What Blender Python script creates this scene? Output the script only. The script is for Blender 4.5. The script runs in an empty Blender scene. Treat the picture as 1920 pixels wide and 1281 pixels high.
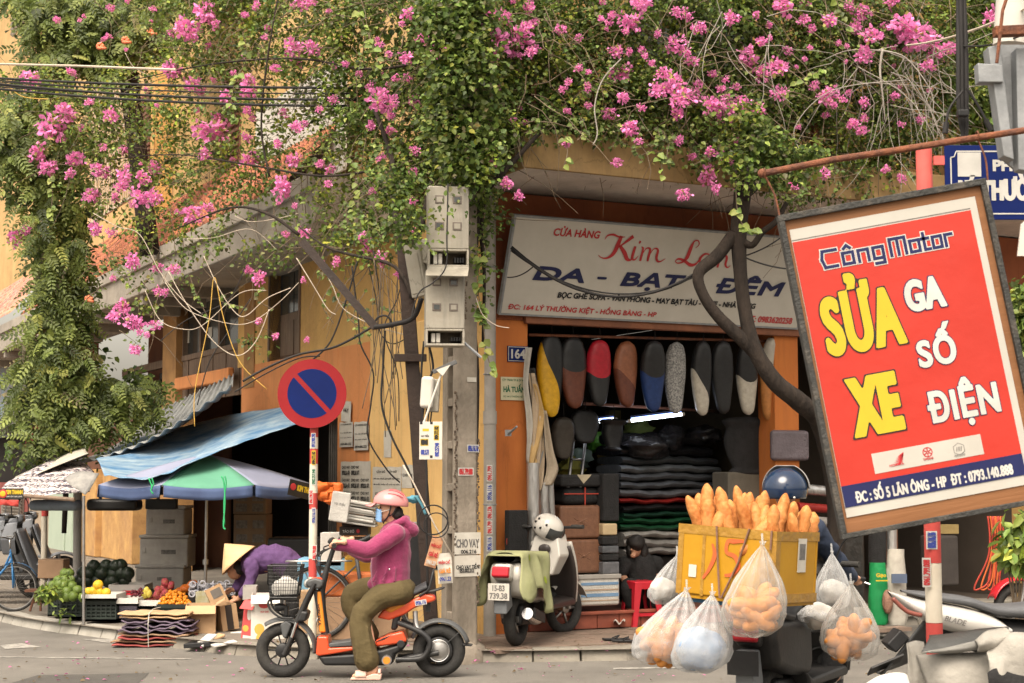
import bpy,math,random
import numpy as np
from mathutils import Matrix,Vector,Euler,noise
random.seed(7)
SC = bpy.context.scene
COL = SC.collection
R_ = math.radians
# ---------------------------------------------------------------- camera, sky, sun, exposure
FPX,CX,CY,HOR,CAMZ = 3000.0,960.0,640.5,895.0,1.55
PITCH = math.atan((HOR - CY) / FPX)
cam_d = bpy.data.cameras.new('camera'); cam = bpy.data.objects.new('camera',cam_d); COL.objects.link(cam)
cam_d.sensor_width = 36; cam_d.lens = FPX / 1920 * 36; cam_d.clip_start = .1; cam_d.clip_end = 400
cam.location = (0,0,CAMZ); cam.rotation_euler = (math.pi/2 + PITCH,0,0)
cam_d.dof.use_dof = True; cam_d.dof.focus_distance = 12.2; cam_d.dof.aperture_fstop = 8.0
SC.camera = cam
SUN_EL,SUN_AZ = 58,200      # degrees; azimuth of the sun seen from above, 180 = straight behind the camera
w = bpy.data.worlds.new('World'); SC.world = w; w.use_nodes = True
nt = w.node_tree; bg = nt.nodes['Background']
sky = nt.nodes.new('ShaderNodeTexSky'); sky.sky_type = 'NISHITA'; sky.sun_disc = False
sky.sun_elevation = R_(SUN_EL); sky.sun_rotation = R_(SUN_AZ); sky.dust_density = 6; sky.air_density = 1.5; sky.ozone_density = .5
hs = nt.nodes.new('ShaderNodeHueSaturation'); hs.inputs['Saturation'].default_value = .22
tn = nt.nodes.new('ShaderNodeMixRGB'); tn.blend_type = 'MULTIPLY'; tn.inputs[0].default_value = 1; tn.inputs[2].default_value = (1.0,.915,.80,1)
nt.links.new(sky.outputs[0],hs.inputs['Color']); nt.links.new(hs.outputs[0],tn.inputs[1]); nt.links.new(tn.outputs[0],bg.inputs[0])
bg.inputs[1].default_value = .15
sd = bpy.data.lights.new('sun','SUN'); sd.energy = 1.25; sd.angle = R_(40); sd.color = (1,.90,.76)
sun = bpy.data.objects.new('sun',sd); COL.objects.link(sun)
_e,_a = R_(SUN_EL),R_(SUN_AZ)
sun.rotation_euler = Vector((math.sin(_a)*math.cos(_e),math.cos(_a)*math.cos(_e),math.sin(_e))).to_track_quat('Z','Y').to_euler()
SC.view_settings.view_transform = 'Standard'; SC.view_settings.look = 'None'; SC.view_settings.exposure = 1.2; SC.view_settings.gamma = 1
SC.cycles.max_bounces = 8; SC.cycles.transparent_max_bounces = 24; SC.cycles.diffuse_bounces = 3; SC.cycles.caustics_reflective = False; SC.cycles.caustics_refractive = False
SC.cycles.use_denoising = True; SC.cycles.sample_clamp_indirect = 4
# ---------------------------------------------------------------- rays, planes and frames
CAMP = Vector((0,0,CAMZ)); CR = Euler((PITCH,0,0)).to_matrix()
def ray(px,py): return CR @ Vector(((px-CX)/FPX,1.0,-(py-CY)/FPX))
def P(px,py,Y):
 d = ray(px,py); return CAMP + d*(Y/d.y)
def PZ(px,py,z=0.0):
 d = ray(px,py); return CAMP + d*((z-CAMZ)/d.z)
def hit(px,py,o,n):
 d = ray(px,py); return CAMP + d*((o-CAMP).dot(n)/d.dot(n))
FA = R_(27)
dR = Vector((math.cos(FA),math.sin(FA),0)); nR = Vector((math.sin(FA),-math.cos(FA),0))   # shop front runs right and back
xL = Vector((math.sin(FA),-math.cos(FA),0)); nL = -dR                                         # side street front; x grows to the corner
COR = Vector((P(925,895,15.0).x,15.0,0))
def frame(o,x,y,z):
 return Matrix(((x[0],y[0],z[0],o[0]),(x[1],y[1],z[1],o[1]),(x[2],y[2],z[2],o[2]),(0,0,0,1)))
ZU = Vector((0,0,1))
SH = frame(COR,dR,-nR,ZU)            # shop frame: x along the shop front, y into the shop, z up
LF = frame(COR,xL,dR,ZU)             # side frame: x (negative) along the side street, y into the building
def on_sh(px,py,off=0.0):             # pixel -> (x, z) in the shop frame on the plane 'off' metres before the front
 p = hit(px,py,COR + nR*off,nR) - COR; return p.dot(dR),p.z
def on_lf(px,py,off=0.0):
 p = hit(px,py,COR + nL*off,nL) - COR; return p.dot(xL),p.z
def T(v): return Matrix.Translation(Vector(v))
def RZ(a): return Matrix.Rotation(a,4,'Z')
def RX(a): return Matrix.Rotation(a,4,'X')
def RY(a): return Matrix.Rotation(a,4,'Y')
def AT(px,py,Y,rz=0): return T(P(px,py,Y)) @ RZ(rz)
def sgn(v): return 1 if v > 0 else -1
# ---------------------------------------------------------------- materials
MATS = {}
def lin(c):
 return tuple(((x/255)/12.92 if x/255 <= .04045 else ((x/255+.055)/1.055)**2.4) for x in c)
def mat(name,c,c2=None,sc=6,rough=.75,bump=.15,bsc=None,metal=0,spec=.35,stretch=None,alpha=1,trans=0,emit=0,grime=0,gcol=(.05,.04,.03),coat=0,attr=False,transl=0,noise_detail=6,sheen=0,streak=0):
 if name in MATS: return MATS[name]
 m = bpy.data.materials.new(name); MATS[name] = m; m.use_nodes = True
 n = m.node_tree.nodes; l = m.node_tree.links; b = n['Principled BSDF']
 b.inputs['Roughness'].default_value = rough; b.inputs['Metallic'].default_value = metal
 b.inputs['Specular IOR Level'].default_value = spec
 b.inputs['Coat Weight'].default_value = coat
 if sheen: b.inputs['Sheen Weight'].default_value = sheen
 if c2 is None: c2 = tuple(x*.78 for x in c)
 tc = n.new('ShaderNodeTexCoord'); mp = n.new('ShaderNodeMapping'); l.new(tc.outputs['Object'],mp.inputs[0])
 if stretch: mp.inputs['Scale'].default_value = stretch
 nz = n.new('ShaderNodeTexNoise'); nz.inputs['Scale'].default_value = sc; nz.inputs['Detail'].default_value = noise_detail; nz.inputs['Roughness'].default_value = .62
 l.new(mp.outputs[0],nz.inputs['Vector'])
 rp = n.new('ShaderNodeValToRGB'); rp.color_ramp.elements[0].position = .34; rp.color_ramp.elements[1].position = .66
 rp.color_ramp.elements[0].color = (*c2,1); rp.color_ramp.elements[1].color = (*c,1)
 l.new(nz.outputs[0],rp.inputs[0]); col = rp.outputs[0]
 if attr:
  at = n.new('ShaderNodeAttribute'); at.attribute_name = 'Col'
  mx = n.new('ShaderNodeMixRGB'); mx.blend_type = 'MULTIPLY'; mx.inputs[0].default_value = 1
  l.new(col,mx.inputs[1]); l.new(at.outputs['Color'],mx.inputs[2]); col = mx.outputs[0]
 if grime:
  g = n.new('ShaderNodeTexNoise'); g.inputs['Scale'].default_value = sc*.35+.6; g.inputs['Detail'].default_value = 9; g.inputs['Roughness'].default_value = .7
  l.new(tc.outputs['Object'],g.inputs['Vector'])
  gr = n.new('ShaderNodeValToRGB'); gr.color_ramp.elements[0].position = .5; gr.color_ramp.elements[1].position = .78
  gr.color_ramp.elements[0].color = (0,0,0,1); gr.color_ramp.elements[1].color = (grime,)*3 + (1,)
  l.new(g.outputs[0],gr.inputs[0])
  mg = n.new('ShaderNodeMixRGB'); mg.inputs[2].default_value = (*gcol,1)
  l.new(gr.outputs[0],mg.inputs[0]); l.new(col,mg.inputs[1]); col = mg.outputs[0]
 if streak:      # rain streaks and damp running down the wall
  m2 = n.new('ShaderNodeMapping'); m2.inputs['Scale'].default_value = (2.2,2.2,.22); l.new(tc.outputs['Object'],m2.inputs[0])
  g = n.new('ShaderNodeTexNoise'); g.inputs['Scale'].default_value = 2.4; g.inputs['Detail'].default_value = 10; g.inputs['Roughness'].default_value = .72; l.new(m2.outputs[0],g.inputs['Vector'])
  gr = n.new('ShaderNodeValToRGB'); gr.color_ramp.elements[0].position = .50; gr.color_ramp.elements[1].position = .72; gr.color_ramp.elements[0].color = (0,0,0,1); gr.color_ramp.elements[1].color = (streak,)*3+(1,); l.new(g.outputs[0],gr.inputs[0])
  mg = n.new('ShaderNodeMixRGB'); mg.inputs[2].default_value = (*(x*.38+.02 for x in c),1); l.new(gr.outputs[0],mg.inputs[0]); l.new(col,mg.inputs[1]); col = mg.outputs[0]
  v = n.new('ShaderNodeTexVoronoi'); v.feature = 'DISTANCE_TO_EDGE'; v.inputs['Scale'].default_value = 1.1; wn = n.new('ShaderNodeMixRGB'); wn.inputs[0].default_value = .25; l.new(tc.outputs['Object'],wn.inputs[1]); l.new(g.outputs['Color'],wn.inputs[2]); l.new(wn.outputs[0],v.inputs['Vector'])
  cr = n.new('ShaderNodeValToRGB'); cr.color_ramp.elements[0].position = .0; cr.color_ramp.elements[1].position = .006; cr.color_ramp.elements[0].color = (streak*.8,)*3+(1,); cr.color_ramp.elements[1].color = (0,0,0,1); l.new(v.outputs[0],cr.inputs[0])
  mg = n.new('ShaderNodeMixRGB'); mg.inputs[2].default_value = (*(x*.3 for x in c),1); l.new(cr.outputs[0],mg.inputs[0]); l.new(col,mg.inputs[1]); col = mg.outputs[0]
 l.new(col,b.inputs['Base Color'])
 if bump:
  bn = n.new('ShaderNodeTexNoise'); bn.inputs['Scale'].default_value = bsc or sc*5; bn.inputs['Detail'].default_value = 6
  l.new(mp.outputs[0],bn.inputs['Vector'])
  bp = n.new('ShaderNodeBump'); bp.inputs['Strength'].default_value = bump; bp.inputs['Distance'].default_value = .02
  l.new(bn.outputs[0],bp.inputs['Height']); l.new(bp.outputs[0],b.inputs['Normal'])
 if trans: b.inputs['Transmission Weight'].default_value = trans
 if alpha < 1: b.inputs['Alpha'].default_value = alpha
 if emit: b.inputs['Emission Color'].default_value = (*c,1); b.inputs['Emission Strength'].default_value = emit
 if transl:
  out = n['Material Output']; tr = n.new('ShaderNodeBsdfTranslucent'); l.new(col,tr.inputs[0])
  ms = n.new('ShaderNodeMixShader'); ms.inputs[0].default_value = transl
  l.new(b.outputs[0],ms.inputs[1]); l.new(tr.outputs[0],ms.inputs[2]); l.new(ms.outputs[0],out.inputs[0])
 return m
def film(name,c,opac,rough=.25):      # thin plastic bag: partly see-through, white haze and gloss in its folds
 m = bpy.data.materials.new(name); MATS[name] = m; m.use_nodes = True
 n = m.node_tree.nodes; l = m.node_tree.links; b = n['Principled BSDF']; out = n['Material Output']
 b.inputs['Base Color'].default_value = (*c,1); b.inputs['Roughness'].default_value = rough
 t = n.new('ShaderNodeBsdfTransparent'); ms = n.new('ShaderNodeMixShader'); lw = n.new('ShaderNodeLayerWeight'); lw.inputs[0].default_value = .35
 tc = n.new('ShaderNodeTexCoord'); nz = n.new('ShaderNodeTexNoise'); nz.inputs['Scale'].default_value = 14; nz.inputs['Detail'].default_value = 5
 l.new(tc.outputs['Object'],nz.inputs['Vector'])
 mr = n.new('ShaderNodeMapRange'); mr.inputs[1].default_value = .3; mr.inputs[2].default_value = .75; mr.inputs[3].default_value = opac*.55; mr.inputs[4].default_value = min(1,opac*1.35)
 l.new(nz.outputs[0],mr.inputs[0])
 ad = n.new('ShaderNodeMath'); ad.operation = 'MULTIPLY_ADD'; ad.inputs[1].default_value = .55; ad.use_clamp = True
 l.new(lw.outputs['Facing'],ad.inputs[0]); l.new(mr.outputs[0],ad.inputs[2]); l.new(ad.outputs[0],ms.inputs[0])
 l.new(t.outputs[0],ms.inputs[1]); l.new(b.outputs[0],ms.inputs[2]); l.new(ms.outputs[0],out.inputs[0])
 bp = n.new('ShaderNodeBump'); bp.inputs['Strength'].default_value = .35; bp.inputs['Distance'].default_value = .02
 l.new(nz.outputs[0],bp.inputs['Height']); l.new(bp.outputs[0],b.inputs['Normal'])
 return m
# ---------------------------------------------------------------- mesh collector
WM = {}     # object -> world matrix we gave it
class G:
 def __init__(s,M=None): s.v = []; s.f = []; s.m = []; s.M = M or Matrix.Identity(4); s.mi = 0; s.uvf = None
 def add(s,vs,fs,M=None):
  k = len(s.v); MM = s.M @ M if M is not None else s.M
  s.v += [MM @ Vector(a) for a in vs]; s.f += [tuple(i+k for i in f) for f in fs]; s.m += [s.mi]*len(fs); return s
 def mt(s,i): s.mi = i; return s
 def box(s,c,d,M=None,r=None):
  hx,hy,hz = d[0]/2,d[1]/2,d[2]/2
  vs = [Vector((x*hx,y*hy,z*hz)) for z in (-1,1) for y in (-1,1) for x in (-1,1)]
  if r is not None: vs = [r @ a for a in vs]
  vs = [a + Vector(c) for a in vs]
  return s.add(vs,[(0,2,3,1),(4,5,7,6),(0,1,5,4),(2,6,7,3),(0,4,6,2),(1,3,7,5)],M)
 def bx(s,x0,x1,y0,y1,z0,z1,M=None): return s.box(((x0+x1)/2,(y0+y1)/2,(z0+z1)/2),(abs(x1-x0),abs(y1-y0),abs(z1-z0)),M)
 def tube(s,pts,r,n=8,cap=True,M=None,flat=1.0):
  pts = [Vector(p) for p in pts]; rr = r if isinstance(r,(list,tuple)) else [r]*len(pts)
  vs = []; fs = []; up = None
  for i,p in enumerate(pts):
   t = (pts[min(i+1,len(pts)-1)] - pts[max(i-1,0)])
   if t.length < 1e-9: t = Vector((0,0,1))
   t.normalize()
   if up is None:
    up = Vector((0,0,1)) if abs(t.z) < .9 else Vector((0,1,0))
   a = t.cross(up);
   if a.length < 1e-6: a = t.cross(Vector((1,0,0)))
   a.normalize(); b = a.cross(t).normalized(); up = b
   for k in range(n):
    q = 2*math.pi*k/n
    vs.append(p + a*math.cos(q)*rr[i] + b*math.sin(q)*rr[i]*flat)
  for i in range(len(pts)-1):
   for k in range(n):
    fs.append((i*n+k,i*n+(k+1) % n,(i+1)*n+(k+1) % n,(i+1)*n+k))
  if cap: fs.append(tuple(range(n-1,-1,-1))); fs.append(tuple((len(pts)-1)*n+k for k in range(n)))
  return s.add(vs,fs,M)
 def cyl(s,p0,p1,r0,r1=None,n=16,M=None): return s.tube([p0,p1],[r0,r0 if r1 is None else r1],n,True,M)
 def lathe(s,prof,n=24,M=None,cap=False,sx=1,sy=1,wob=None):
  vs = []; fs = []
  for i,(r,z) in enumerate(prof):
   for k in range(n):
    q = 2*math.pi*k/n; rr = r*(wob(q,z) if wob else 1)
    vs.append((rr*math.cos(q)*sx,rr*math.sin(q)*sy,z))
  for i in range(len(prof)-1):
   for k in range(n): fs.append((i*n+k,i*n+(k+1) % n,(i+1)*n+(k+1) % n,(i+1)*n+k))
  if cap: fs.append(tuple(range(n-1,-1,-1))); fs.append(tuple((len(prof)-1)*n+k for k in range(n)))
  return s.add(vs,fs,M)
 def ell(s,c,r,n=16,m=10,M=None,rot=None,wob=0,seed=0):
  r = (r,r,r) if not hasattr(r,'__len__') else r
  vs = []; fs = []
  for i in range(m+1):
   th = math.pi*i/m
   for k in range(n):
    q = 2*math.pi*k/n; d = Vector((math.sin(th)*math.cos(q),math.sin(th)*math.sin(q),math.cos(th)))
    k2 = 1 + (wob*noise.noise(d*1.7 + Vector((seed*3.1,seed,0))) if wob else 0)
    a = Vector((d.x*r[0],d.y*r[1],d.z*r[2]))*k2
    if rot is not None: a = rot @ a
    vs.append(a + Vector(c))
  for i in range(m):
   for k in range(n): fs.append(((i+1)*n+k,(i+1)*n+(k+1) % n,i*n+(k+1) % n,i*n+k))
  return s.add(vs,fs,M)
 def torus(s,c,R,r,axis='y',n=36,m=10,M=None,flat=1.0):
  pts = []
  vs = []; fs = []
  for i in range(n):
   a = 2*math.pi*i/n
   for k in range(m):
    b = 2*math.pi*k/m; q = R + r*math.cos(b); h = r*math.sin(b)*flat
    u,v_ = q*math.cos(a),q*math.sin(a)
    vs.append(Vector(c) + (Vector((u,h,v_)) if axis == 'y' else Vector((u,v_,h)) if axis == 'z' else Vector((h,u,v_))))
  for i in range(n):
   for k in range(m): fs.append((i*m+k,i*m+(k+1) % m,((i+1) % n)*m+(k+1) % m,((i+1) % n)*m+k))
  return s.add(vs,fs,M)
 def prism(s,poly,y0,y1,M=None):       # polygon in x,z extruded along y
  n = len(poly)
  vs = [(x,y0,z) for x,z in poly] + [(x,y1,z) for x,z in poly]
  return s.add(vs,[tuple(range(n)),tuple(range(2*n-1,n-1,-1))] + [(i,i+n,(i+1) % n+n,(i+1) % n) for i in range(n)],M)
 def grid(s,fn,nu,nv,M=None):
  vs = [fn(i/nu,j/nv) for j in range(nv+1) for i in range(nu+1)]
  fs = [(j*(nu+1)+i,j*(nu+1)+i+1,(j+1)*(nu+1)+i+1,(j+1)*(nu+1)+i) for j in range(nv) for i in range(nu)]
  return s.add(vs,fs,M)
 def build(s,name,mats,parent=None,smooth=None,bevel=0,bseg=2,solid=0,subd=0,remesh=0,smoothit=0,disp=None):
  return mesh_ob(name,s.v,s.f,s.m,mats,parent,smooth,bevel,bseg,solid,subd,remesh,smoothit,disp)
def link(name,data,parent=None,M=None):
 o = bpy.data.objects.new(name,data); COL.objects.link(o)
 if parent is not None: o.parent = parent; WM[o] = WM[parent]
 else: WM[o] = Matrix.Identity(4)
 return o
def mesh_ob(name,v,f,mi,mats,parent=None,smooth=None,bevel=0,bseg=2,solid=0,subd=0,remesh=0,smoothit=0,disp=None):
 if not isinstance(mats,(list,tuple)): mats = [mats]
 me = bpy.data.meshes.new(name)
 if parent is not None:
  W = WM[parent]
  if isinstance(v,np.ndarray): raise ValueError
  Wi = W.inverted(); v = [Wi @ a for a in v]
  o = bpy.data.objects.new(name,me); o.parent = parent; WM[o] = W
 else:
  # a one-mesh thing gets its origin at its base centre
  xs = [a.x for a in v]; ys = [a.y for a in v]; zs = [a.z for a in v]
  c = Vector(((min(xs)+max(xs))/2,(min(ys)+max(ys))/2,min(zs)))
  v = [a - c for a in v]; o = bpy.data.objects.new(name,me); o.location = c; WM[o] = Matrix.Translation(c)
 me.from_pydata([tuple(a) for a in v],[],f)
 for m in mats: me.materials.append(m)
 if len(mats) > 1: me.polygons.foreach_set('material_index',mi)
 COL.objects.link(o)
 if smooth is not None:
  me.polygons.foreach_set('use_smooth',[True]*len(f))
  if smooth > 0 and not remesh: me.set_sharp_from_angle(angle=R_(smooth))
 if remesh:
  r = o.modifiers.new('remesh','REMESH'); r.mode = 'VOXEL'; r.voxel_size = remesh; r.use_smooth_shade = True
 if smoothit:
  r = o.modifiers.new('smooth','SMOOTH'); r.iterations = smoothit; r.factor = .5
 if disp:
  tx = bpy.data.textures.new(name,'CLOUDS'); tx.noise_scale = disp[1]; tx.noise_depth = 2
  r = o.modifiers.new('folds','DISPLACE'); r.texture = tx; r.strength = disp[0]; r.mid_level = .5; r.texture_coords = 'LOCAL'
 if bevel:
  r = o.modifiers.new('bevel','BEVEL'); r.width = bevel; r.segments = bseg; r.limit_method = 'ANGLE'; r.angle_limit = R_(40)
  if smooth is None: me.polygons.foreach_set('use_smooth',[True]*len(f)); r.harden_normals = True
 if subd:
  r = o.modifiers.new('subd','SUBSURF'); r.levels = subd; r.render_levels = subd
  me.polygons.foreach_set('use_smooth',[True]*len(f))
 if solid:
  r = o.modifiers.new('solid','SOLIDIFY'); r.thickness = solid; r.offset = 0
 me.update()
 return o
def tag(o,label=None,cat=None,group=None,kind=None):
 if label: o['label'] = label
 if cat: o['category'] = cat
 if group: o['group'] = group
 if kind: o['kind'] = kind
 return o
def thing(name,M,label,cat,group=None):
 o = bpy.data.objects.new(name,None); COL.objects.link(o); o.matrix_world = M; WM[o] = M.copy(); o.empty_display_size = .1
 return tag(o,label,cat,group)
def copy_tree(root,M,label=None,group=None,name=None):
 r = root.copy(); COL.objects.link(r); r.matrix_world = M; WM[r] = M.copy()
 if label: r['label'] = label
 if group: r['group'] = group
 def rec(src,dst):
  for ch in [c for c in CH.get(src,[])]:
   c = ch.copy(); COL.objects.link(c); c.parent = dst; WM[c] = WM[dst]; CH.setdefault(dst,[]).append(c); rec(ch,c)
 build_children(); rec(root,r); return r
CH = {}
def build_children():
 CH.clear()
 for o in COL.objects:
  if o.parent is not None: CH.setdefault(o.parent,[]).append(o)
def one(g,name,mats,label,cat,group=None,**k):
 return tag(g.build(name,mats,None,**k),label,cat,group)
def sag(a,b,d,n=14):
 a = Vector(a); b = Vector(b)
 return [a.lerp(b,i/n) - Vector((0,0,4*d*(i/n)*(1-i/n))) for i in range(n+1)]
def smooth_path(pts,k=6):
 pts = [Vector(p) for p in pts]; out = []
 for i in range(len(pts)-1):
  p0 = pts[max(i-1,0)]; p1 = pts[i]; p2 = pts[i+1]; p3 = pts[min(i+2,len(pts)-1)]
  for j in range(k):
   t = j/k
   out.append(.5*((2*p1) + (p2-p0)*t + (2*p0-5*p1+4*p2-p3)*t*t + (3*p1-p0-3*p2+p3)*t*t*t))
 out.append(pts[-1]); return out
def ls(a,n):       # interpolate a short list of radii to n values
 return [float(x) for x in np.interp(np.linspace(0,len(a)-1,n),range(len(a)),a)]
# ---------------------------------------------------------------- lettering
_TC = {}; _CT = {}
def contours(s,shear,sp):
 key = (s,shear,sp)
 if key in _CT: return _CT[key]
 cu = bpy.data.curves.new('lettering','FONT'); cu.body = s; cu.size = 1; cu.space_character = sp; cu.shear = shear
 o = bpy.data.objects.new('lettering',cu); COL.objects.link(o)
 dg = bpy.context.evaluated_depsgraph_get(); c2 = o.evaluated_get(dg).to_curve(dg,apply_modifiers=False)
 out = []
 for spl in c2.splines:
  pts = []; bp_ = spl.bezier_points; n = len(bp_)
  for i in range(n):
   a,b = bp_[i],bp_[(i+1) % n]; p0,p1,p2,p3 = (np.array(q[:2]) for q in (a.co,a.handle_right,b.handle_left,b.co))
   straight = np.linalg.norm(np.cross(p1-p0,p3-p0)) < 1e-4 and np.linalg.norm(np.cross(p2-p0,p3-p0)) < 1e-4
   k = 1 if straight else 5
   for j in range(k):
    t = j/k; pts.append((1-t)**3*p0+3*(1-t)**2*t*p1+3*(1-t)*t*t*p2+t**3*p3)
  if len(pts) > 2: out.append(np.array(pts))
 o.to_curve_clear() if hasattr(o,'to_curve_clear') else None
 COL.objects.unlink(o); bpy.data.objects.remove(o)
 _CT[key] = out; return out
def sdf_mesh(cs,off,res):
 """dilate outlines by 'off' through a distance field and fill them (nonzero winding, overlaps merge)"""
 A = np.concatenate(cs); B = np.concatenate([np.roll(c,-1,axis=0) for c in cs])
 lo = A.min(0)-off-.02; hi = A.max(0)+off+.02; st = 1/res; nx = int((hi[0]-lo[0])/st)+2; ny = int((hi[1]-lo[1])/st)+2
 X,Y = np.meshgrid(lo[0]+np.arange(nx)*st,lo[1]+np.arange(ny)*st); Pt = np.stack([X.ravel(),Y.ravel()],1)
 D = B-A; L2 = (D**2).sum(1)+1e-12
 t = np.clip(((Pt[:,None]-A[None])*D[None]).sum(2)/L2,0,1); q = Pt[:,None]-(A[None]+t[...,None]*D[None]); d2 = (q**2).sum(2); am = d2.argmin(1); dist = np.sqrt(d2[np.arange(len(Pt)),am])
 idx0 = []; base_ = 0      # square (mitred) corners where the outline turns sharply
 for c in cs: n_ = len(c); idx0 += [base_+(i-1) % n_ for i in range(n_)]; base_ += n_
 nxt = []; base_ = 0
 for c in cs: n_ = len(c); nxt += [base_+(i+1) % n_ for i in range(n_)]; base_ += n_
 idx0 = np.array(idx0); nxt = np.array(nxt); U_ = D/np.sqrt(L2)[:,None]
 tt = t[np.arange(len(Pt)),am]; other = np.where(tt <= 0,idx0[am],np.where(tt >= 1,nxt[am],am)); cosn = (U_[am]*U_[other]).sum(1)
 w_ = Pt-A[other]; dl = np.abs(U_[other][:,0]*w_[:,1]-U_[other][:,1]*w_[:,0]); w1 = Pt-A[am]; dl1 = np.abs(U_[am][:,0]*w1[:,1]-U_[am][:,1]*w1[:,0])
 dist = np.where((other != am) & (cosn < .75) & (cosn > -.8),np.maximum(np.maximum(dl,dl1),dist*.62),dist)
 py = Pt[:,1][:,None]; up = (A[:,1] <= py) & (B[:,1] > py); dn = (A[:,1] > py) & (B[:,1] <= py)
 cr = D[:,0]*(py-A[:,1])-(Pt[:,0][:,None]-A[:,0])*D[:,1]
 wn = (up & (cr > 0)).sum(1)-(dn & (cr < 0)).sum(1); wn2 = (up & (cr < 0)).sum(1)-(dn & (cr > 0)).sum(1)
 ins = (wn != 0)
 f = np.where(ins,dist,-dist)+off; F = f.reshape(ny,nx); vs = []; fs = []; vid = {}
 def V(x,y):
  k = (round(x,5),round(y,5))
  if k not in vid: vid[k] = len(vs); vs.append((x,y,0))
  return vid[k]
 I = F > 0
 for j in range(ny-1):
  i = 0; y0 = lo[1]+j*st
  while i < nx-1:
   c = (I[j,i],I[j,i+1],I[j+1,i+1],I[j+1,i])
   if not any(c): i += 1; continue
   x0 = lo[0]+i*st
   if all(c):
    e = i+1
    while e < nx-1 and I[j,e+1] and I[j+1,e+1]: e += 1
    x1 = lo[0]+e*st; fs.append((V(x0,y0),V(x1,y0),V(x1,y0+st),V(x0,y0+st))); i = e; continue
   P4 = [(x0,y0,F[j,i]),(x0+st,y0,F[j,i+1]),(x0+st,y0+st,F[j+1,i+1]),(x0,y0+st,F[j+1,i])]; poly = []
   for a_ in range(4):
    p,r = P4[a_],P4[(a_+1) % 4]
    if p[2] > 0: poly.append(V(p[0],p[1]))
    if (p[2] > 0) != (r[2] > 0):
     t_ = p[2]/(p[2]-r[2]); poly.append(V(p[0]+(r[0]-p[0])*t_,p[1]+(r[1]-p[1])*t_))
   pp_ = [p for a_,p in enumerate(poly) if p != poly[a_-1]]
   if len(pp_) > 2: fs.append(tuple(pp_))
   i += 1
 return vs,fs
TEXT_RES = 30
def glyphs(s,xs,off,shear=0.0,sp=1.0,res=None):
 res = res or TEXT_RES
 key = (s,round(xs,3),round(off,4),shear,sp,res)
 if key in _TC: return _TC[key]
 cs = [c*np.array([xs,1]) for c in contours(s,shear,sp)]
 if not cs: _TC[key] = ([(0,0,0),(1,0,0),(0,1,0)],[(0,1,2)]); return _TC[key]
 # chop into columns of touching contours so each field stays small
 cs.sort(key=lambda c: c[:,0].min()); groups = []
 for c in cs:
  if groups and c[:,0].min() <= groups[-1][1]: groups[-1][0].append(c); groups[-1][1] = max(groups[-1][1],c[:,0].max())
  else: groups.append([[c],c[:,0].max()])
 # letters that touch after dilation are fused in one field
 fused = []
 for gcs,mx in groups:
  mn = min(c[:,0].min() for c in gcs)
  if fused and mn-fused[-1][1] < 2*off+.01: fused[-1][0].extend(gcs); fused[-1][1] = mx
  else: fused.append([list(gcs),mx])
 vs = []; fs = []
 for gcs,_ in fused:
  v,f = sdf_mesh(gcs,off,res); k = len(vs); vs += v; fs += [tuple(a+k for a in q) for q in f]
 _TC[key] = (vs,fs); return _TC[key]
def text_box(s,M,x,z,w,h,m,parent,name='lettering',bold=.03,shear=0.0,out=None,outw=.03,dy=-.002,rot=0,label=None,sp=1.0):
 """fit the string into the box (x, z, w, h) of the x/z plane of frame M; 'out' adds an outline material behind"""
 cs = contours(s,shear,sp)
 if not cs: return []
 al = np.concatenate(cs); bw = np.ptp(al[:,0]); bh = np.ptp(al[:,1]); rs = 16 if h < .03 else 24 if h < .07 else 44
 xs = (w/h)/(bw/bh)
 obs = []
 for k,(mm,of) in enumerate([(m,bold)] + ([(out,bold+outw)] if out else [])):
  vs,fs = glyphs(s,xs,of,shear,sp,rs)
  x0 = al[:,0].min()*xs-bold; x1 = al[:,0].max()*xs+bold; y0 = al[:,1].min()-bold; y1 = al[:,1].max()+bold
  kx = w/(x1-x0); kz = h/(y1-y0)
  c,s_ = math.cos(rot),math.sin(rot)
  g = G(M)
  g.add([(x + (v[0]-x0)*kx*c - (v[1]-y0)*kz*s_,dy*(2-k) if out else dy,z + (v[0]-x0)*kx*s_ + (v[1]-y0)*kz*c) for v in vs],fs)
  o = g.build(name,mm,parent)
  if label: o['label'] = label
  obs.append(o)
 return obs
def text_px(s,o,xd,zd,bl,br,hpx,m,parent,bold=.03,shear=0,out=None,outw=.03,dy=-.003,name='lettering',label=None,sp=1.0):
 """lettering on the plane through o spanned by xd, zd: bl/br are the pixels of its lower left and right ends, hpx its height in pixels"""
 n = xd.cross(zd).normalized()
 if n.y > 0: pass
 a = hit(*bl,o,n); b = hit(*br,o,n)
 x = (b-a).normalized(); z = (zd - x*zd.dot(x)).normalized(); y = z.cross(x)
 M = frame(a,x,y,z)
 return text_box(s,M,0,0,(b-a).length,hpx*a.y/FPX,m,parent,name,bold,shear,out,outw,dy,0,label,sp)
def ribbon(pts,wd,M,m,parent,name='stroke'):      # brush stroke in the x/z plane of M
 pts = [Vector((p[0],0,p[1])) for p in pts]; pts = smooth_path(pts,5); ww = ls(wd,len(pts)); vs = []; fs = []
 for i,p in enumerate(pts):
  t = (pts[min(i+1,len(pts)-1)]-pts[max(i-1,0)]).normalized(); nn = Vector((-t.z,0,t.x))
  vs += [p+nn*ww[i]/2,p-nn*ww[i]/2]
 for i in range(len(pts)-1): fs.append((2*i,2*i+1,2*i+3,2*i+2))
 g = G(M); g.add(vs,fs); return g
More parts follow.
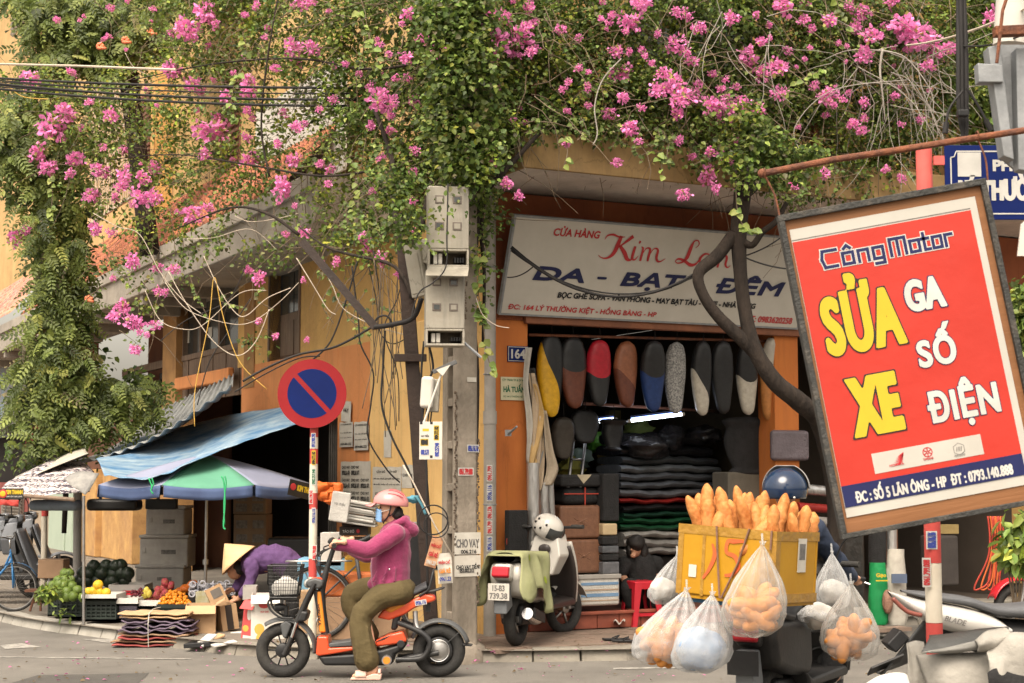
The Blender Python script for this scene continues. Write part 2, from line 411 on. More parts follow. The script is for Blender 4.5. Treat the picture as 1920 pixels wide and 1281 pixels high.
# ---------------------------------------------------------------- material palette
asphalt = mat('asphalt',(.178,.165,.147),(.118,.109,.097),noise_detail=15,sc=1.1,rough=.85,bump=.5,bsc=90,grime=.35,gcol=(.2,.18,.155))
asph2 = mat('asphalt_patch',(.088,.082,.074),(.07,.065,.06),sc=3,rough=.85,bump=.5,bsc=90)
paint_w = mat('worn_road_paint',(.40,.38,.34),(.16,.15,.14),sc=14,rough=.8,bump=.3)
conc = mat('concrete',(.26,.24,.20),(.17,.15,.125),sc=4,rough=.9,bump=.4,bsc=30,grime=.6,gcol=(.10,.085,.065))
kerbm = mat('kerb_concrete',(.36,.34,.30),(.26,.245,.215),sc=3,rough=.9,bump=.3,bsc=40,grime=.5,gcol=(.16,.14,.11))
paver = mat('paver_red',(.22,.155,.12),(.16,.12,.09),sc=5,rough=.85,bump=.4,bsc=40,grime=.6,gcol=(.17,.15,.12))
pavem = mat('pavement_base',(.21,.185,.155),(.14,.12,.10),noise_detail=14,sc=2,rough=.9,bump=.4,bsc=40,grime=.4)
steptile = mat('step_tile',(.30,.085,.05),(.20,.055,.035),sc=5,rough=.5,bump=.15)
yel = mat('yellow_limewash',(.68,.42,.15),(.60,.35,.12),streak=.38,sc=1.6,rough=.93,bump=.25,bsc=22,grime=.55,gcol=(.30,.17,.07))
yel2 = mat('yellow_paint_light',(.80,.53,.22),(.73,.46,.18),streak=.38,sc=1.4,rough=.9,bump=.15,bsc=22,grime=.4,gcol=(.46,.26,.1))
orng = mat('orange_paint',(.70,.285,.105),(.63,.245,.085),streak=.38,sc=1.5,rough=.85,bump=.15,bsc=24,grime=.35,gcol=(.42,.16,.06))
orng2 = mat('orange_pillar_paint',(.50,.16,.035),(.43,.125,.03),streak=.38,sc=2.5,rough=.8,bump=.15,bsc=24,grime=.4,gcol=(.33,.10,.03),stretch=(1,1,.35))
plast = mat('grey_plaster',(.42,.37,.31),(.28,.25,.215),streak=.38,sc=1.4,rough=.92,bump=.3,bsc=20,grime=.7,gcol=(.15,.13,.11))
soff = mat('soffit_plaster',(.68,.61,.56),(.56,.50,.46),streak=.38,sc=2,rough=.9,bump=.2,bsc=20,grime=.5,gcol=(.26,.22,.19))
terra = mat('terracotta',(.40,.145,.075),(.25,.095,.055),sc=9,rough=.85,bump=.3,bsc=40,grime=.5,gcol=(.14,.09,.06),attr=True)
wood = mat('old_wood',(.235,.165,.115),(.145,.10,.075),sc=5,rough=.8,bump=.4,bsc=18,stretch=(3,3,.4),grime=.4)
wood2 = mat('louvre_wood',(.20,.085,.05),(.13,.055,.035),sc=6,rough=.7,bump=.3,stretch=(.5,.5,5))
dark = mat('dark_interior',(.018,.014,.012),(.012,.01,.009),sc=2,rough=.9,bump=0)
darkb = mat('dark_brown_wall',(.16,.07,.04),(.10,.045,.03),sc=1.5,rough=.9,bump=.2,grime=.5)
black = mat('black_plastic',(.022,.022,.023),(.015,.015,.016),sc=8,rough=.45,bump=.1)
rubber = mat('rubber',(.032,.031,.030),(.022,.021,.02),sc=20,rough=.8,bump=.3,bsc=70,grime=.3,gcol=(.12,.11,.09))
blackfab = mat('black_fabric',(.022,.021,.022),(.014,.014,.014),sc=12,rough=.95,bump=.4)
steel = mat('dull_steel',(.42,.41,.40),(.30,.29,.28),sc=10,rough=.38,bump=.05,metal=.9)
galv = mat('galvanised',(.30,.31,.32),(.22,.23,.24),sc=12,rough=.6,bump=.1,metal=.35)
chrome = mat('chrome',(.7,.7,.7),(.6,.6,.6),rough=.14,bump=0,metal=1)
rust = mat('rusty_steel',(.24,.085,.04),(.09,.04,.028),sc=14,rough=.85,bump=.5,bsc=60)
brownst = mat('brown_painted_steel',(.036,.022,.017),(.022,.014,.011),sc=6,rough=.7,bump=.3,grime=.4,gcol=(.08,.05,.035))
white = mat('white_paint',(.58,.55,.50),(.50,.47,.42),sc=3,rough=.6,bump=.08,grime=.3,gcol=(.42,.38,.32))
foam = mat('white_foam',(.60,.58,.54),(.50,.48,.45),sc=8,rough=.9,bump=.25,bsc=60,grime=.3,gcol=(.45,.42,.37))
foamd = mat('grey_dirty_foam',(.42,.40,.37),(.33,.31,.29),sc=6,rough=.9,bump=.25,grime=.5,gcol=(.2,.18,.16))
card = mat('cardboard',(.50,.33,.19),(.42,.27,.15),sc=4,rough=.9,bump=.15,grime=.3,gcol=(.3,.19,.11))
cardd = mat('brown_cardboard',(.33,.21,.13),(.26,.165,.10),sc=4,rough=.9,bump=.15,grime=.3)
paper = mat('paper',(.58,.55,.49),(.48,.45,.39),sc=6,rough=.9,bump=.1,grime=.35,gcol=(.45,.38,.28))
red = mat('red_paint',(.52,.045,.04),(.42,.035,.03),sc=4,rough=.5,bump=.05,grime=.2,gcol=(.3,.08,.06))
redp = mat('red_plastic',(.50,.02,.035),(.40,.015,.025),sc=4,rough=.35,bump=.03)
blue = mat('sign_blue',(.0035,.014,.105),(.003,.011,.085),sc=3,rough=.55,spec=.15,bump=0)
navy = mat('navy_ink',(.012,.016,.07),rough=.6,bump=0)
inkr = mat('red_ink',(.48,.035,.04),rough=.6,bump=0)
inkb = mat('black_ink',(.02,.02,.022),rough=.7,bump=0)
inkp = mat('faded_ink',(.10,.095,.09),(.2,.19,.18),sc=30,rough=.8,bump=0)
inkbl = mat('blue_ink',(.04,.06,.28),rough=.7,bump=0)
inkw = mat('white_ink',(.56,.545,.51),rough=.6,bump=0)
inky = mat('yellow_ink',(.56,.385,.022),(.51,.35,.02),rough=.55,bump=0)
inkg = mat('green_ink',(.03,.14,.07),rough=.7,bump=0)
inko = mat('orange_ink',(.7,.25,.04),rough=.7,bump=0)
cable = mat('cable_black',(.022,.02,.02),rough=.7,bump=0)
cablew = mat('cable_pale',(.55,.47,.38),(.42,.35,.28),rough=.8,bump=0)
cabley = mat('cable_yellow',(.62,.38,.08),rough=.7,bump=0)
cabler = mat('cable_red',(.42,.05,.03),rough=.6,bump=0)
glass = mat('dark_glass',(.05,.055,.055),rough=.12,bump=0,spec=.6)
skinm = mat('skin',(.58,.33,.22),(.52,.28,.18),sc=9,rough=.55,bump=.08)
skind = mat('skin_tanned',(.40,.21,.13),(.35,.18,.11),sc=9,rough=.6,bump=.08)
# ---------------------------------------------------------------- ground
g = G(); g.add([(-90,-12,0),(90,-12,0),(90,110,0),(-90,110,0)],[(0,1,2,3)])
road = tag(g.build('road',asphalt),kind='structure')
g = G()
def strip(pp,z): g.add([PZ(x,y,z) for x,y in pp],[tuple(range(len(pp)))])
strip([(0,1210),(40,1206),(78,1213),(10,1217)],.004)
strip([(150,1198),(215,1199),(262,1207),(200,1205)],.004)
strip([(0,1231),(360,1235),(355,1236.5),(0,1232.5)],.004)
strip([(1150,1252),(1300,1250),(1300,1252),(1150,1255)],.004)
o = g.build('painted_marking',paint_w,road)
g = G(); strip([(20,1281),(70,1266),(280,1262),(250,1290),(20,1300)],.003); g.build('asphalt_patch',asph2,road)
PVZ = .10
kerb_px = [(-260,1150),(-120,1155),(0,1166),(37,1175),(73,1181),(108,1187),(143,1190),(185,1196),(213,1199),(260,1206),(320,1215),(380,1222),(437,1229),(515,1234),(595,1237),(700,1240),(790,1241),(880,1242),(1000,1242),(1180,1239),(1330,1218),(1480,1200),(1645,1180),(1800,1163),(2100,1140)]
kw = [PZ(x,y,0) for x,y in kerb_px]
far_poly = [Vector((40,24,0)),Vector((40,70,0)),Vector((-60,70,0)),Vector((-30,20,0))]
g = G(); top = [Vector((p.x,p.y,PVZ-.004)) for p in kw] + [Vector((p.x,p.y,PVZ-.004)) for p in far_poly]
g.add(top,[tuple(range(len(top)))])
pav = tag(g.build('pavement',pavem),kind='structure')
nk = 0
for i in range(len(kw)-1):
 a,b = kw[i],kw[i+1]; L = (b-a).length; t = (b-a).normalized(); nn = Vector((-t.y,t.x,0)); k = max(1,round(L/.42)); lastp = i > 9
 for j in range(k):
  p0 = a + t*(L*j/k+.006); p1 = a + t*(L*(j+1)/k-.006); wd = .2; top_z = PVZ+.004+random.uniform(-.006,.006); sl = .05
  g = G(); g.add([(p0.x,p0.y,-.02),(p1.x,p1.y,-.02),(p1.x+nn.x*wd,p1.y+nn.y*wd,-.02),(p0.x+nn.x*wd,p0.y+nn.y*wd,-.02),
      (p0.x+nn.x*sl,p0.y+nn.y*sl,top_z),(p1.x+nn.x*sl,p1.y+nn.y*sl,top_z),(p1.x+nn.x*wd,p1.y+nn.y*wd,top_z),(p0.x+nn.x*wd,p0.y+nn.y*wd,top_z)],
                       [(3,2,1,0),(4,5,6,7),(0,1,5,4),(1,2,6,5),(2,3,7,6),(3,0,4,7)])
  g.build('kerb_stone',kerbm if i < 10 else conc,pav,bevel=.012,bseg=1)
# pavers before the shop
pm = None
for i in range(-3,13):
 for j in range(0,6):
  u = i*.30 + (.15 if j % 2 else 0); v = -.16 - j*.2
  c = SH @ Vector((u,v,0))
  if c.y < 13.75 + (0.35 if c.x > 1.5 else 0)*max(0,c.x-1): continue
  g = G(SH); zt = PVZ+.006+random.uniform(-.003,.003); g.bx(u-.147,u+.147,v-.097,v+.097,PVZ-.03,zt); g.build('paver',paver,pav)
# ---------------------------------------------------------------- corner building
bld = thing('corner_building',T((COR.x,COR.y,0)),'old yellow corner building with orange shop pillar, grey canopy and tiled skirt roof','building')
FLZ = .25
sx = lambda px,y=900: on_sh(px,y)[0]
sz = lambda px,py,off=0: on_sh(px,py,off)[1]
OX0,OX1 = sx(990),sx(1455); OT = sz(1200,612)
P2,P3 = sx(1500),sx(1560)
g = G(SH)
g.bx(0,OX0,0,.3,0,OT); g.build('pillar',orng2,bld,bevel=.01); g = G(SH); g.bx(OX1,P2,0,.3,0,OT); g.build('pillar',orng2,bld,bevel=.01)
g = G(SH); g.bx(-.07,.0,-.05,.25,0,4.2); g.build('corner_trim',yel,bld,bevel=.01)
g = G(SH); g.bx(-.02,9,.002,.3,OT,4.25); g.build('wall',mat('shaded_orange_paint',(.36,.115,.05),(.26,.08,.04),streak=.38,sc=2,rough=.9,bump=.2,grime=.5,gcol=(.12,.05,.03)),bld)  # orange wall darkened to red-brown, shade under the canopy put into its colour
# lintel rail with rod
g = G(SH); g.bx(OX0-.05,OX1+.6,-.06,0,OT-.03,OT+.06); g.build('lintel',mat('brown_lintel',(.26,.10,.05),(.17,.07,.04),sc=4,rough=.8,bump=.3),bld,bevel=.008)
g = G(SH); g.bx(P2+3.2,9,0,.3,0,OT); g.build('wall',yel,bld)
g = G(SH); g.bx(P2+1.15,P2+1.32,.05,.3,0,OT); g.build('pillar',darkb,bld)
g = G(SH); g.bx(-.28,9.5,-1.2,.3,4.27,4.5); g.build('canopy_slab',soff,bld,bevel=.01)
g = G(SH); g.bx(-.3,9.5,-1.24,-1.2,4.24,4.58); g.bx(-.32,-.28,-1.24,.0,4.24,4.58); g.build('fascia',mat('dirty_ochre',(.34,.225,.10),(.25,.16,.07),streak=.6,sc=2,rough=.95,bump=.3,grime=.6,gcol=(.13,.09,.05)),bld,bevel=.01)
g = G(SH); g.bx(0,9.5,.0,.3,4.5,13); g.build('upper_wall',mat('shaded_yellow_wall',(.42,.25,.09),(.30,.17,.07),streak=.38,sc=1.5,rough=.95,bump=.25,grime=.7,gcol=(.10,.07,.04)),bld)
g = G(SH); g.bx(1.5,3.0,-.01,0,5.2,7.3); g.build('window',glass,bld)
for k in range(6):
 g = G(SH); x = -.2+k*.62; g.bx(x,x+.05,-1.15,-1.10,4.5,5.35); g.build('railing_post',rust,bld)
# shop room
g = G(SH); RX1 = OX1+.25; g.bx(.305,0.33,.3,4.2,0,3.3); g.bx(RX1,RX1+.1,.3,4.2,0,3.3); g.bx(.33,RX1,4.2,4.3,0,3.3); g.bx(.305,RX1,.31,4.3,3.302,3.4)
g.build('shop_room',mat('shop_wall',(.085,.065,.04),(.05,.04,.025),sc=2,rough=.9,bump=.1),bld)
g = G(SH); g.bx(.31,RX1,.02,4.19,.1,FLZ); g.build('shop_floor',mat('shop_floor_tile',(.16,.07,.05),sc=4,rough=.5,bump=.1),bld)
for k in range(10):          # threshold tiles
 x = OX0+.01+k*.245
 for r in range(1):
  g = G(SH); g.bx(x,x+.235,-.012,.018,PVZ+.012,FLZ-.012); g.build('step_tile',steptile,bld)
g = G(SH); g.bx(OX0,OX1,-.045,.02,FLZ-.01,FLZ+.022); g.build('step_edge',steptile,bld,bevel=.008)
# second dark room to the right
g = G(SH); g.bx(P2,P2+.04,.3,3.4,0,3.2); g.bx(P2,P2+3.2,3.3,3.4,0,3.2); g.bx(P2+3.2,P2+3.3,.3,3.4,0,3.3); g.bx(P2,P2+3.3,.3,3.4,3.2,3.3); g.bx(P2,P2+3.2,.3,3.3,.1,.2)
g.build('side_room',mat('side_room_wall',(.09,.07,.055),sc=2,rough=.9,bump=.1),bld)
g = G(SH); g.bx(P2,P2+3.2,-.1,.3,.1,.2); g.build('door_step',conc,bld,bevel=.01)
# -- side street front
lx = lambda px,off=0: on_lf(px,900,off)[0]
lz = lambda px,py,off=0: on_lf(px,py,off)[1]
X632,X455,X700 = lx(632),lx(455),lx(695)
zO = lz(500,792); zP = lz(640,651)          # top of the stall opening, top of the orange paint
XE = lx(165)
g = G(LF); g.bx(X632,-.07,0,.3,zP,4.4); g.build('wall',yel,bld)
g = G(LF); g.bx(X632,X700,0,.3,0,zP); g.build('wall',orng,bld)
g = G(LF); g.bx(X700,-.07,-.02,.3,0,max(zP+.05,lz(745,612))); g.build('wall',yel2,bld,bevel=.01)
xa,xb = lx(558),lx(503)
g = G(LF); g.bx(X455-.3,xb,0,.3,zP,4.4); g.bx(xa,X632,0,.3,zP,4.4); g.bx(xb,xa,0,.3,lz(530,480),4.4); g.build('wall',yel,bld)
g = G(LF); g.bx(X455-.1,X632,-.004,.3,zO,zP); g.build('wall',orng,bld)
# shutter between
sh = G(LF); sh.bx(xb,xa,.14,.18,zP,lz(530,480)); sob = sh.build('shutter',wood,bld)
zm = lz(530,592); zt_ = lz(530,480)
for (x0,x1) in ((xb+.05,(xb+xa)/2-.02),((xb+xa)/2+.02,xa-.05)):
 g = G(LF); g.bx(x0,x1,.125,.14,zP+.06,zm-.05); g.build('panel',wood,sob,bevel=.006)
 g = G(LF); g.bx(x0,x1,.125,.14,zm+.05,zt_-.08); g.build('pane',glass,sob)
g = G(LF); g.bx(xb-.05,xb,-.02,.14,zP,zt_); g.build('window_frame',wood,bld); g = G(LF); g.bx(xa,xa+.05,-.02,.14,zP,zt_); g.build('window_frame',wood,bld)
# folding gate with slats in the opening
gx = lx(592)
gate = G(LF); gate.bx(gx-.1,X632,.28,.3,.1,zO); gob = gate.build('folding_gate',mat('gate_grey',(.07,.065,.06),sc=3,rough=.6),bld)
ns = 22
for k in range(ns):
 x = gx-.1 + (X632-gx+.1)*(k+.5)/ns
 g = G(LF); g.bx(x-.016,x+.016,.2+.03*(k % 2),.24+.03*(k % 2),.1,zO); g.build('slat',mat('gate_slat',(.15,.135,.12),(.10,.09,.08),sc=6,rough=.6),gob)
# timber window wall further along
XC0,XC1 = lx(328),lx(475); XD = lx(303)
zC0,zC1 = lz(400,740),lz(400,560)
zw0 = lz(330,715)
g = G(LF); g.bx(XD,XC0,-.02,.3,.1,4.4); g.build('post',mat('ochre_post',(.44,.24,.09),(.32,.17,.07),sc=3,rough=.9,bump=.3,grime=.5),bld); g = G(LF); g.bx(XC1,X455+.02,-.015,.3,zP-.3,4.4); g.build('post',mat('ochre_post',(.44,.24,.09),(.32,.17,.07),sc=3,rough=.9,bump=.3,grime=.5),bld)
tw = G(LF); tw.bx(XC0,XC1,.12,.16,lz(400,745),lz(400,655)); two = tw.build('timber_wall',wood,bld)
nb = 12
for k in range(nb):
 x0 = XC0+(XC1-XC0)*k/nb; x1 = XC0+(XC1-XC0)*(k+1)/nb
 g = G(LF); g.bx(x0+.01,x1-.01,.09+.01*(k % 2),.12,lz(400,745),lz(400,655)-.05); g.build('plank',wood,two)
g = G(LF); g.bx(XC0,XC1,.07,.14,lz(400,655)-.05,lz(400,655)+.03); g.build('rail',wood,two)
for k in range(5):
 x0 = XC0+(XC1-XC0)*k/4
 g = G(LF); g.bx(x0-.04,x0+.04,.08,.16,lz(400,655),3.95); g.build('mullion',wood,two)
g = G(LF); g.bx(XC0,XC1,.16,.18,lz(400,655),4.3); g.build('pane',glass,two)
for px_,py_,w_,h_ in ((443,582,12,45),(333,620,9,26),(372,614,14,20)):
 x,z = on_lf(px_,py_,0); g = G(LF); g.bx(x,x+w_/135*1.9,.15,.158,z-h_/135,z); g.build('paper_sheet',paper,two)
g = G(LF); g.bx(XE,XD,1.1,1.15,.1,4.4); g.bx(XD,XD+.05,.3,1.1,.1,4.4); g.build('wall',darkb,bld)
g = G(LF); g.bx(XE,XD,.6,.7,lz(230,690),lz(230,676)); g.build('beam',wood,bld)
# orange ledge above the awning
g = G(LF); g.bx(lx(335),lx(437),-.10,.0,lz(385,725),lz(385,700)); g.build('ledge',orng,bld,bevel=.03)
# dark void of the stall
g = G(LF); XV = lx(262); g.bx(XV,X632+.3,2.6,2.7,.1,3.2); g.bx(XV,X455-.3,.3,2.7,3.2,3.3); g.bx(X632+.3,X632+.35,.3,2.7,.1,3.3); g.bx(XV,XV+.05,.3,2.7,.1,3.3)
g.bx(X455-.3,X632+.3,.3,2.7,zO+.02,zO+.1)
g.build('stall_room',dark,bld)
# yellow ground-floor columns
for a,b_,c_ in ((160,192,.12),(192,238,.0),(238,262,.12)):
 g = G(LF); g.bx(lx(a),lx(b_),-c_,.3,.1,lz(210,880)); g.build('column' if c_ else 'wall',mat('weathered_ochre',(.56,.34,.13),(.40,.22,.09),streak=.38,sc=3,rough=.95,bump=.4,grime=.6,gcol=(.25,.13,.09)),bld,bevel=.02)
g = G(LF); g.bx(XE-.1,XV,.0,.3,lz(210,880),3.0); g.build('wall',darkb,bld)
# slab over the street
zb = lz(320,528,1.0); ztp = lz(320,458,1.0)
XS = lx(-200)
g = G(LF); g.bx(XS,-2.2,-1.0,.3,zb,ztp); g.build('balcony_slab',plast,bld,bevel=.02)
g = G(LF); g.bx(XS,-2.2,-1.05,-1.0,ztp-.16,ztp+.02); g.build('slab_lip',plast,bld,bevel=.01)
for k in range(9): g = G(LF); g.bx(lx(40+k*48),lx(40+k*48)+.16,-.95,0,zb-.14,zb-.004); g.build('beam',plast,bld)
# skirt roof tiles: one course after another, each tile a small curved pan, joined
def tile_roof(x0,x1,y0,z0,y1,z1,name,mtl,par,dx=.14,rows=11):
 v = []; f = []; col = []
 nx = int((x1-x0)/dx)
 for r in range(rows):
  for i in range(nx):
   tu = random.uniform(-.006,.006); a = r/rows; b = (r+1.25)/rows
   xa_ = x0+i*dx; k = len(v); c = random.uniform(.6,1.25); cc = (c,c*random.uniform(.85,1.1),c*random.uniform(.8,1.1),1)
   for (t_,h) in ((a,.05),(b,.018)):
    yy = y0+(y1-y0)*t_; zz = z0+(z1-z0)*t_
    for s_,hh in ((0,0),(.25,.035),(.5,.045),(.75,.02),(1,-.005)):
     v.append(LF @ Vector((xa_+s_*dx,yy,zz+h+hh+tu))); col.append(cc)
   for q in range(4): f.append((k+q,k+q+1,k+6+q,k+5+q))
   f.append((k,k+1,k+2,k+3,k+4))
 o = mesh_ob(name,v,f,None,mtl,par,smooth=40); o['kind'] = 'stuff'
 at = o.data.color_attributes.new('Col','FLOAT_COLOR','POINT'); at.data.foreach_set('color',np.array(col,dtype=np.float32).ravel())
 return o
tile_roof(lx(128),-3.2,-1.0,ztp,-.02,ztp+1.15,'roof_tiles',terra,bld)
g = G(LF); g.bx(lx(128),-3.2,-.9,0,ztp-.01,ztp+.02); g.build('roof_bed',plast,bld)
# upper storeys on the side street
g = G(LF); g.bx(lx(120),0,0,.3,ztp,14); g.build('upper_wall',mat('upper_ochre',(.60,.40,.18),(.48,.31,.13),streak=.38,sc=1,rough=.95,bump=.25,grime=.6,gcol=(.28,.17,.08)),bld)
g = G(LF)
def lfpanel(px0,px1,py0,py1,off,th,g_):
 x0 = lx(px0,off); x1 = lx(px1,off); pm_ = (px0+px1)/2; z0 = lz(pm_,py1,off); z1 = lz(pm_,py0,off); g_.bx(x0,x1,-off,-off+th,z0,z1); return x0,x1,z0,z1
x0,x1,z0,z1 = lfpanel(470,640,160,360,.35,.03,g); g.build('white_sheet',white,bld)
g = G(LF); x0,x1,z0,z1 = lfpanel(232,272,195,330,.02,.02,g); lob = g.build('louvre_door',wood2,bld)
for k in range(16):
 zz = z0+(z1-z0)*(k+.5)/16; g = G(LF); g.box(((x0+x1)/2,-.045,zz),(abs(x1-x0)-.06,.03,.05)); g.build('slat',wood2,lob)
g = G(LF); x0,x1,z0,z1 = lfpanel(405,440,150,330,.02,.02,g); lob = g.build('louvre_door',wood2,bld)
for k in range(14):
 zz = z0+(z1-z0)*(k+.5)/14; g = G(LF); g.box(((x0+x1)/2,-.045,zz),(abs(x1-x0)-.06,.03,.05)); g.build('slat',wood2,lob)
# barred cage of the balcony
cage = thing('window_cage',LF @ T((lx(200),-.9,ztp+.1)),'white barred security cage half hidden by pink flowers on the balcony','window cage')
z0c,z1c = lz(200,400,.9),lz(200,130,.9); xa_,xb_ = lx(157,.9),lx(238,.9)
nb = 22
for k in range(nb):
 x = xa_+(xb_-xa_)*k/(nb-1); g = G(LF); g.cyl((x,-.9,z0c),(x,-.9,z1c),.012,n=6); g.build('bar',mat('cage_white',(.62,.52,.42),(.4,.3,.22),sc=20,rough=.7,bump=0),cage)
for z in (z0c,(z0c+z1c)/2,z1c):
 g = G(LF); g.bx(xa_,xb_,-.92,-.88,z-.02,z+.02); g.build('cross_rail',MATS['cage_white'],cage)
x0a,z0a = on_lf(232,128,.9); g = G(LF)
g.tube([LF.inverted() @ (LF @ Vector((x0a+.9*(1-math.cos(a)),-.9,z0a+.5*math.sin(a)))) for a in np.linspace(0,math.pi,12)],.02,6); g.build('arch',MATS['cage_white'],cage)
# small upper awning
g = G(LF); xa_,za_ = on_lf(300,55,.8); xb_ = lx(372,.8); zr = lz(340,0,.8)
g.add([(xa_,-.9,za_),(xb_,-.9,za_+.5),(xb_,0,za_+1.5),(xa_,0,za_+1.0)],[(0,1,2,3)]); g.build('small_awning',plast,bld,solid=.08)
g = G(LF); g.bx(lx(305),lx(312),-.3,0,ztp,za_); g.build('upper_pier',yel,bld)
# ---------------------------------------------------------------- next house along the side street
nb_ = thing('side_street_house',LF @ T((lx(60),0,0)),'narrow old house at the far left with pink tiled roof, red wall and green door','house')
def lp(name,m,px0,px1,py0,py1,off=.0,th=.2,**k):
 g_ = G(LF); lfpanel(px0,px1,py0,py1,off,th,g_); return g_.build(name,m,nb_,**k)
lp('wall',mat('dark_red_wall',(.25,.03,.035),(.18,.02,.025),sc=2,rough=.9,bump=.2),46,160,640,835,.0)
lp('post',mat('grey_post',(.34,.32,.30),sc=3,rough=.9),20,46,636,800,.15,.3)
lp('mural_panel',mat('faded_blue_mural',(.30,.42,.52),(.42,.36,.34),sc=1.2,rough=.9,bump=.1),-60,20,632,790,.1)
lp('beam',brownst,-60,50,800,815,.1)
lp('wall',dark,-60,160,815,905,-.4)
lp('wall',mat('beige_wall',(.40,.32,.24),sc=2,rough=.9),56,92,905,1060,.0)
lp('door_frame',mat('pink_red_frame',(.26,.07,.06),sc=2,rough=.8),-40,58,905,1060,-.02)
d = lp('louvred_shutter',mat('grey_louvre',(.22,.19,.16),sc=3,rough=.8),3,42,925,992,.04,.05)
x0,z0 = on_lf(5,990,.06); x1,z1 = on_lf(41,927,.06)
for k in range(11):
 g = G(LF); g.box(((x0+x1)/2,-.07,z0+(z1-z0)*(k+.5)/11),(abs(x1-x0)-.1,.02,.08),r=Euler((.5,0,0)).to_matrix()); g.build('slat',MATS['grey_louvre'],d)
gd = lp('green_door',mat('pale_green_door',(.40,.47,.38),(.35,.42,.34),sc=1.5,rough=.7),93,150,905,1060,.02,.06)
for a_,b_ in ((95,122),(126,136),(138,149)):
 g = G(LF); lfpanel(a_,b_,915,1050,.05,.03,g); g.build('panel',MATS['pale_green_door'],gd,bevel=.01)
lp('upper_wall',MATS['upper_ochre'],-160,118,-60,560,-.1,.3)
XT = lx(118)
tile_roof(lx(-160),XT,-1.1,lz(60,560,1.1)-.1,-.02,lz(60,560,1.1)+1.2,'roof_tiles',mat('pink_terracotta',(.50,.27,.20),(.38,.19,.14),sc=9,rough=.9,bump=.3,attr=True),nb_,dx=.17,rows=10)
# pierced concrete screen at the top left
g0 = G(LF); lfpanel(28,66,-10,72,.1,.1,g0); scr = g0.build('screen_back',dark,nb_)
x0,z0 = on_lf(28,70,.15); x1 = lx(66,.15); z1 = lz(47,-8,.15)
for i in range(4):
 for j in range(6):
  cx_ = x0+(x1-x0)*(i+.5)/4; cz_ = z0+(z1-z0)*(j+.5)/6; wx = (x1-x0)/8; wz = (z1-z0)/12
  g = G(LF); g.tube([(cx_-wx,-.2,cz_),(cx_,-.2,cz_+wz),(cx_+wx,-.2,cz_),(cx_,-.2,cz_-wz),(cx_-wx,-.2,cz_)],.07,4); g.build('screen_block',white,scr)
# ---------------------------------------------------------------- shop sign over the door
so = COR + nR*.10
a = hit(940,587,so,nR); b = hit(1494,615,so,nR)
tl = hit(969,407,COR + nR*.42,nR)
sxv = (b-a).normalized(); szv = (tl-a); SHh = (szv - sxv*szv.dot(sxv)).length; szv = (szv - sxv*szv.dot(sxv)).normalized(); syv = szv.cross(sxv)
SM = frame(a,sxv,syv,szv); SWd = (b-a).length
ssn = thing('shop_sign',SM,'long white shop sign with red and navy lettering leaning over the dark shop door','sign')
g = G(SM); g.bx(0,SWd,.004,.05,0,SHh); g.build('board',mat('sign_white',(.54,.51,.455),(.48,.455,.40),sc=3,rough=.5,bump=.03,grime=.25,gcol=(.38,.33,.26)),ssn)
g = G(SM); g.bx(-.02,SWd+.02,.006,.06,-.02,0); g.bx(-.02,SWd+.02,.006,.06,SHh,SHh+.02); g.bx(-.02,0,.006,.06,0,SHh); g.bx(SWd,SWd+.02,.006,.06,0,SHh); g.build('frame',galv,ssn)
g = G(SM); g.bx(.1,.14,.05,.34,SHh-.1,SHh-.06); g.build('bracket',rust,ssn)
g = G(SM); g.bx(SWd-.3,SWd-.26,.05,.34,SHh-.1,SHh-.06); g.build('bracket',rust,ssn)
def ts(s,bl,br,h,m,bold,shear=0,**k): text_px(s,a,sxv,szv,bl,br,h,m,ssn,bold,shear,**k)
ts('CỬA HÀNG',(1037,442),(1124,448),20,inkr,.03,.15)
ts('DA',(998,525),(1094,531),28,navy,.05,.2)
ts('-',(1119,523.5),(1137,524.5),5,navy,.02)
ts('BẠT',(1161,543),(1281,549),36,navy,.05,.2)
ts('-',(1302,530),(1318,531),5,navy,.02)
ts('ĐỆM',(1339,557),(1466,564),46,navy,.05,.2)
ts('BỌC GHẾ SOFA - VĂN PHÒNG - MAY BẠT TÀU - CAFE - NHÀ HÀNG',(1044,561),(1415,582),20,inkb,.045,.12)
ts('ĐC: 164 LÝ THƯỜNG KIỆT - HỒNG BÀNG - HP',(951.5,582),(1229.5,597),18,inkr,.03,.12)
ts('ĐT: 0983620258',(1396,603),(1484,608),13,inkr,.03,.12)
def zpx(x,y):
 p = hit(900+x/3.2,380+y/3.2,a,syv) ; q = SM.inverted() @ p; return (q.x,q.z)
def script(pts,wd,k=3.2):
 g = ribbon([zpx(*p) for p in pts],[w_/k/FPX*15 for w_ in wd],SM @ T((0,-.003,0)),inkr,ssn); g.build('lettering',inkr,ssn)
script([(748,222),(765,198),(800,192),(835,206),(870,206)],[3,10,14,10,4])
script([(848,200),(828,250),(800,305),(762,332),(728,330),(710,314)],[22,30,26,12,6,3])
script([(920,202),(880,232),(838,262),(818,270)],[24,16,7,3])
script([(838,258),(866,300),(880,335),(900,345),(922,325)],[18,28,26,12,3])
script([(932,262),(918,305),(912,335),(928,342),(950,318)],[16,20,17,9,3]); script([(954,236),(959,238),(963,241)],[14,20,12])
script([(968,265),(978,276),(968,318),(960,350)],[4,14,17,15])
script([(974,310),(992,280),(1010,272),(1020,285),(1010,325),(1004,352)],[3,6,10,17,18,15])
script([(1018,312),(1038,282),(1055,275),(1067,288),(1058,330),(1066,352),(1085,352),(1112,336)],[3,6,10,17,18,14,8,3])
script([(1292,272),(1314,252),(1308,229),(1284,234),(1262,278),(1242,328),(1214,356),(1184,363),(1170,352)],[3,6,8,10,26,26,12,8,5])
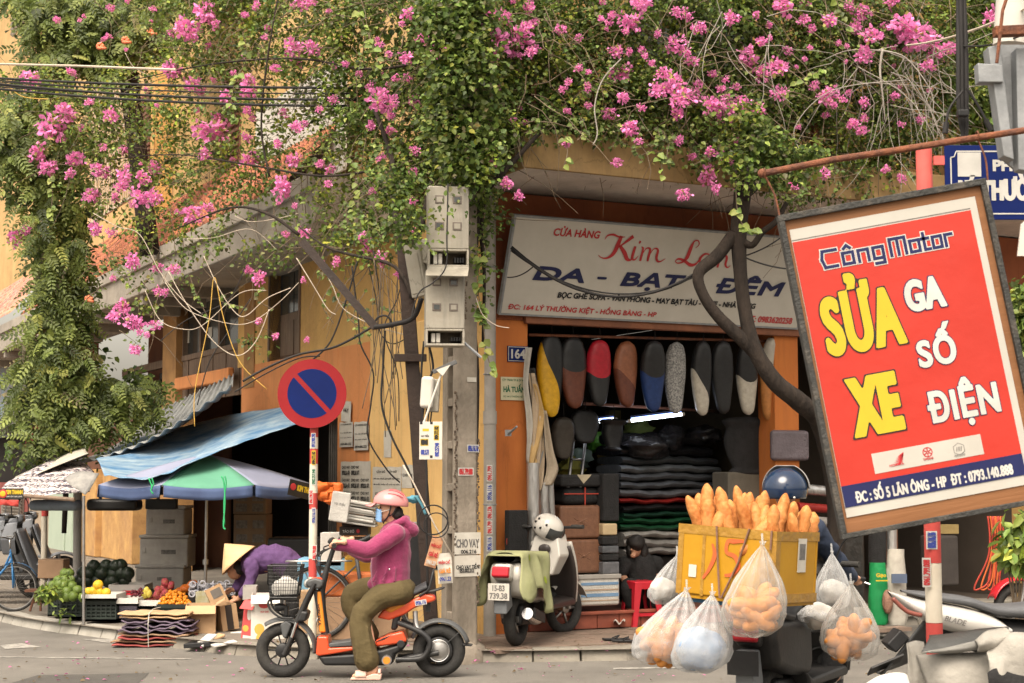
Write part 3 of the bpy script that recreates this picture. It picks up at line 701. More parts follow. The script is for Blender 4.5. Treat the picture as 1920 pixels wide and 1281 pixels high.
script([(1170,352),(1188,338),(1220,346),(1262,374),(1296,366),(1318,334)],[5,12,18,22,12,3])
script([(1378,312),(1350,308),(1322,332),(1318,362),(1336,376),(1362,352),(1384,312)],[8,12,18,16,8,4,5]); script([(1388,304),(1374,350),(1382,380),(1402,372),(1420,350)],[14,18,14,8,3])
script([(1428,318),(1440,326),(1428,372),(1424,390)],[4,14,17,14]); script([(1436,352),(1456,322),(1474,318),(1480,335),(1472,372),(1484,390),(1502,376)],[3,7,14,18,16,8,3])
# cables sagging over the sign
wq = [((958,465),(1305,512),.32,.013),((958,470),(1300,520),.26,.008),((960,462),(1330,500),.36,.007),((951,520),(1000,500),.03,.006),((1395,482),(1500,505),.03,.008),((1395,480),(1465,445),.02,.007)]
for i,(p,q,d,r) in enumerate(wq):
 g = G(); g.tube(sag(P(*p,14.35),P(*q,14.3),d),r,6)
 one(g,'overhead_cable',cable,['thick black cable drooping across the lettering of the long white shop sign','thin cable under the thick one on the white shop sign','lowest sagging cable on the white shop sign','short cable stub at the left edge of the white shop sign','cable leaving the twisted trunk to the right on the shop sign','cable rising from the twisted trunk to the shop sign corner'][i],'cable','cables across the shop sign',smooth=0)
# ---------------------------------------------------------------- wall plates
def plate(name,px0,py0,px1,py1,m,lab,off=.012,th=.012,F=SH,on=on_sh,edge=None):
 xa_,zb_ = on(px0,py1,off); xb_,zt__ = on(px1,py0,off); M = F @ T((xa_,-off,zb_)); t = thing(name,M,lab,'plate')
 g = G(M); g.bx(0,xb_-xa_,.0,th,0,zt__-zb_); g.build('panel',m,t)
 if edge: g = G(M); g.bx(.006,xb_-xa_-.006,-.001,.0,.006,zt__-zb_-.006); g.build('border',edge,t); g = G(M); g.bx(.012,xb_-xa_-.012,-.002,-.001,.012,zt__-zb_-.012); g.build('field',m,t)
 return t,M,xb_-xa_,zt__-zb_
t,M,w_,h_ = plate('house_number_plate',952,650,991,678,blue,'small blue enamel plate reading 164 on the orange pillar',edge=inkw)
text_box('164',M,w_*.16,h_*.2,w_*.68,h_*.6,inkw,t,bold=.03,dy=-.003)
t,M,w_,h_ = plate('company_plate',939,708,986,750,mat('cream_plate',(.60,.56,.38),rough=.6,bump=0),'cream plate reading HÀ TUẤN on the orange pillar below number 164')
text_box('HÀ TUẤN',M,w_*.1,h_*.34,w_*.86,h_*.38,inkg,t,bold=.035); text_box('CTY TNHH TM & DV HÀ',M,w_*.06,h_*.82,w_*.9,h_*.12,inkg,t,bold=.02); text_box('ĐC: 164 LÝ THƯỜNG KIỆT',M,w_*.1,h_*.1,w_*.8,h_*.12,inkg,t,bold=.02)
# hook on the pillar
g = G(); g.box(P(953,812,14.85),(.06,.03,.06)); g.cyl(P(953,814,14.82),P(969,800,14.7),.012,.01,6); one(g,'wall_bracket',galv,'small grey iron hook bracket sticking out of the orange pillar','bracket')
# ---------------------------------------------------------------- hanging repair-shop sign
BY = 6.3
def bpx(x,y): return P(x,y,BY)
o0 = bpx(1457,405); ux = (bpx(1853,333)-o0).normalized(); uz = Vector((-ux.z,0,ux.x)); BM = frame(o0,ux,uz.cross(ux),uz)
kpx = BY/FPX
rsn = thing('repair_sign',BM,'tilted red banner reading SỬA XE in a wooden frame hanging from a rusty bar','sign')
W0,H0 = 402*kpx,619*kpx
g = G(BM); g.bx(.02,W0-.02,.006,.03,-H0+.02,-.02); g.build('backing_board',mat('plywood',(.25,.11,.045),(.19,.08,.03),sc=2.2,rough=.6,bump=.1,stretch=(.6,.6,9),grime=.2,gcol=(.14,.06,.03)),rsn)
fr = mat('frame_grey_black',(.045,.045,.043),(.03,.03,.028),sc=20,rough=.7,bump=.4,bsc=80,grime=.5,gcol=(.22,.18,.14))
for x0,x1,z0,z1 in ((0,W0,-.026,.0),(0,W0,-H0,-H0+.02),(0,.024,-H0+.02,-.026),(W0-.024,W0,-H0+.02,-.026)):
 g = G(BM); g.bx(x0,x1,-.014,.035,z0,z1); g.build('frame_rail',fr,rsn,bevel=.003)
def uv(px,py): q = BM.inverted() @ bpx(px,py); return q.x,q.z
def bpanel(name,p0,p1,m,y):      # bottom-left and top-right pixels
 (x0,z0),(x1,z1) = uv(*p0),uv(*p1); g = G(BM); g.bx(x0,x1,y,y+.0012,z0,z1); return g.build(name,m,rsn),x0,x1,z0,z1
bnr = mat('banner_white',(.47,.45,.41),(.42,.40,.36),sc=4,rough=.4,bump=.06,grime=.2,gcol=(.42,.38,.33))
rdm = mat('banner_red',(.46,.036,.024),(.42,.032,.021),sc=2,rough=.36,bump=.35,bsc=3.5,grime=.22,gcol=(.30,.035,.025))
nvm = mat('banner_navy',(.014,.018,.085),rough=.4,bump=.03)
bpanel('banner',(1588,971),(1828,368),bnr,.002);
x0,z0 = uv(1588,971); x1,z1 = uv(1828,368)
bx0,bz0 = uv(1583,942); bx1,bz1 = uv(1820,394)
g = G(BM); g.bx(bx0,bx1,.0005,.0019,bz0,bz1); g.build('banner_field',rdm,rsn)
ln_ = G(BM); ln_.bx(bx0,bx1,.0006,.0018,bz1+.006,bz1+.009); ln_.build('border_line',inkp,rsn)
nz0 = uv(1588,952)[1]; nz1 = uv(1580,912)[1]
g = G(BM); g.bx(bx0,bx1,-.0004,.0004,nz0,nz1); g.build('address_strip',nvm,rsn)
def rt(s,bl,wpx,hpx,m,bold,out=None,ow=.03,dy=-.0015,sp=1.0):
 x,z = uv(*bl); text_box(s,BM,x,z,wpx*kpx,hpx*kpx,m,rsn,'lettering',bold,0,out,ow,dy,0,None,sp)
rt('SỬA',(1554,672),152,152,inky,.034,inkb,.016,sp=1.1)
rt('XE',(1605,822),96,112,inky,.048,inkb,.018,sp=1.1)
rt('GA',(1702,588),76,62,inkw,.045,nvm,.022,sp=1.1)
rt('SỐ',(1725,692),74,80,inkw,.038,nvm,.02,sp=1.1)
rt('ĐIỆN',(1748,811),136,92,inkw,.034,nvm,.018,sp=1.1)
# the angular 'Công Motor' line drawn as square strokes, in units of one letter height
TX,TZ = uv(1544,503); U = 31*kpx; GW = 250*kpx
def sq(strokes,x0,wl,layer):
 for pts in strokes:
  P_ = [Vector((TX + (x0+p[0]*wl)*GW/10.9,0,TZ + p[1]*U)) for p in pts]
  wd = U*(.19 if layer == 0 else .31)
  for i in range(len(P_)-1):
   d = (P_[i+1]-P_[i]); L = d.length; an = math.atan2(d.z,d.x); c = (P_[i]+P_[i+1])/2
   gl[layer].box((c.x,-.0016 if layer == 0 else -.0009,c.z),(L+wd,.0004+.00002*i,wd),r=Matrix.Rotation(-an,3,'Y'))
gl = [G(BM),G(BM)]
LET = [([[(1,1),(.1,1),(.0,.5),(.15,0),(.95,0)]],0,1.25),([[(0,0),(0,.68),(1,.68),(1,0),(0,0)],[(.2,.95),(.5,1.12),(.8,.95)]],1.75,.85),([[(0,0),(0,.68),(.95,.68),(.95,0)]],3.05,.85),
       ([[(.95,0),(0,0),(0,.68),(.95,.68),(.95,-.3),(.1,-.3)]],4.3,.85),([[(0,0),(0,1),(.5,1),(.5,0)],[(.5,1),(1,1),(1,0)]],5.75,1.25),([[(0,0),(0,.68),(1,.68),(1,0),(0,0)]],7.4,.75),
       ([[(.3,1),(.3,0),(1,0)],[(0,.68),(.9,.68)]],8.4,.6),([[(0,0),(0,.68),(1,.68),(1,0),(0,0)]],9.3,.7),([[(0,0),(0,.68),(1,.68)]],10.35,.55)]
for st,x0_,wl_ in LET:
 sq(st,x0_,wl_,0); sq(st,x0_,wl_,1)
gl[0].build('lettering',nvm,rsn); gl[1].build('lettering_outline',inkw,rsn)
rt('ĐC : SỐ 5 LÃN ÔNG - HP  ĐT : 0793.140.888',(1606,944),300,32,inkw,.032,sp=1.06)
lx0,lz0 = uv(1641,889);
g = G(BM); g.bx(lx0,lx0+208*kpx,-.0006,.0002,lz0,lz0+38*kpx); g.build('logo_strip',bnr,rsn)
def lg(px,py): x,z = uv(px,py); return BM @ T((x,-.0012,z))
M = lg(1684,864); k = kpx
for i in range(6):
 g = G(M); y_ = (-9+i*3.2)*k; g.add([(-14*k+i*2.6*k,0,y_),(2*k+i*2*k,0,y_+1.2*k),(13*k-(5-i)*.6*k,0,y_+7.5*k),(0*k+i*k,0,y_+3.4*k)],[(0,1,2,3)]); g.build('wing_feather',inkr,rsn)
text_box('HONDA',lg(1668,876),0,0,28*k,4.5*k,inkr,rsn,bold=.03)
g = G(lg(1739,848)); n = 24
g.add([(r*k*math.cos(2*math.pi*i/n),0,r*k*math.sin(2*math.pi*i/n)) for r in (9.5,7.6) for i in range(n)],[(i,(i+1) % n,n+(i+1) % n,n+i) for i in range(n)]); g.build('emblem_ring',inkr,rsn)
for q in range(6):
 g = G(lg(1739,848)); g.box((math.cos(q*math.pi/3+.5)*4.4*k,0,math.sin(q*math.pi/3+.5)*4.4*k),(6.4*k,.0003,2.2*k),r=Matrix.Rotation(-(q*math.pi/3+.5),3,'Y')); g.build('emblem_bar',inkr,rsn)
text_box('YAMAHA',lg(1731,864),0,0,20*k,4.5*k,inkr,rsn,bold=.03)
g = G(lg(1798,842)); hx = [(r*k*math.sin(math.pi/3*i),0,r*k*math.cos(math.pi/3*i)) for r in (12,10.8) for i in range(6)]; g.add(hx,[(i,(i+1) % 6,6+(i+1) % 6,6+i) for i in range(6)]); g.build('hexagon_emblem',inkp,rsn)
g = G(lg(1798,842));
for q in range(4): g.box(((q-1.5)*3*k,0,0),(1.3*k,.0003,9*k),r=Matrix.Rotation(.3,3,'Y'))
g.build('emblem_mark',inkp,rsn)
text_box('PIAGGIO',lg(1790,857),0,0,20*k,4*k,inkp,rsn,bold=.02)
# rusty bar with its hangers
g = G(); g.tube([bpx(1432,325),bpx(1560,300),bpx(1700,279),bpx(1800,263),bpx(2010,231)],.0135,12); g.ell(bpx(1429,325),.018); bar = one(g,'rusty_bar',rust,'long rusty iron bar carrying the tilted red banner','bar',smooth=30)
for p,q,lab in (((1433,328),(1462,408),'rusty wire tying the upper left corner of the red banner to the bar'),((1832,258),(1852,338),'wire tying the upper right corner of the red banner to the bar')):
 g = G(); g.tube(smooth_path([bpx(*p),(bpx(*p)+bpx(*q))/2+Vector((.012,0,0)),bpx(*q)],6),.004,6); g.torus(bpx(p[0],p[1]-3),.019,.003,'x',14,5); one(g,'wire_hanger',rust,lab,'wire')
# ---------------------------------------------------------------- street name sign on its red and white post
Y2 = 7.5
pp = P(1748,1000,Y2); PM = T((pp.x,Y2,PVZ*0))
post = thing('street_sign_post',PM,'red and white banded post standing behind the tilted red banner','post')
wp = mat('post_white',(.66,.60,.50),(.58,.52,.42),sc=6,rough=.6,bump=.1,grime=.4,gcol=(.40,.26,.14)); rp_ = mat('post_red',(.52,.07,.06),(.42,.05,.045),sc=6,rough=.6,bump=.1,grime=.3,gcol=(.35,.12,.08))
rpt = mat('post_red_faded',(.66,.13,.11),(.58,.10,.09),sc=6,rough=.6,bump=.1)
def zat(px,py,Y): return P(px,py,Y).z
def band(post_,X,Y,r,z0,z1,m): g = G(T((X,Y,0))); g.cyl((0,0,z0),(0,0,z1),r,n=20); g.build('band',m,post_,smooth=40)
zz = [0,zat(1748,1190,Y2)-.12,zat(1748,1168,Y2),zat(1748,1056,Y2),zat(1748,985,Y2)+.1,zat(1748,700,Y2),zat(1740,560,Y2),zat(1735,450,Y2),zat(1733,279,Y2)]
for i,m in enumerate((wp,rp_,wp,rp_,wp,rp_,wp,rpt)): band(post,pp.x,Y2,.038,zz[i]+(.002 if i else 0),zz[i+1] if not i == 0 else zz[1],m)
xs_ = P(1772,300,Y2); M = frame(P(1774,412,Y2-.05),Vector((1,0,.0)).normalized(),Vector((0,1,0)),ZU)
k = Y2/FPX
sgn_ = thing('street_name_sign',M,'blue street name plate with white lettering PHỐ LÝ THƯỜNG KIỆT behind the banner','sign')
g = G(M); g.bx(0,300*k,0,.012,0,142*k); g.build('panel',blue,sgn_,bevel=.002)
for x0,x1,z0,z1 in ((10,290,10,12.5),(22,278,129,131.5),(10,12.5,12.5,118),(287.5,290,12.5,118)):
 g = G(M); g.bx(x0*k,x1*k,-.0015,0,z0*k,z1*k); g.build('border',inkw,sgn_)
g = G(M); g.tube([(11*k,-.001,118*k),(18*k,-.001,120*k),(22*k,-.001,130*k)],.0032,4); g.build('border',inkw,sgn_)
text_box('PHỐ',M,90*k,92*k,62*k,34*k,inkw,sgn_,bold=.05); text_box('LÝ THƯỜNG KIỆT',M,24*k,26*k,258*k,62*k,inkw,sgn_,bold=.05)
g = G(M); g.bx(24*k,68*k,-.002,-.0005,82*k,128*k); g.build('white_sticker',inkw,sgn_)
g = G(M); g.bx(-20*k,4*k,.002,.02,105*k,122*k); g.build('clamp',rpt,sgn_); g = G(M); g.bx(-20*k,4*k,.002,.02,20*k,36*k); g.build('clamp',rpt,sgn_)
def sticker(name,F,x,z,w_,h_,m,s,mi,par=None,lab=None,rot=0,fx=.12,fz=.2,bold=.03,vertical=False):
 g = G(F);
 g.bx(x,x+w_,-.0008,0,z,z+h_); o = g.build(name,m,par)
 if s:
  if vertical:
   F2 = F @ frame(Vector((x+w_*(1-fz*.5),0,z+h_*fx*.5)),Vector((0,0,1)),Vector((0,1,0)),Vector((-1,0,0)))
   text_box(s,F2,0,0,h_*(1-fx),w_*(1-fz),mi,par or o,bold=bold,dy=-.0025)
  else: text_box(s,F,x+w_*fx*.5,z+h_*fz*.5,w_*(1-fx),h_*(1-fz),mi,par or o,bold=bold,dy=-.0025)
 return o
F = T((pp.x,Y2-.0388,0))
def vst(px0,px1,py0,py1,m,s,mi,YY,F_,par,X):
 p0 = P(px0,py1,YY); p1 = P(px1,py0,YY); sticker('sticker',F_,p0.x-X,p0.z,p1.x-p0.x,p1.z-p0.z,m,s,mi,par,vertical=True)
vst(1737,1757,996,1030,inkw,'0936.116.116',inkbl,Y2-.04,F,post,pp.x); vst(1730,1745,1046,1101,inkw,'0961.799.088',inkr,Y2-.04,F,post,pp.x)
# ---------------------------------------------------------------- electric pole bracket and cables at the right edge
gp = thing('steel_channel',T(P(1885,700,6.45)),'grey folded steel channel hanging down at the right edge above the banner','steel channel')
def pl(pts,Y,th,m,par,name,**kk):
 g = G(); n = len(pts); A = [P(x,y,Y) for x,y in pts]; B = [v+Vector((0,th,0)) for v in A]
 g.add(A+B,[tuple(range(n)),tuple(range(2*n-1,n-1,-1))] + [(i,i+n,(i+1) % n+n,(i+1) % n) for i in range(n)]); return g.build(name,m,par,**kk)
pl([(1853,88),(1876,84),(1920,84),(1960,90),(1960,330),(1908,322),(1880,298),(1853,130)],6.5,.02,galv,gp,'web')
pl([(1853,88),(1876,84),(1902,300),(1882,292)],6.42,.08,galv,gp,'flange',bevel=.004)
pl([(1905,90),(1925,90),(1935,322),(1910,318)],6.43,.07,galv,gp,'flange',bevel=.004)
pl([(1833,118),(1880,122),(1882,154),(1836,154)],6.40,.06,galv,gp,'bracket',bevel=.004)
pl([(1866,48),(1960,44),(1960,62),(1868,66)],6.36,.05,rust,gp,'cross_iron',bevel=.004)
g = G(); g.cyl(P(1905,-60,6.75),P(1895,86,6.75),.075,n=16); one(g,'utility_pole',white,'pale pole top behind the steel channel in the upper right corner','pole',smooth=40)
g = G(); g.tube([P(1893,-20,6.3),P(1880,20,6.3),P(1869,118,6.3)],.007,8); one(g,'rusty_rod',rust,'thin rusty rod in the upper right corner by the pole top','rod')
for i,(x0,x1,dx) in enumerate(((1800,1806,0),(1805,1808,3),(1797,1811,-3))):
 g = G(); g.tube(smooth_path([P(x0,-40,7.0+i*.02),P(x0+3+dx,90,7),P(x0+4+dx,200,7),P(x1+dx,262,7)],5),.011,8)
 one(g,'hanging_cable',cable,['front black cable of the bundle hanging before the pink flowers at right','middle black cable of the bundle hanging before the pink flowers at right','rear black cable of the bundle hanging before the pink flowers at right'][i],'cable','cable bundle at the right',smooth=0)
for i,q in enumerate(([(1806,170),(1780,205),(1772,250)],[(1812,165),(1835,200),(1858,245)])):
 g = G(); pts = smooth_path([P(x,y,6.95) for x,y in q],6); g.tube(pts,.006,6); g.tube([pts[-4],pts[-1]],.013,8)
 one(g,'cable_end',cable,['loose cable end with a plug bending left off the black bundle','loose cable end with a plug bending right off the black bundle'][i],'cable','loose cable ends')
g = G(); g.box(P(1805,213,6.95),(.05,.04,.03)); one(g,'cable_clamp',black,'black clamp round the hanging cable bundle at right','clamp',bevel=.006)
g = G(); g.tube(sag(P(1700,85,9.5),P(1925,15,6.6),.03),.006,6); one(g,'white_wire',cablew,'pale wire running up to the right corner over the pink flowers','wire')
g = G(); g.tube(sag(P(1805,86,7.0),P(1925,62,6.6),.02),.004,6); one(g,'thin_wire',cable,'thin dark wire from the black bundle to the steel channel','wire')
pl([(1915,420),(1960,380),(1960,480),(1908,480)],6.0,.01,white,None,'white_board'); o = [x for x in COL.objects if x.name == 'white_board'][0]; tag(o,'white board edge just showing at the right border beside the banner','board')
# ---------------------------------------------------------------- no parking sign and its post
Y3 = 14.05; p = P(587,1000,Y3); M = T((p.x,Y3,PVZ)); k = Y3/FPX
npn = thing('no_parking_sign',M,'round blue and red no parking sign with one red slash on a banded post','traffic sign')
c = P(585,738,Y3-.07); RR = 64.5*k
F = T((c.x,c.y,c.z))
g = G(F); g.tube([(0,.01,0),(0,.016,0)],RR,56); g.build('disc_back',galv,npn)
g = G(F); g.tube([(0,0,0),(0,.01,0)],RR,56); g.build('red_ring',mat('sign_red',(.27,.014,.018),(.23,.012,.016),sc=3,spec=.2,rough=.5,bump=.02,grime=.15,gcol=(.35,.08,.07)),npn)
n = 48; r2 = 46*k; hw = 4.4*k
for s_ in (1,-1):
 pts = []
 a0 = math.asin(hw/r2)
 for i in range(25):
  t_ = a0 + (math.pi-2*a0)*i/24; pts.append((r2*math.cos(t_),s_*r2*math.sin(t_)))
 rr_ = R_(-47); pts = [(x*math.cos(rr_)-z*math.sin(rr_),x*math.sin(rr_)+z*math.cos(rr_)) for x,z in pts]
 g = G(F); g.add([(x,-.0015,z) for x,z in pts],[tuple(range(25))]); g.build('blue_half',blue,npn)
zs = [PVZ,zat(588,1108,Y3),zat(588,1048,Y3),zat(588,1040,Y3)+.0,zat(588,925,Y3),zat(588,903,Y3),zat(587,855,Y3),zat(586,840,Y3),zat(586,800,Y3),c.z+RR*.8]
seq = [(PVZ,zat(588,1082,Y3),wp),(zat(588,1082,Y3),zat(588,1048,Y3),rp_),(zat(588,1048,Y3),zat(588,955,Y3),wp),(zat(588,955,Y3),zat(588,925,Y3),rp_),(zat(588,925,Y3),zat(588,870,Y3),wp),(zat(588,870,Y3),zat(588,842,Y3),rp_),(zat(588,842,Y3),zat(586,820,Y3),wp),(zat(586,820,Y3),c.z+RR*.85,rp_)]
for z0,z1,m in seq: band(npn,p.x,Y3,.036,z0+.002,z1,m)
F = T((p.x,Y3-.0368,0))
for px0,px1,y0,y1,m,s,mi in ((583,592,812,840,inkw,'0912.908.290',inkbl),(584,592,845,872,inky,'0904.772.182',inkb),(584,592,878,910,inkw,'0982.257.948',inkg),(579,587,918,945,inkw,'0961.190.542',inkr),(584,592,952,982,inkw,'0936.116.116',inkbl),(585,594,1022,1050,inkw,'0961.799.088',inkr)):
 vst(px0,px1,y0,y1,m,s,mi,Y3-.037,F,npn,p.x)
# ---------------------------------------------------------------- concrete utility pole with its pieces
Y4 = 13.56
xb0,xb1 = P(852,1225,Y4).x,P(906,1225,Y4).x
PMx = frame(Vector(((xb0+xb1)/2-.075,Y4+.12,0)),Vector((math.cos(.5),math.sin(.5),0)),Vector((-math.sin(.5),math.cos(.5),0)),ZU)
cp = thing('concrete_pole',PMx,'weathered concrete utility pole with stickers and rung slots in front of the shop corner','utility pole')
concp = mat('pole_concrete',(.34,.29,.235),(.17,.145,.115),sc=3.2,rough=.92,bump=.6,bsc=25,grime=.7,gcol=(.12,.095,.07),stretch=(1,1,.6))
wb,wt = .125,.09
def tap(g_,x0,x1,y0,y1,z0,z1,kx=.985):
 s1 = 1-(z1-z0)*.016; g_.add([(x0,y0,z0),(x1,y0,z0),(x1,y1,z0),(x0,y1,z0),(x0*s1,y0*s1,z1),(x1*s1,y0*s1,z1),(x1*s1,y1*s1,z1),(x0*s1,y1*s1,z1)],[(3,2,1,0),(4,5,6,7),(0,1,5,4),(1,2,6,5),(2,3,7,6),(3,0,4,7)])
PMx = PMx @ Matrix.Diagonal((.92,.92,1,1))
g = G(PMx); tap(g,-.12,.125,-.13,-.03,0,9); g.build('front_leaf',concp,cp,bevel=.04,bseg=3)
g = G(PMx); tap(g,-.12,.125,.07,.17,0,9); g.build('rear_leaf',concp,cp,bevel=.015)
g = G(PMx); tap(g,-.05,.06,-.03,.07,0,9); g.build('web',concp,cp)
for k_ in range(16):
 z = .35+k_*.36; g = G(PMx); g.bx(-.11*(1-.016*z),-.05*(1-.016*z),-.03,.07,z,z+.07); g.build('rung',concp,cp,bevel=.01)
g = G(PMx); g.lathe([(.26,0),(.24,PVZ+.02),(.19,PVZ+.05),(.15,PVZ+.08)],14,M=T((0,.02,0)),cap=True,wob=lambda q,z: 1+.12*math.sin(3*q+1)); g.build('base_collar',concp,cp,smooth=50)
def polest(px0,px1,py0,py1,m,s,mi,lab=None,**kk):
 off = PMx @ Vector((0,-.132,0)); nn = (PMx.to_3x3() @ Vector((0,-1,0)))
 a_ = PMx.inverted() @ hit(px0,py1,off,nn); b_ = PMx.inverted() @ hit(px1,py0,off,nn)
 F_ = PMx @ T((0,-.1325,0)); sticker('sticker',F_,a_.x,a_.z,b_.x-a_.x,b_.z-a_.z,m,s,mi,cp,**kk)
polest(876,898,834,848,inkw,'0936.116.116',inkbl); polest(859,888,877,892,inkw,'0961.799.088',inkr)
polest(852,901,998,1040,paper,'CHO VAY',inkp,fz=.6); polest(852,901,1041,1082,paper,'CHO VAY TIỀN',inkb,fz=.7); polest(862,895,1030,1039,paper,'006.216',inkb,fz=.1)
polest(876,893,708,716,paper,'',None); polest(860,890,1064,1076,paper,'053.002.212',inkb,fz=.3)
for (x0,z0,z1) in ((-.117,.9,2.3),(.118,.5,1.9),(-.02,2.9,3.6)):      # spalled strips with exposed aggregate
 g = G(PMx); rs0 = random.Random(int(z0*10))
 for k_ in range(int((z1-z0)/.022)):
  z = z0+k_*.022; g.ell((x0*(1-.016*z)+rs0.uniform(-.012,.012),-.128*(1-.016*z)+rs0.uniform(-.006,.008),z),(rs0.uniform(.006,.016),.010,rs0.uniform(.008,.016)),6,4)
 o = g.build('spalled_strip',mat('exposed_aggregate',(.20,.15,.11),(.08,.06,.045),sc=40,rough=.95,bump=.8),cp); o['kind'] = 'stuff'
# drainpipe
xp = on_sh(915,900,.12); DM = SH @ T((xp[0],-.16,PVZ))
dp = thing('drainpipe',DM,'grey plastic drainpipe with number stickers down the building corner','pipe')
pvc = mat('pvc_grey',(.34,.31,.28),(.27,.25,.22),sc=8,rough=.5,bump=.05,grime=.35,gcol=(.16,.13,.1))
g = G(DM); g.cyl((0,0,0),(0,0,2.0),.058,n=16); g.build('pipe_length',pvc,dp,smooth=40)
g = G(DM); g.cyl((0,0,2.0),(0,0,4.1),.054,n=16); g.build('pipe_length',pvc,dp,smooth=40)
g = G(DM); g.cyl((0,0,1.94),(0,0,2.06),.064,n=16); g.build('coupling',pvc,dp,smooth=40)
for z in (1.2,2.4,3.4): g = G(DM); g.torus((0,0,z),.06,.006,'z',16,5); g.build('clamp_ring',galv,dp)
DZ = DM @ Vector((0,0,0))
for py0,py1,s,mi in ((872,903,'0961.799',inkr),(908,940,'0936.116',inkbl),(948,974,'0961.236',inkr),(976,1002,'0961.799',inkr),(1006,1034,'0936.116',inkbl),(1040,1066,'0961.236',inkr)):
 z0 = P(915,py1,DZ.y-.06).z-PVZ; z1 = P(915,py0,DZ.y-.06).z-PVZ; F_ = T((DZ.x,DZ.y-.0605,PVZ)); sticker('sticker',F_,-.028,z0,.052,z1-z0,inkw,s,mi,dp,vertical=True)
# ---------------------------------------------------------------- meter boxes on the pole
gbx = mat('meter_box_grey',(.37,.34,.285),(.29,.265,.215),streak=.75,sc=6,rough=.6,bump=.08,grime=.8,gcol=(.22,.18,.13))
def meter(px0,px1,py0,py1,Y,ry,lab,tilt=0,lid=True):
 p0 = P(px0,py1,Y); p1 = P(px1,py0,Y); M = T(p0) @ RZ(ry) @ RY(tilt); W,H = p1.x-p0.x,p1.z-p0.z
 t = thing('meter_box',M,lab,'meter box','electric meter boxes on the pole'); D = .2; s = W/.35; cz = H*.22
 g = G(M); g.bx(0,W,0,D,cz,H); g.build('housing',gbx,t,bevel=.012)
 for x0,x1,z0,z1 in ((0,W,.0,.018),(0,.018,.018,cz),(W-.018,W,.018,cz),(.018,W-.018,cz-.016,cz)):
  g = G(M); g.bx(x0,x1,.0,D,z0,z1); g.build('compartment_frame',gbx,t,bevel=.004)
 g = G(M); g.bx(.018,W-.018,D-.03,D-.01,.018,cz-.016); g.build('compartment_back',mat('box_dark',(.13,.105,.08),(.05,.04,.03),sc=18,rough=.8),t)
 for k_ in range(2): g = G(M); g.bx(.05+k_*.04,.082+k_*.04,.05,D-.03,.03,cz-.03); g.build('fuse',white if k_ < 2 else black,t,bevel=.004)
 for k_ in range(4): g = G(M); g.bx(W*.66+k_*.022,W*.66+k_*.022+.014,.07,D-.03,.045,cz-.06); g.build('terminal',black,t)
 for ix in (0,1):
  for iz in (0,1):
   x0 = W*(.17+.43*ix); z0 = cz+(H-cz)*(.30+.42*iz); g = G(M); g.bx(x0,x0+W*.22,-.006,.002,z0,z0+H*.10); wf = g.build('window',mat('meter_window',(.16,.13,.11),sc=20,rough=.3),t,bevel=.003)
   g = G(M); g.bx(x0+.012,x0+W*.22-.012,-.008,-.006,z0+.012,z0+H*.10-.012); g.build('pane',glass if (ix+iz) % 2 == 0 else gbx,wf)
 return t,M,W,H
t1,M1,W1,H1 = meter(802,880,348,500,12.95,.12,'upper grey electric meter box on the concrete pole, half behind leaves')
t2,M2,W2,H2 = meter(798,872,505,648,12.9,.12,'lower pale electric meter box on the concrete pole with open fuse compartment')
g = G(M1); g.add([(0,-.0,0),(W1,-.0,0),(W1-.03,-.2,-.1),(-.03,-.2,-.1)],[(0,1,2,3)]); g.build('open_flap',gbx,t1,solid=.006)
g = G(M2 @ T((W2,.05,0))); g.tube([(0,0,.03),(.14,0,-.09)],.012,6); g.build('stay_rod',galv,t2)
for i,(x,y,ry,lab) in enumerate(((772,540,-.35,'narrow tilted meter box wedged behind the lower meter box'),(772,470,.5,'small tilted box on the brown post left of the upper meter box'))):
 p = P(x,y+20,13.15); M = T(p) @ RY(ry*.5) @ RZ(-.6); t = thing('junction_box',M,lab,'junction box','junction boxes by the meter boxes'); hh = (.45,.2)[i]
 g = G(M); g.bx(0,.16,0,.12,0,hh); g.build('housing',gbx,t,bevel=.01); g = G(M); g.bx(.02,.14,-.008,0,.03,hh*.8); g.build('cover',gbx,t,bevel=.003)
# ---------------------------------------------------------------- brown steel post beside the pole
Yb = 13.8; p0 = P(812,1130,Yb); p0.z = PVZ; p1 = P(752,400,Yb)
bp_ = thing('brown_steel_post',T(p0),'leaning brown steel post with a short crossbar beside the concrete pole','steel post')
ax = (p1-p0).normalized()
MB_ = frame(p0,Vector((1,0,0)),ax.cross(Vector((1,0,0))),ax)
L_ = (p1-p0).length
g = G(MB_); g.bx(-.058,.058,-.02,0,0,L_); g.build('flange',brownst,bp_); g = G(MB_); g.bx(-.01,.01,0,.09,0,L_); g.build('web',brownst,bp_); g = G(MB_); g.bx(-.058,.058,.09,.11,0,L_); g.build('flange',brownst,bp_)
z = P(770,672,Yb); g = G(); g.box(z+Vector((0,-.05,0)),(.28,.04,.065)); g.build('crossbar',brownst,bp_,bevel=.004)
for p,q,r in (((570,455),(706,612),.04),((700,612),(770,596),.02),((560,440),(640,470),.045),((640,470),(775,500),.03)):
 pass
st = thing('steel_stay',T(P(706,615,13.7)),'dark diagonal steel stay in front of the yellow side wall','stay')
g = G(); a_,b_ = P(566,452,13.9),P(704,614,13.75); d = (b_-a_).normalized(); MM = frame(a_,d,Vector((0,1,0)),d.cross(Vector((0,1,0)))); g.M = MM; g.bx(0,(b_-a_).length,-.03,.0,-.035,.035); g.build('flat_bar',brownst,st)
g = G(MM); g.bx(0,(b_-a_).length,.0,.05,-.006,.006); g.build('rib',brownst,st)
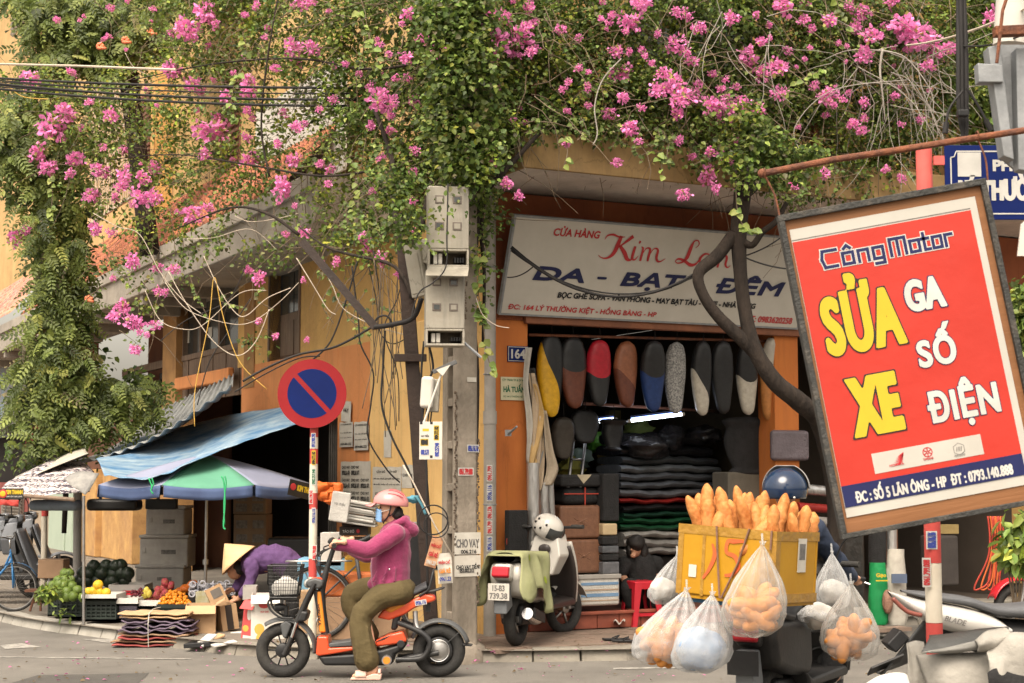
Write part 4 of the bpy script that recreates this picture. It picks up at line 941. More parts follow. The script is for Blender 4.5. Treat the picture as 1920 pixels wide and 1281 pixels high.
g = G(); g.tube(smooth_path([P(700,614,13.75),P(740,608,13.6),P(775,596,13.5),P(790,560,13.4)],5),.022,8); one(g,'cable_bundle',cable,'thick black cable bundle running from the diagonal stay to the brown post','cable',smooth=0)
# white squeegee, white box and ad board hung on the pole
M = T(P(806,770,12.9)); sq_ = thing('squeegee',M,'white window squeegee with a long pale handle stuck on the pole','squeegee')
g = G(); g.cyl(P(792,800,12.9),P(828,700,12.9),.009,n=8); g.build('handle',white,sq_)
g = G(); g.box(P(834,688,12.88),(.21,.02,.035),r=Matrix.Rotation(-.42,3,'Y')); g.build('blade',mat('grey_rubber',(.10,.10,.10),rough=.7),sq_,bevel=.004)
g = G(); g.add([P(818,694,12.87),P(845,684,12.87),P(830,705,12.87)],[(0,1,2)]); g.build('bracket',white,sq_,solid=.012)
M = T(P(808,768,13.05)); wb_ = thing('white_terminal_box',M,'white rounded plastic box strapped left of the concrete pole','box')
g = G(); g.box(P(801,736,13.0),(.105,.10,.26),r=Matrix.Rotation(.06,3,'Y')); g.build('cover',white,wb_,bevel=.03,bseg=4)
g = G(); g.box(P(815,742,13.07),(.08,.1,.27),r=Matrix.Rotation(.06,3,'Y')); g.build('case',gbx,wb_,bevel=.01)
for k_ in range(4): g = G(); g.cyl(P(795+k_*5,765,13.04),P(792+k_*5,792,13.05),.006,n=6); g.build('lead',cable,wb_)
kk = 12.85/FPX; M = AT(786,862,12.85,.05)
ad = thing('advert_board',M,'small white advert board with phone numbers wired to the brown post','board')
g = G(M); g.bx(0,43*kk,0,.012,0,71*kk); g.build('panel',white,ad,bevel=.003)
sticker('yellow_patch',M,27*kk,36*kk,10*kk,28*kk,inky,'0904.772.182',inkb,ad,vertical=True); sticker('white_patch',M,28*kk,4*kk,10*kk,29*kk,inkw,'0982.257.948',inkbl,ad,vertical=True)
sticker('yellow_patch',M,2*kk,26*kk,15*kk,13*kk,inky,'NHANH',inkb,ad); text_box('VAY TIỀN',M,3*kk,42*kk,15*kk,6*kk,inkb,ad,bold=.03); sticker('yellow_patch',M,6*kk,53*kk,12*kk,5*kk,inky,'',None,ad); sticker('white_patch',M,2*kk,8*kk,17*kk,12*kk,inkw,'0982.15.74',inkbl,ad)
for x_,z_ in ((1,66),(20,66),(20,3)): g = G(M); g.bx(x_*kk,(x_+5)*kk,-.001,0,z_*kk,(z_+5)*kk); g.build('corner_mark',inkb,ad)
# flyers on the side wall (LF frame) -- pasted sheets
def flyer(px0,px1,py0,py1,lines,lab,ink=inkb,rot=0,m=paper,top=None):
 xa_,zb_ = on_lf(px0,py1,.028); xb_,_ = on_lf(px1,py1,.028); _,zt2 = on_lf(px0,py0,.028)
 off = .026; M = LF @ T((xa_,-off,zb_)) @ RY(rot); t = thing('flyer',M,lab,'flyer','flyers pasted on the side wall'); W,H = xb_-xa_,zt2-zb_
 n = 8
 g = G(M); g.grid(lambda u,v: (u*W,.0015*math.sin(9*u+7*v),v*H+.004*math.sin(13*u)*(v > .9)),n,n); g.build('sheet',m,t)
 for i,(s,fz,fh,fw) in enumerate(lines): text_box(s,M,W*(1-fw)/2,H*fz,W*fw,H*fh,ink,t,bold=.03,dy=-.004)
 return t
flyer(636,661,793,839,[('CTY HOÀNG SƠN',.88,.07,.8),('cho vay trả góp',.55,.06,.85),('thủ tục nhanh',.35,.06,.85),('0974.886.222',.08,.09,.8)],'left one of the two small flyers pasted at the same height on the orange wall')
flyer(663,690,792,845,[('CTY HOÀNG SƠN',.85,.08,.8),('cho vay trả góp',.55,.06,.85),('thủ tục nhanh',.35,.06,.85),('0974.886.222',.08,.09,.8)],'right one of the two small flyers pasted at the same height on the orange wall')
flyer(639,657,752,790,[('',0.4,.1,.6)][:0] or [('VAY',.45,.2,.6)],'torn white flyer high on the orange wall beside the round sign',rot=.06)
tr = [];
for r_ in range(3):
 for c_ in range(3): pass
def multi(px0,px1,py0,py1,lab):
 t = flyer(px0,px1,py0,py1,[],lab); xa_,zb_ = on_lf(px0,py1,.028); xb_,_ = on_lf(px1,py1,.028); _,zt2 = on_lf(px0,py0,.028); W,H = xb_-xa_,zt2-zb_; M = LF @ T((xa_,-.026,zb_))
 for r_ in range(3):
  for c_ in range(3):
   if r_ == 2 and c_ == 2: continue
   text_box('CHO VAY',M,W*(.05+.32*c_),H*(.23+.3*r_),W*.27,H*.07,inkb,t,bold=.03,dy=-.004); text_box('0978.261.471',M,W*(.05+.32*c_),H*(.08+.3*r_),W*.27,H*.11,inkb,t,bold=.03,dy=-.004)
multi(638,694,866,945,'larger flyer repeating CHO VAY in rows, low on the orange wall')
flyer(698,752,876,935,[('CẦM ĐỒ    CẦM ĐỒ',.82,.09,.7),('thủ tục nhanh gọn giải ngân ngay',.6,.07,.9),('lãi suất thấp hỗ trợ nợ xấu',.42,.07,.9),('CHO VAY TIỀN',.12,.12,.8)],'flyer of small print on the light yellow wall behind the pink helmet')
flyer(753,776,872,915,[('CHO VAY',.5,.12,.8)],'pale flyer beside the brown post on the light yellow wall')
flyer(719,733,808,858,[],'narrow torn blank flyer on the light yellow wall')
# ---------------------------------------------------------------- things in and before the shop
def shp(px,py,off): x,z = on_sh(px,py,off); return SH @ Vector((x,-off,z))
def leather(name,c,sc=20): return mat('leather_'+name,c,tuple(v*.7 for v in c),sc=sc,rough=.42,bump=.12,bsc=60)
Lbk,Lye,Lbr,Lrd,Ltan,Lbl,Lbe,Lor = leather('black',(.018,.018,.019)),leather('yellow',(.62,.34,.01)),leather('brown',(.12,.035,.018)),leather('red',(.40,.012,.025)),leather('tan',(.26,.095,.045)),leather('blue',(.012,.035,.13)),leather('beige',(.46,.42,.35)),leather('orange',(.48,.20,.06))
mesh_m = mat('mesh_cover',(.34,.33,.31),(.12,.12,.12),sc=60,rough=.8,bump=.5,bsc=120,noise_detail=1)
def seat(cx,y0,y1,wpx,top,bot,split,diag,lab,ry=0,off=-.12,wt=.55,wb=.5,tip=None):
 """a motorbike seat cover hung by its nose: rounded pad bulging forward, front part above, rear part below"""
 a_ = shp(cx,y0,off); b_ = shp(cx,y1,off); H = a_.z-b_.z; k = a_.y/FPX; W = wpx*k*1.18
 M = T(b_) @ RZ(.45) @ RZ(ry) @ RY(random.uniform(-.05,.05)) @ RX(random.uniform(-.06,.1)); t = thing('seat_cover',M,lab,'seat cover','motorbike seat covers hanging in the shop door')
 prof = [(0,.12),(.012,.3*wb/.5),(.05,.5*wb/.5),(.12,.62),(.3,.82),(.5,.97),(.62,1),(.8,.92),(.92,.72*wt/.55),(.975,.5*wt/.55),(1,.2)]
 nz,nq = 16,20
 def pt(q,v):
  w_ = np.interp(v,[p[0] for p in prof],[p[1] for p in prof])*W/2; c,s_ = math.cos(q),math.sin(q)
  return Vector((w_*math.copysign(abs(c)**.8,c),.075*(w_/(W/2))**.7*math.copysign(abs(s_)**.8,s_)+.03*math.sin(v*3),v*H))
 for nm,up_,m in (('front_panel',True,top),('rear_panel',False,bot)):
  g = G(M);
  def fn(u,v,up_=up_):
   q = 2*math.pi*u; sv = min(.97,max(.03,split + diag*.5*math.cos(q) + (.10*math.cos(q)**2 if diag == 0 else 0) + .04*(math.sin(q) > 0)*math.sin(q)))
   return pt(q,sv+(1-sv)*v if up_ else sv*v)
  g.grid(fn,nq,nz); g.build(nm,m,t,smooth=70)
 # piping along the seam and the hanging cord
 g = G(M); g.tube([(0,0,H-.01),(.005,0,H+.05),(-.005,0,H+.14)],.004,5); g.build('hanging_cord',cable,t)
 return t
seat(1033,626,782,46,Lbk,Lye,.52,-.75,'black and yellow seat cover hanging first from the left, diagonal split')
seat(1078,632,766,48,Lbk,Lbr,.50,0,'black seat cover with dark brown tail, second from the left')
seat(1124,638,762,43,Lrd,Lbk,.42,0,'bright red seat cover with black tail')
seat(1176,640,764,47,Ltan,Lbr,.40,-.35,'tan and brown leather seat cover hanging beside the red one',ry=.3)
seat(1225,640,772,43,Lbk,Lbl,.48,0,'black seat cover with dark blue tail')
seat(1267,642,776,37,mesh_m,mesh_m,.3,0,'seat cover of pale grey mesh cloth')
seat(1317,640,779,35,Lbk,Lbe,.38,-.5,'narrow black seat cover with slanting beige tail')
seat(1357,640,776,40,Lbk,Lbk,.4,0,'plain black seat cover between two beige tailed ones')
seat(1403,640,778,38,Lbk,Lbe,.44,0,'black seat cover with square beige tail right of the plain black one')
seat(1440,634,788,24,mat('pale_plastic_wrap',(.42,.38,.32),rough=.3),Lor,.55,-.3,'slim orange seat cover wrapped at its top, last before the right pillar',ry=.5)
seat(1097,768,832,54,Lbk,Lbk,.4,0,'small black pear shaped seat pad hanging below the others',off=-.5)
seat(1056,782,862,42,leather('olive',(.06,.05,.04)),leather('olive',(.06,.05,.04)),.4,0,'dull brown rounded pad hanging in front of the ladder',off=-.45)
seat(1150,785,846,36,Lbk,Lbk,.4,0,'black rectangular pad under the tube lamp',off=-.6,wt=1.1,wb=.9)
seat(1404,782,892,92,blackfab,blackfab,.4,0,'wide black cover hanging at the right of the shop door',off=-.35,wt=.9,wb=.85)
g = G(); g.tube([shp(992,628,-.12),shp(1455,640,-.12)],.014,8); one(g,'hanging_rail',rust,'thin rail under the lintel that carries the seat covers','rail',smooth=0)
g = G(); g.tube([shp(1095,757,-.7),shp(1350,772,-1.2)],.016,8); one(g,'curtain_rod',mat('pink_rod',(.4,.2,.16),rough=.5),'pinkish rod crossing the shop behind the seat covers','rod',smooth=0)
# tube lamps
def lamp(p0,p1,off0,off1,lab,e):
 A,B = shp(*p0,off0),shp(*p1,off1); M = T(A); t = thing('tube_lamp',M,lab,'lamp','lit tube lamps in the shop'); d = (B-A)
 g = G(); g.tube([A,B],.016,10); g.build('tube',mat('lit_tube',(.86,.92,1.0),sc=1,bump=0,emit=9),t)
 g = G(); g.tube([A+Vector((0,.03,.03)),B+Vector((0,.03,.03))],.022,4); g.build('holder',mat('lamp_holder_blue',(.15,.22,.5),rough=.5,bump=0),t)
 for q,s_ in ((A,-1),(B,1)): g = G(); g.tube([q,q+d.normalized()*.03*s_],.019,8); g.build('end_cap',white,t)
lamp((1183,789),(1278,777),-.62,-.45,'long lit tube lamp under the hanging seat covers',14)
lamp((1116,791),(1152,787),-.95,-.85,'short lit tube lamp behind the black pear shaped pad',10)
lamp((1058,797),(1072,795),-1.0,-.95,'tiny lit tube end left of the ladder',10)
# back wall goods lit by the lamp
g = G(SH); x0,z0 = on_sh(1135,900,-3.6); x1,z1 = on_sh(1370,775,-3.6); g.bx(x0,x1,3.5,3.6,z0,z1); one(g,'back_shelf',mat('shelf_back',(.34,.28,.10),(.2,.16,.06),sc=3,rough=.8),'yellowish lit board at the back of the shop','shelf')
for i,(px,py,r,c,lab) in enumerate(((1120,832,.10,(.14,.42,.05),'bright green plastic bag at the back of the shop'),(1070,880,.11,(.45,.42,.1),'yellow bag on the floor goods behind the ladder'),(1195,812,.13,(.25,.33,.1),'green bag under the long tube lamp'),(1085,862,.10,(.3,.42,.36),'pale green bundle behind the ladder'),(1146,862,.1,(.34,.26,.08),'ochre bundle beside the ladder in the shop'))):
 g = G(); g.ell(shp(px,py,-1.9),(r*1.3,r,r),14,10,wob=.9,seed=i+3); one(g,'bag',mat('bag_col%d' % i,c,rough=.4,bump=.4,bsc=12),lab,'bag','bags at the back of the shop',smooth=60)
# ladder
M = T(shp(1075,900,-.75)); la = thing('ladder',M,'grey aluminium ladder leaning inside the shop on the left','ladder')
for px0,px1 in ((1058,1082),(1082,1104)):
 g = G(); g.tube([shp(px0-10,1060,-.8),shp(px1,768,-.9)],.017,8); g.build('rail',steel,la,smooth=0)
for k_ in range(8):
 f = k_/7; g = G(); g.tube([shp(1050+30*f,1040-250*f,-.82),shp(1074+28*f,1040-250*f,-.82)],.012,6); g.build('rung',steel,la,smooth=0)
def block(px0,px1,y0,y1,off,dp,m,lab,name='cushion',cat='cushion',tuft=False,bev=.03,grp=None):
 a_ = shp(px0,y1,off); b_ = shp(px1,y1,off); c_ = shp(px0,y0,off); W = (b_-a_).length; H = c_.z-a_.z; M = frame(a_,dR,-nR,ZU)
 t = thing(name,M,lab,cat,grp); g = G(M); g.bx(0,W,0,dp,0,H); g.build('body',m,t,bevel=bev,bseg=3)
 if tuft:
  g = G(M); g.ell((W/2,-.002,H*.5),(.014,.008,.014),10,6); g.build('button',m,t)
  for s_ in (-1,1):
   for q in (-1,1): g = G(M); g.tube([(W/2,-.001,H/2),(W/2+s_*.07,-.001,H/2+q*.035)],.003,4); g.build('crease',m,t)
 return t,M,W,H
# stacked folded cloth and tarpaulin
tp = lambda n,c,r=.75: mat('tarp_'+n,c,tuple(v*.6 for v in c),sc=9,rough=r,bump=.6,bsc=14)
stack = [(1266,1044,1030,190,tp('pale',(.30,.28,.26)),'lowest pale cloth of the folded stack behind the crouching person'),(1266,1029,1013,192,tp('pale',(.30,.28,.26)),'pale grey folded cloth second from the bottom of the stack'),(1264,1012,998,190,tp('white',(.36,.34,.31)),'whitish folded cloth just under the green ones'),
         (1262,996,985,196,tp('green',(.012,.075,.03),.5),'lowest dark green folded tarpaulin'),(1264,984,973,192,tp('green',(.012,.075,.03),.5),'middle dark green folded tarpaulin'),(1264,972,962,192,tp('deep',(.01,.045,.025),.5),'deep green folded tarpaulin over the brighter green'),(1264,961,948,194,tp('black',(.012,.012,.012),.4),'black folded tarpaulin under the red layer'),
         (1262,945,936,200,tp('red',(.30,.02,.015),.5),'thin red folded tarpaulin in the stack'),(1262,934,920,198,tp('net',(.13,.13,.14),.8),'folded grey net cloth above the red layer'),
         (1262,917,904,196,tp('grey',(.10,.105,.115),.5),'dark grey sheet on the net cloth'),(1258,902,888,190,tp('grey',(.10,.105,.115),.5),'second dark grey folded sheet'),(1258,887,873,188,tp('lgrey',(.15,.16,.17),.45),'lighter grey glossy folded sheet'),(1256,871,857,180,tp('slate',(.055,.06,.065),.4),'slate grey folded sheet under the black plastic'),
         (1250,856,838,170,tp('blk2',(.014,.014,.016),.3),'black folded plastic sheet near the top'),(1245,836,815,150,tp('blk2',(.014,.014,.016),.3),'topmost black plastic bundle of the stack')]
for i,(cx,yb,yt,wpx,m,lab) in enumerate(stack):
 off = -.95; a_ = shp(cx-wpx/2,yb,off); b_ = shp(cx+wpx/2,yb,off); H = (yb-yt)*a_.y/FPX*1.12; W = (b_-a_).length; rs = random.Random(i)
 ph = rs.random()*6
 g = G(frame(a_,dR,-nR,ZU))
 def fn(u,v,W=W,H=H,ph=ph):
  q = 2*math.pi*v; c,s_ = math.cos(q),math.sin(q)
  yy = .25 - .27*math.copysign(abs(c)**.6,c); zz = H/2 + H/2*math.copysign(abs(s_)**.7,s_)
  return Vector((u*W,yy+.012*math.sin(u*17+ph),zz+.010*math.sin(u*9+ph)+.006*math.sin(u*31+ph*2)))
 g.grid(fn,28,14); n_ = 29
 g.add([fn(0,j/14) for j in range(14)],[tuple(range(14))]); g.add([fn(1,j/14) for j in range(14)],[tuple(range(13,-1,-1))])
 one(g,'folded_tarp',m,lab,'folded cloth','folded tarpaulins stacked in the shop',smooth=60)
block(1168,1362,1046,1120,-1.0,.5,dark,'dark low bench under the stack of folded cloth','low_bench','bench')
# big glossy bags on the stack
for i,(px,py,rx,rz,lab) in enumerate(((1205,836,.30,.13,'big glossy black plastic bundle on top of the cloth stack'),(1258,822,.16,.12,'dark purple bundle in clear plastic beside the lamp'),(1320,815,.2,.10,'black bundle right of the tube lamp'))):
 g = G(); g.ell(shp(px,py,-1.0),(rx,.25,rz),22,14,wob=.5,seed=i+20)
 one(g,'plastic_bundle',mat('gloss_black_bag',(.02,.018,.02),(.012,.012,.012),sc=8,rough=.22,bump=.8,bsc=14),lab,'bundle','bundles on the cloth stack',smooth=60)
# cushions and blocks by the left side
vin = leather('cushion',(.20,.095,.055))
block(1057,1132,1012,1076,-.10,.42,vin,'lower of two brown leather cube stools in the shop door','leather_cube','cube stool',True,grp='brown leather cube stools')
block(1050,1127,948,1011,-.10,.42,vin,'upper of two brown leather cube stools, black rolls on it','leather_cube','cube stool',True,grp='brown leather cube stools')
t,M,W,H = block(1058,1126,914,947,-.14,.35,blackfab,'black padded bag tied with red tape on the brown cube stools','padded_bag','bag',bev=.06)
g = G(M); g.bx(.0,W,-.006,.0,H*.6,H*.66); g.build('tape',cabler,t); g = G(M); g.bx(W*.55,W*.58,-.007,-.001,0,H); g.build('tape',cabler,t)
t,M,W,H = block(1052,1128,890,913,-.10,.4,blackfab,'black folded cover with a pale triangle of lining on top of the padded bag','folded_cover','cover',bev=.03)
g = G(M); g.add([(W*.38,-.004,H),(W*.75,-.004,H),(W*.55,-.004,H*.25)],[(0,1,2)]); g.build('lining',mat('lining',(.40,.34,.24)),t)
block(1131,1162,888,978,-.05,.3,blackfab,'tall black foam panel beside the brown cubes','black_foam_slab','foam slab',bev=.02)
block(1131,1158,982,1004,-.02,.25,mat('beige_pad',(.50,.38,.22)),'small beige pad under the tall black panel','pad','pad',bev=.015)
block(1130,1160,1006,1022,-.02,.25,blackfab,'thin black pad under the beige pad','pad','pad',bev=.015)
block(1130,1161,1024,1038,-.02,.25,tp('grey',(.1,.1,.1)),'grey pad in the middle of the small pad pile','pad','pad',bev=.015)
block(1131,1161,1040,1052,-.02,.25,blackfab,'black pad second from the bottom of the small pile','pad','pad',bev=.015)
block(1131,1162,1054,1077,-.02,.25,tp('lg',(.13,.13,.14)),'dark grey block at the bottom of the small pile','pad','pad',bev=.015)
block(955,990,957,1044,.25,.1,blackfab,'black foam board leaning on the orange pillar behind the scooter','foam_board','board',bev=.008)
block(1360,1452,948,1120,-.3,.3,dark,'dark cabinet under the padded board at the right of the shop','low_cabinet','cabinet')
block(1366,1450,885,945,-.3,.3,mat('grey_brown_board',(.13,.115,.09),rough=.7),'grey brown padded board at the right of the shop','padded_board','board',bev=.02)
block(1450,1520,806,864,.06,.08,mat('mauve_wrap',(.15,.125,.14),(.11,.09,.10),sc=6,rough=.35,bump=.5),'mauve seat back wrapped in clear film on the right pillar','wrapped_seat_back','seat back',bev=.05)
# striped bag
t,M,W,H = block(1086,1163,1080,1138,.02,.3,mat('woven_white',(.52,.50,.46),(.42,.40,.36),sc=12,rough=.7,bump=.4),'white woven bag with blue and beige stripes on the shop step','striped_bag','bag',bev=.03)
for z_,h_,m in ((.30,.11,mat('stripe_blue',(.16,.27,.42))),(.68,.09,mat('stripe_blue',(.16,.27,.42))),(.5,.05,mat('stripe_tan',(.38,.28,.2))),(.16,.04,mat('stripe_tan',(.38,.28,.2)))):
 g = G(M); g.bx(.02,W-.02,-.004,0,H*z_,H*(z_+h_)); g.build('stripe',m,t)
g = G(M); g.bx(-.01,W+.01,-.012,.05,H-.035,H+.008); g.build('hem',mat('hem_grey',(.36,.34,.31)),t,bevel=.008)
# silver foil rolls
foil = mat('foil',(.62,.61,.60),(.40,.39,.38),sc=9,rough=.32,bump=.7,bsc=30,metal=.8,stretch=(1,1,.2))
for i,(p0,p1,r,lab,off) in enumerate((((1001,1040),(999,868),.058,'silver foil roll standing against the orange pillar, the thickest',.2),((1022,1010),(1018,905),.05,'silver roll behind the thickest one in the door corner',.08),((1040,1000),(1030,900),.04,'thin silver roll leaning right of the others in the door corner',.02))):
 A,B = shp(*p0,off),shp(*p1,off); A.z = max(A.z-.5,FLZ if i else PVZ); g = G(); g.tube([A,B],r,22); one(g,'foil_roll',foil,lab,'roll','foil rolls standing in the door corner',smooth=40)
for i,(p0,p1,r,lab) in enumerate((((1492,916),(1560,922),.055,'silver ribbed roll lying at the right edge of the shop behind the helmet'),((1495,950),(1560,955),.045,'red roll lying under the silver one'),((1495,975),(1560,980),.05,'grey roll at the bottom of the pile at the right of the shop'))):
 g = G(); g.tube([shp(*p0,.1),shp(*p1,.1)],r,18); one(g,'lying_roll',(foil,tp('red',(.3,.02,.02)),tp('pale',(.3,.28,.26)))[i],lab,'roll','rolls lying at the right of the shop',smooth=40)
# cloth strips hanging in the door corner
clm = [mat('strip_'+n,c,tuple(v*.75 for v in c),sc=7,rough=.8,bump=.3) for n,c in (('pale',(.46,.43,.38)),('tan',(.42,.32,.22)),('grey',(.24,.24,.24)),('ochre',(.50,.33,.14)),('black',(.02,.02,.02)),('quilted',(.38,.31,.23)))]
strips = [([(990,652),(986,720),(996,800),(990,868)],[14,10,16,4],0,'pale twisted cloth strip at the outer edge of the door corner'),([(998,700),(1008,760),(1004,830),(998,900)],[14,22,14,8],1,'tan cloth strip hanging in the middle of the door corner'),
          ([(1002,720),(1016,780),(1006,840),(992,900)],[6,14,20,6],3,'ochre cloth strip wound round the tan one'),([(1010,745),(1020,800),(1006,870),(996,905)],[8,16,12,5],2,'grey cloth strip ending behind the foil roll'),
          ([(1012,780),(1014,840),(1010,890),(1008,920)],[10,16,18,12],1,'tan rolled strip in front of the quilted one'),([(1020,770),(1028,840),(1036,880),(1028,910)],[6,16,26,20],5,'quilted beige strip widening at its bottom'),
          ([(996,690),(1002,740),(996,860),(1000,930)],[12,12,10,10],4,'black strip behind the pale ones in the door corner')]
for i,(q,wd,mi_,lab) in enumerate(strips):
 pts = smooth_path([shp(x,y,.10+.02*(i % 3)) for x,y in q],6); wl_ = [w_*.0051 for w_ in ls(wd,len(pts))]; g = G()
 rs = random.Random(i); ph = rs.random()*6
 def fn(u,v,pts=pts,wl_=wl_,ph=ph):
  j = min(int(v*(len(pts)-1)+.5),len(pts)-1); a = (u-.5)
  return pts[j] + dR*(a*wl_[j]) + nR*(.02*math.sin(a*7+ph+v*4))
 g.grid(fn,8,len(pts)-1); one(g,'cloth_strip',clm[mi_],lab,'cloth strip','cloth strips hanging in the door corner',smooth=70,solid=.006)
# red plastic stool
def stool(M,lab,h=.44,w=.34):
 t = thing('plastic_stool',M,lab,'stool'); a = w*.36
 g = G(M); g.box((0,0,h-.012),(2*a,2*a,.024)); g.build('seat',redp,t,bevel=.012,bseg=3)
 g = G(M);
 for s_ in (-1,1):
  g.box((0,s_*(a-.006),h-.045),(2*a-.01,.012,.06)); g.box((s_*(a-.006),0,h-.045),(.012,2*a-.03,.06))
 g.build('apron',redp,t)
 for x in (-1,1):
  for y in (-1,1):
   g = G(M); b_ = w/2; g.add([(x*a,y*a,h-.02),(x*(a-.075),y*a,h-.02),(x*(a-.075)+x*.0,y*(a-.012),h-.02),(x*b_,y*b_,0),(x*(b_-.045),y*b_,0),(x*(b_-.045),y*(b_-.012),0)],[(0,1,4,3),(1,2,5,4),(0,3,5,2),(0,2,1),(3,4,5)])
   g.add([(x*a,y*a,h-.02),(x*a,y*(a-.075),h-.02),(x*(a-.012),y*(a-.075),h-.02),(x*b_,y*b_,0),(x*b_,y*(b_-.045),0),(x*(b_-.012),y*(b_-.045),0)],[(0,3,4,1),(1,4,5,2),(0,2,5,3),(0,1,2),(3,5,4)])
   g.build('leg',redp,t)
 for s_ in (-1,1):
  for ax_ in (0,1):
   g = G(M); q = w/2-.04
   c_ = (0,s_*q,.12) if ax_ == 0 else (s_*q,0,.12); d_ = (2*q,.014,.03) if ax_ == 0 else (.014,2*q,.03); g.box(c_,d_); g.build('stretcher',redp,t)
 return t
ps = PZ(1205,1176,PVZ); stool(T((ps.x,ps.y+.12,PVZ)) @ RZ(.35),'red plastic stool on the pavement before the shop step')
# slippers and the scrap on the pavement
for i,(x,y,rz) in enumerate(((1155,1200,.3),(1172,1203,.1))):
 M = T(PZ(x,y,PVZ+.012)) @ RZ(rz); t = thing('slipper',M,('left dark slipper lying on the pavement before the step','right dark slipper lying on the pavement before the step')[i],'slipper','slippers before the shop step')
 g = G(M); g.prism([(-.12,0),(.12,0),(.125,.012),(-.12,.018)],-.04,.04); g.build('sole',black,t,bevel=.008); g = G(M); g.tube([(-.02,-.04,.015),(.03,0,.04),(-.02,.04,.015)],.007,6); g.build('strap',black,t)
g = G(); g.grid(lambda u,v: PZ(1150+22*u+3*v,1172-14*v,FLZ-.1)+Vector((0,.02,.02*math.sin(9*u)+.02)),8,5); one(g,'plastic_scrap',white,'crumpled pale plastic scrap lying by the shop step','scrap',smooth=60)
# right part beyond the banner: green sack, white sack, hanging red cables, standing roll
def sack(px,y0,y1,wpx,Y,m,lab,n2=None):
 a_ = P(px,y1,Y); a_.z = PVZ; k = Y/FPX; W = wpx*k; H = P(px,y0,Y).z-PVZ; t = thing('sack',T(a_),lab,'sack'); rs = random.Random(px)
 prof = [(.42,0),(.52,.08),(.5,.4),(.47,.7),(.42,.9),(.40,1)]
 g = G(T(a_)); g.lathe([(r*W,z*H) for r,z in prof],28,sy=.7,cap=True,wob=lambda q,z: 1+.05*math.sin(5*q+z*20)+.03*math.sin(11*q-z*30)); g.build('body',m,t,smooth=60)
 return t,a_,W,H
t,a_,W,H = sack(1648,1055,1172,36,16.0,mat('green_sack',(.012,.25,.075),(.01,.2,.06),sc=6,rough=.45,bump=.5,bsc=12),'bright green printed sack standing on the pavement edge')
g = G(); g.ell(a_+Vector((.07,-.09,H*.38)),(.055,.05,.12),16,10); g.build('picture',mat('sack_picture',(.14,.07,.05),(.35,.2,.14),sc=25,rough=.6),t)
g = G(); g.box(a_+Vector((.01,-.125,H*.72)),(.12,.004,.012)); g.build('print_line',inky,t)
text_box('Gạo',T(a_+Vector((-.05,-.138,H*.76))),0,0,.1,.05,inky,t,bold=.04)
t,a_,W,H = sack(1682,1030,1175,38,16.0,mat('white_sack',(.50,.47,.41),(.38,.35,.3),sc=7,rough=.8,bump=.6,bsc=10),'crumpled white sack with a dark blue print beside the green sack')
g = G(); g.box(a_+Vector((.0,-.125,H*.62)),(.15,.02,.09)); g.build('print_block',mat('faded_navy',(.10,.13,.2)),t)
for i,(px,y0,y1,r,m,lab) in enumerate(((1672,1000,1034,.05,foil,'silver roll sticking out of the white sack'),(1645,1005,1058,.09,blackfab,'black rolled fabric standing in the green sack'))):
 g = G(); g.tube([P(px,y1,16.05),P(px,y0-20,16.05)],r,16); one(g,'fabric_roll',m,lab,'roll',smooth=40)
for i in range(5):
 x = 1848+i*5; g = G(); g.tube(smooth_path([P(x+4,968,15.6),P(x+8,1010,15.6),P(x+3,1050,15.6),P(x-20+7*i,1098,15.6),P(x-16+8*i,1106,15.6),P(x+6,1090,15.6),P(x+12,1040,15.6),P(x+13,968,15.6)],5),.009,6)
 one(g,'hanging_wire',cabler if i % 2 == 0 else mat('cable_orange',(.55,.12,.03)),['leftmost','second','middle','fourth','rightmost'][i]+' loop of the red and orange wires hanging in the dark doorway','wire','red wires hanging in the dark doorway',smooth=0)
g = G(); g.box(P(1778,992,15.7),(.19,.05,.09)); one(g,'brass_panel',mat('brass',(.30,.22,.09),metal=.5,rough=.5),'dull brass panel just under the banner in the dark doorway','panel')
block(1760,1800,1005,1100,-.05,.3,mat('dim_box',(.06,.05,.045)),'dim tall box in the doorway right of the banded post','tall_box','box')
block(1570,1630,985,1150,.1,.5,mat('dark_plastic_wrap',(.045,.04,.036),(.02,.02,.018),sc=8,rough=.3,bump=.9,bsc=10),'pile wrapped in crumpled dark plastic right of the bread seller','wrapped_pile','wrapped pile',bev=.1)
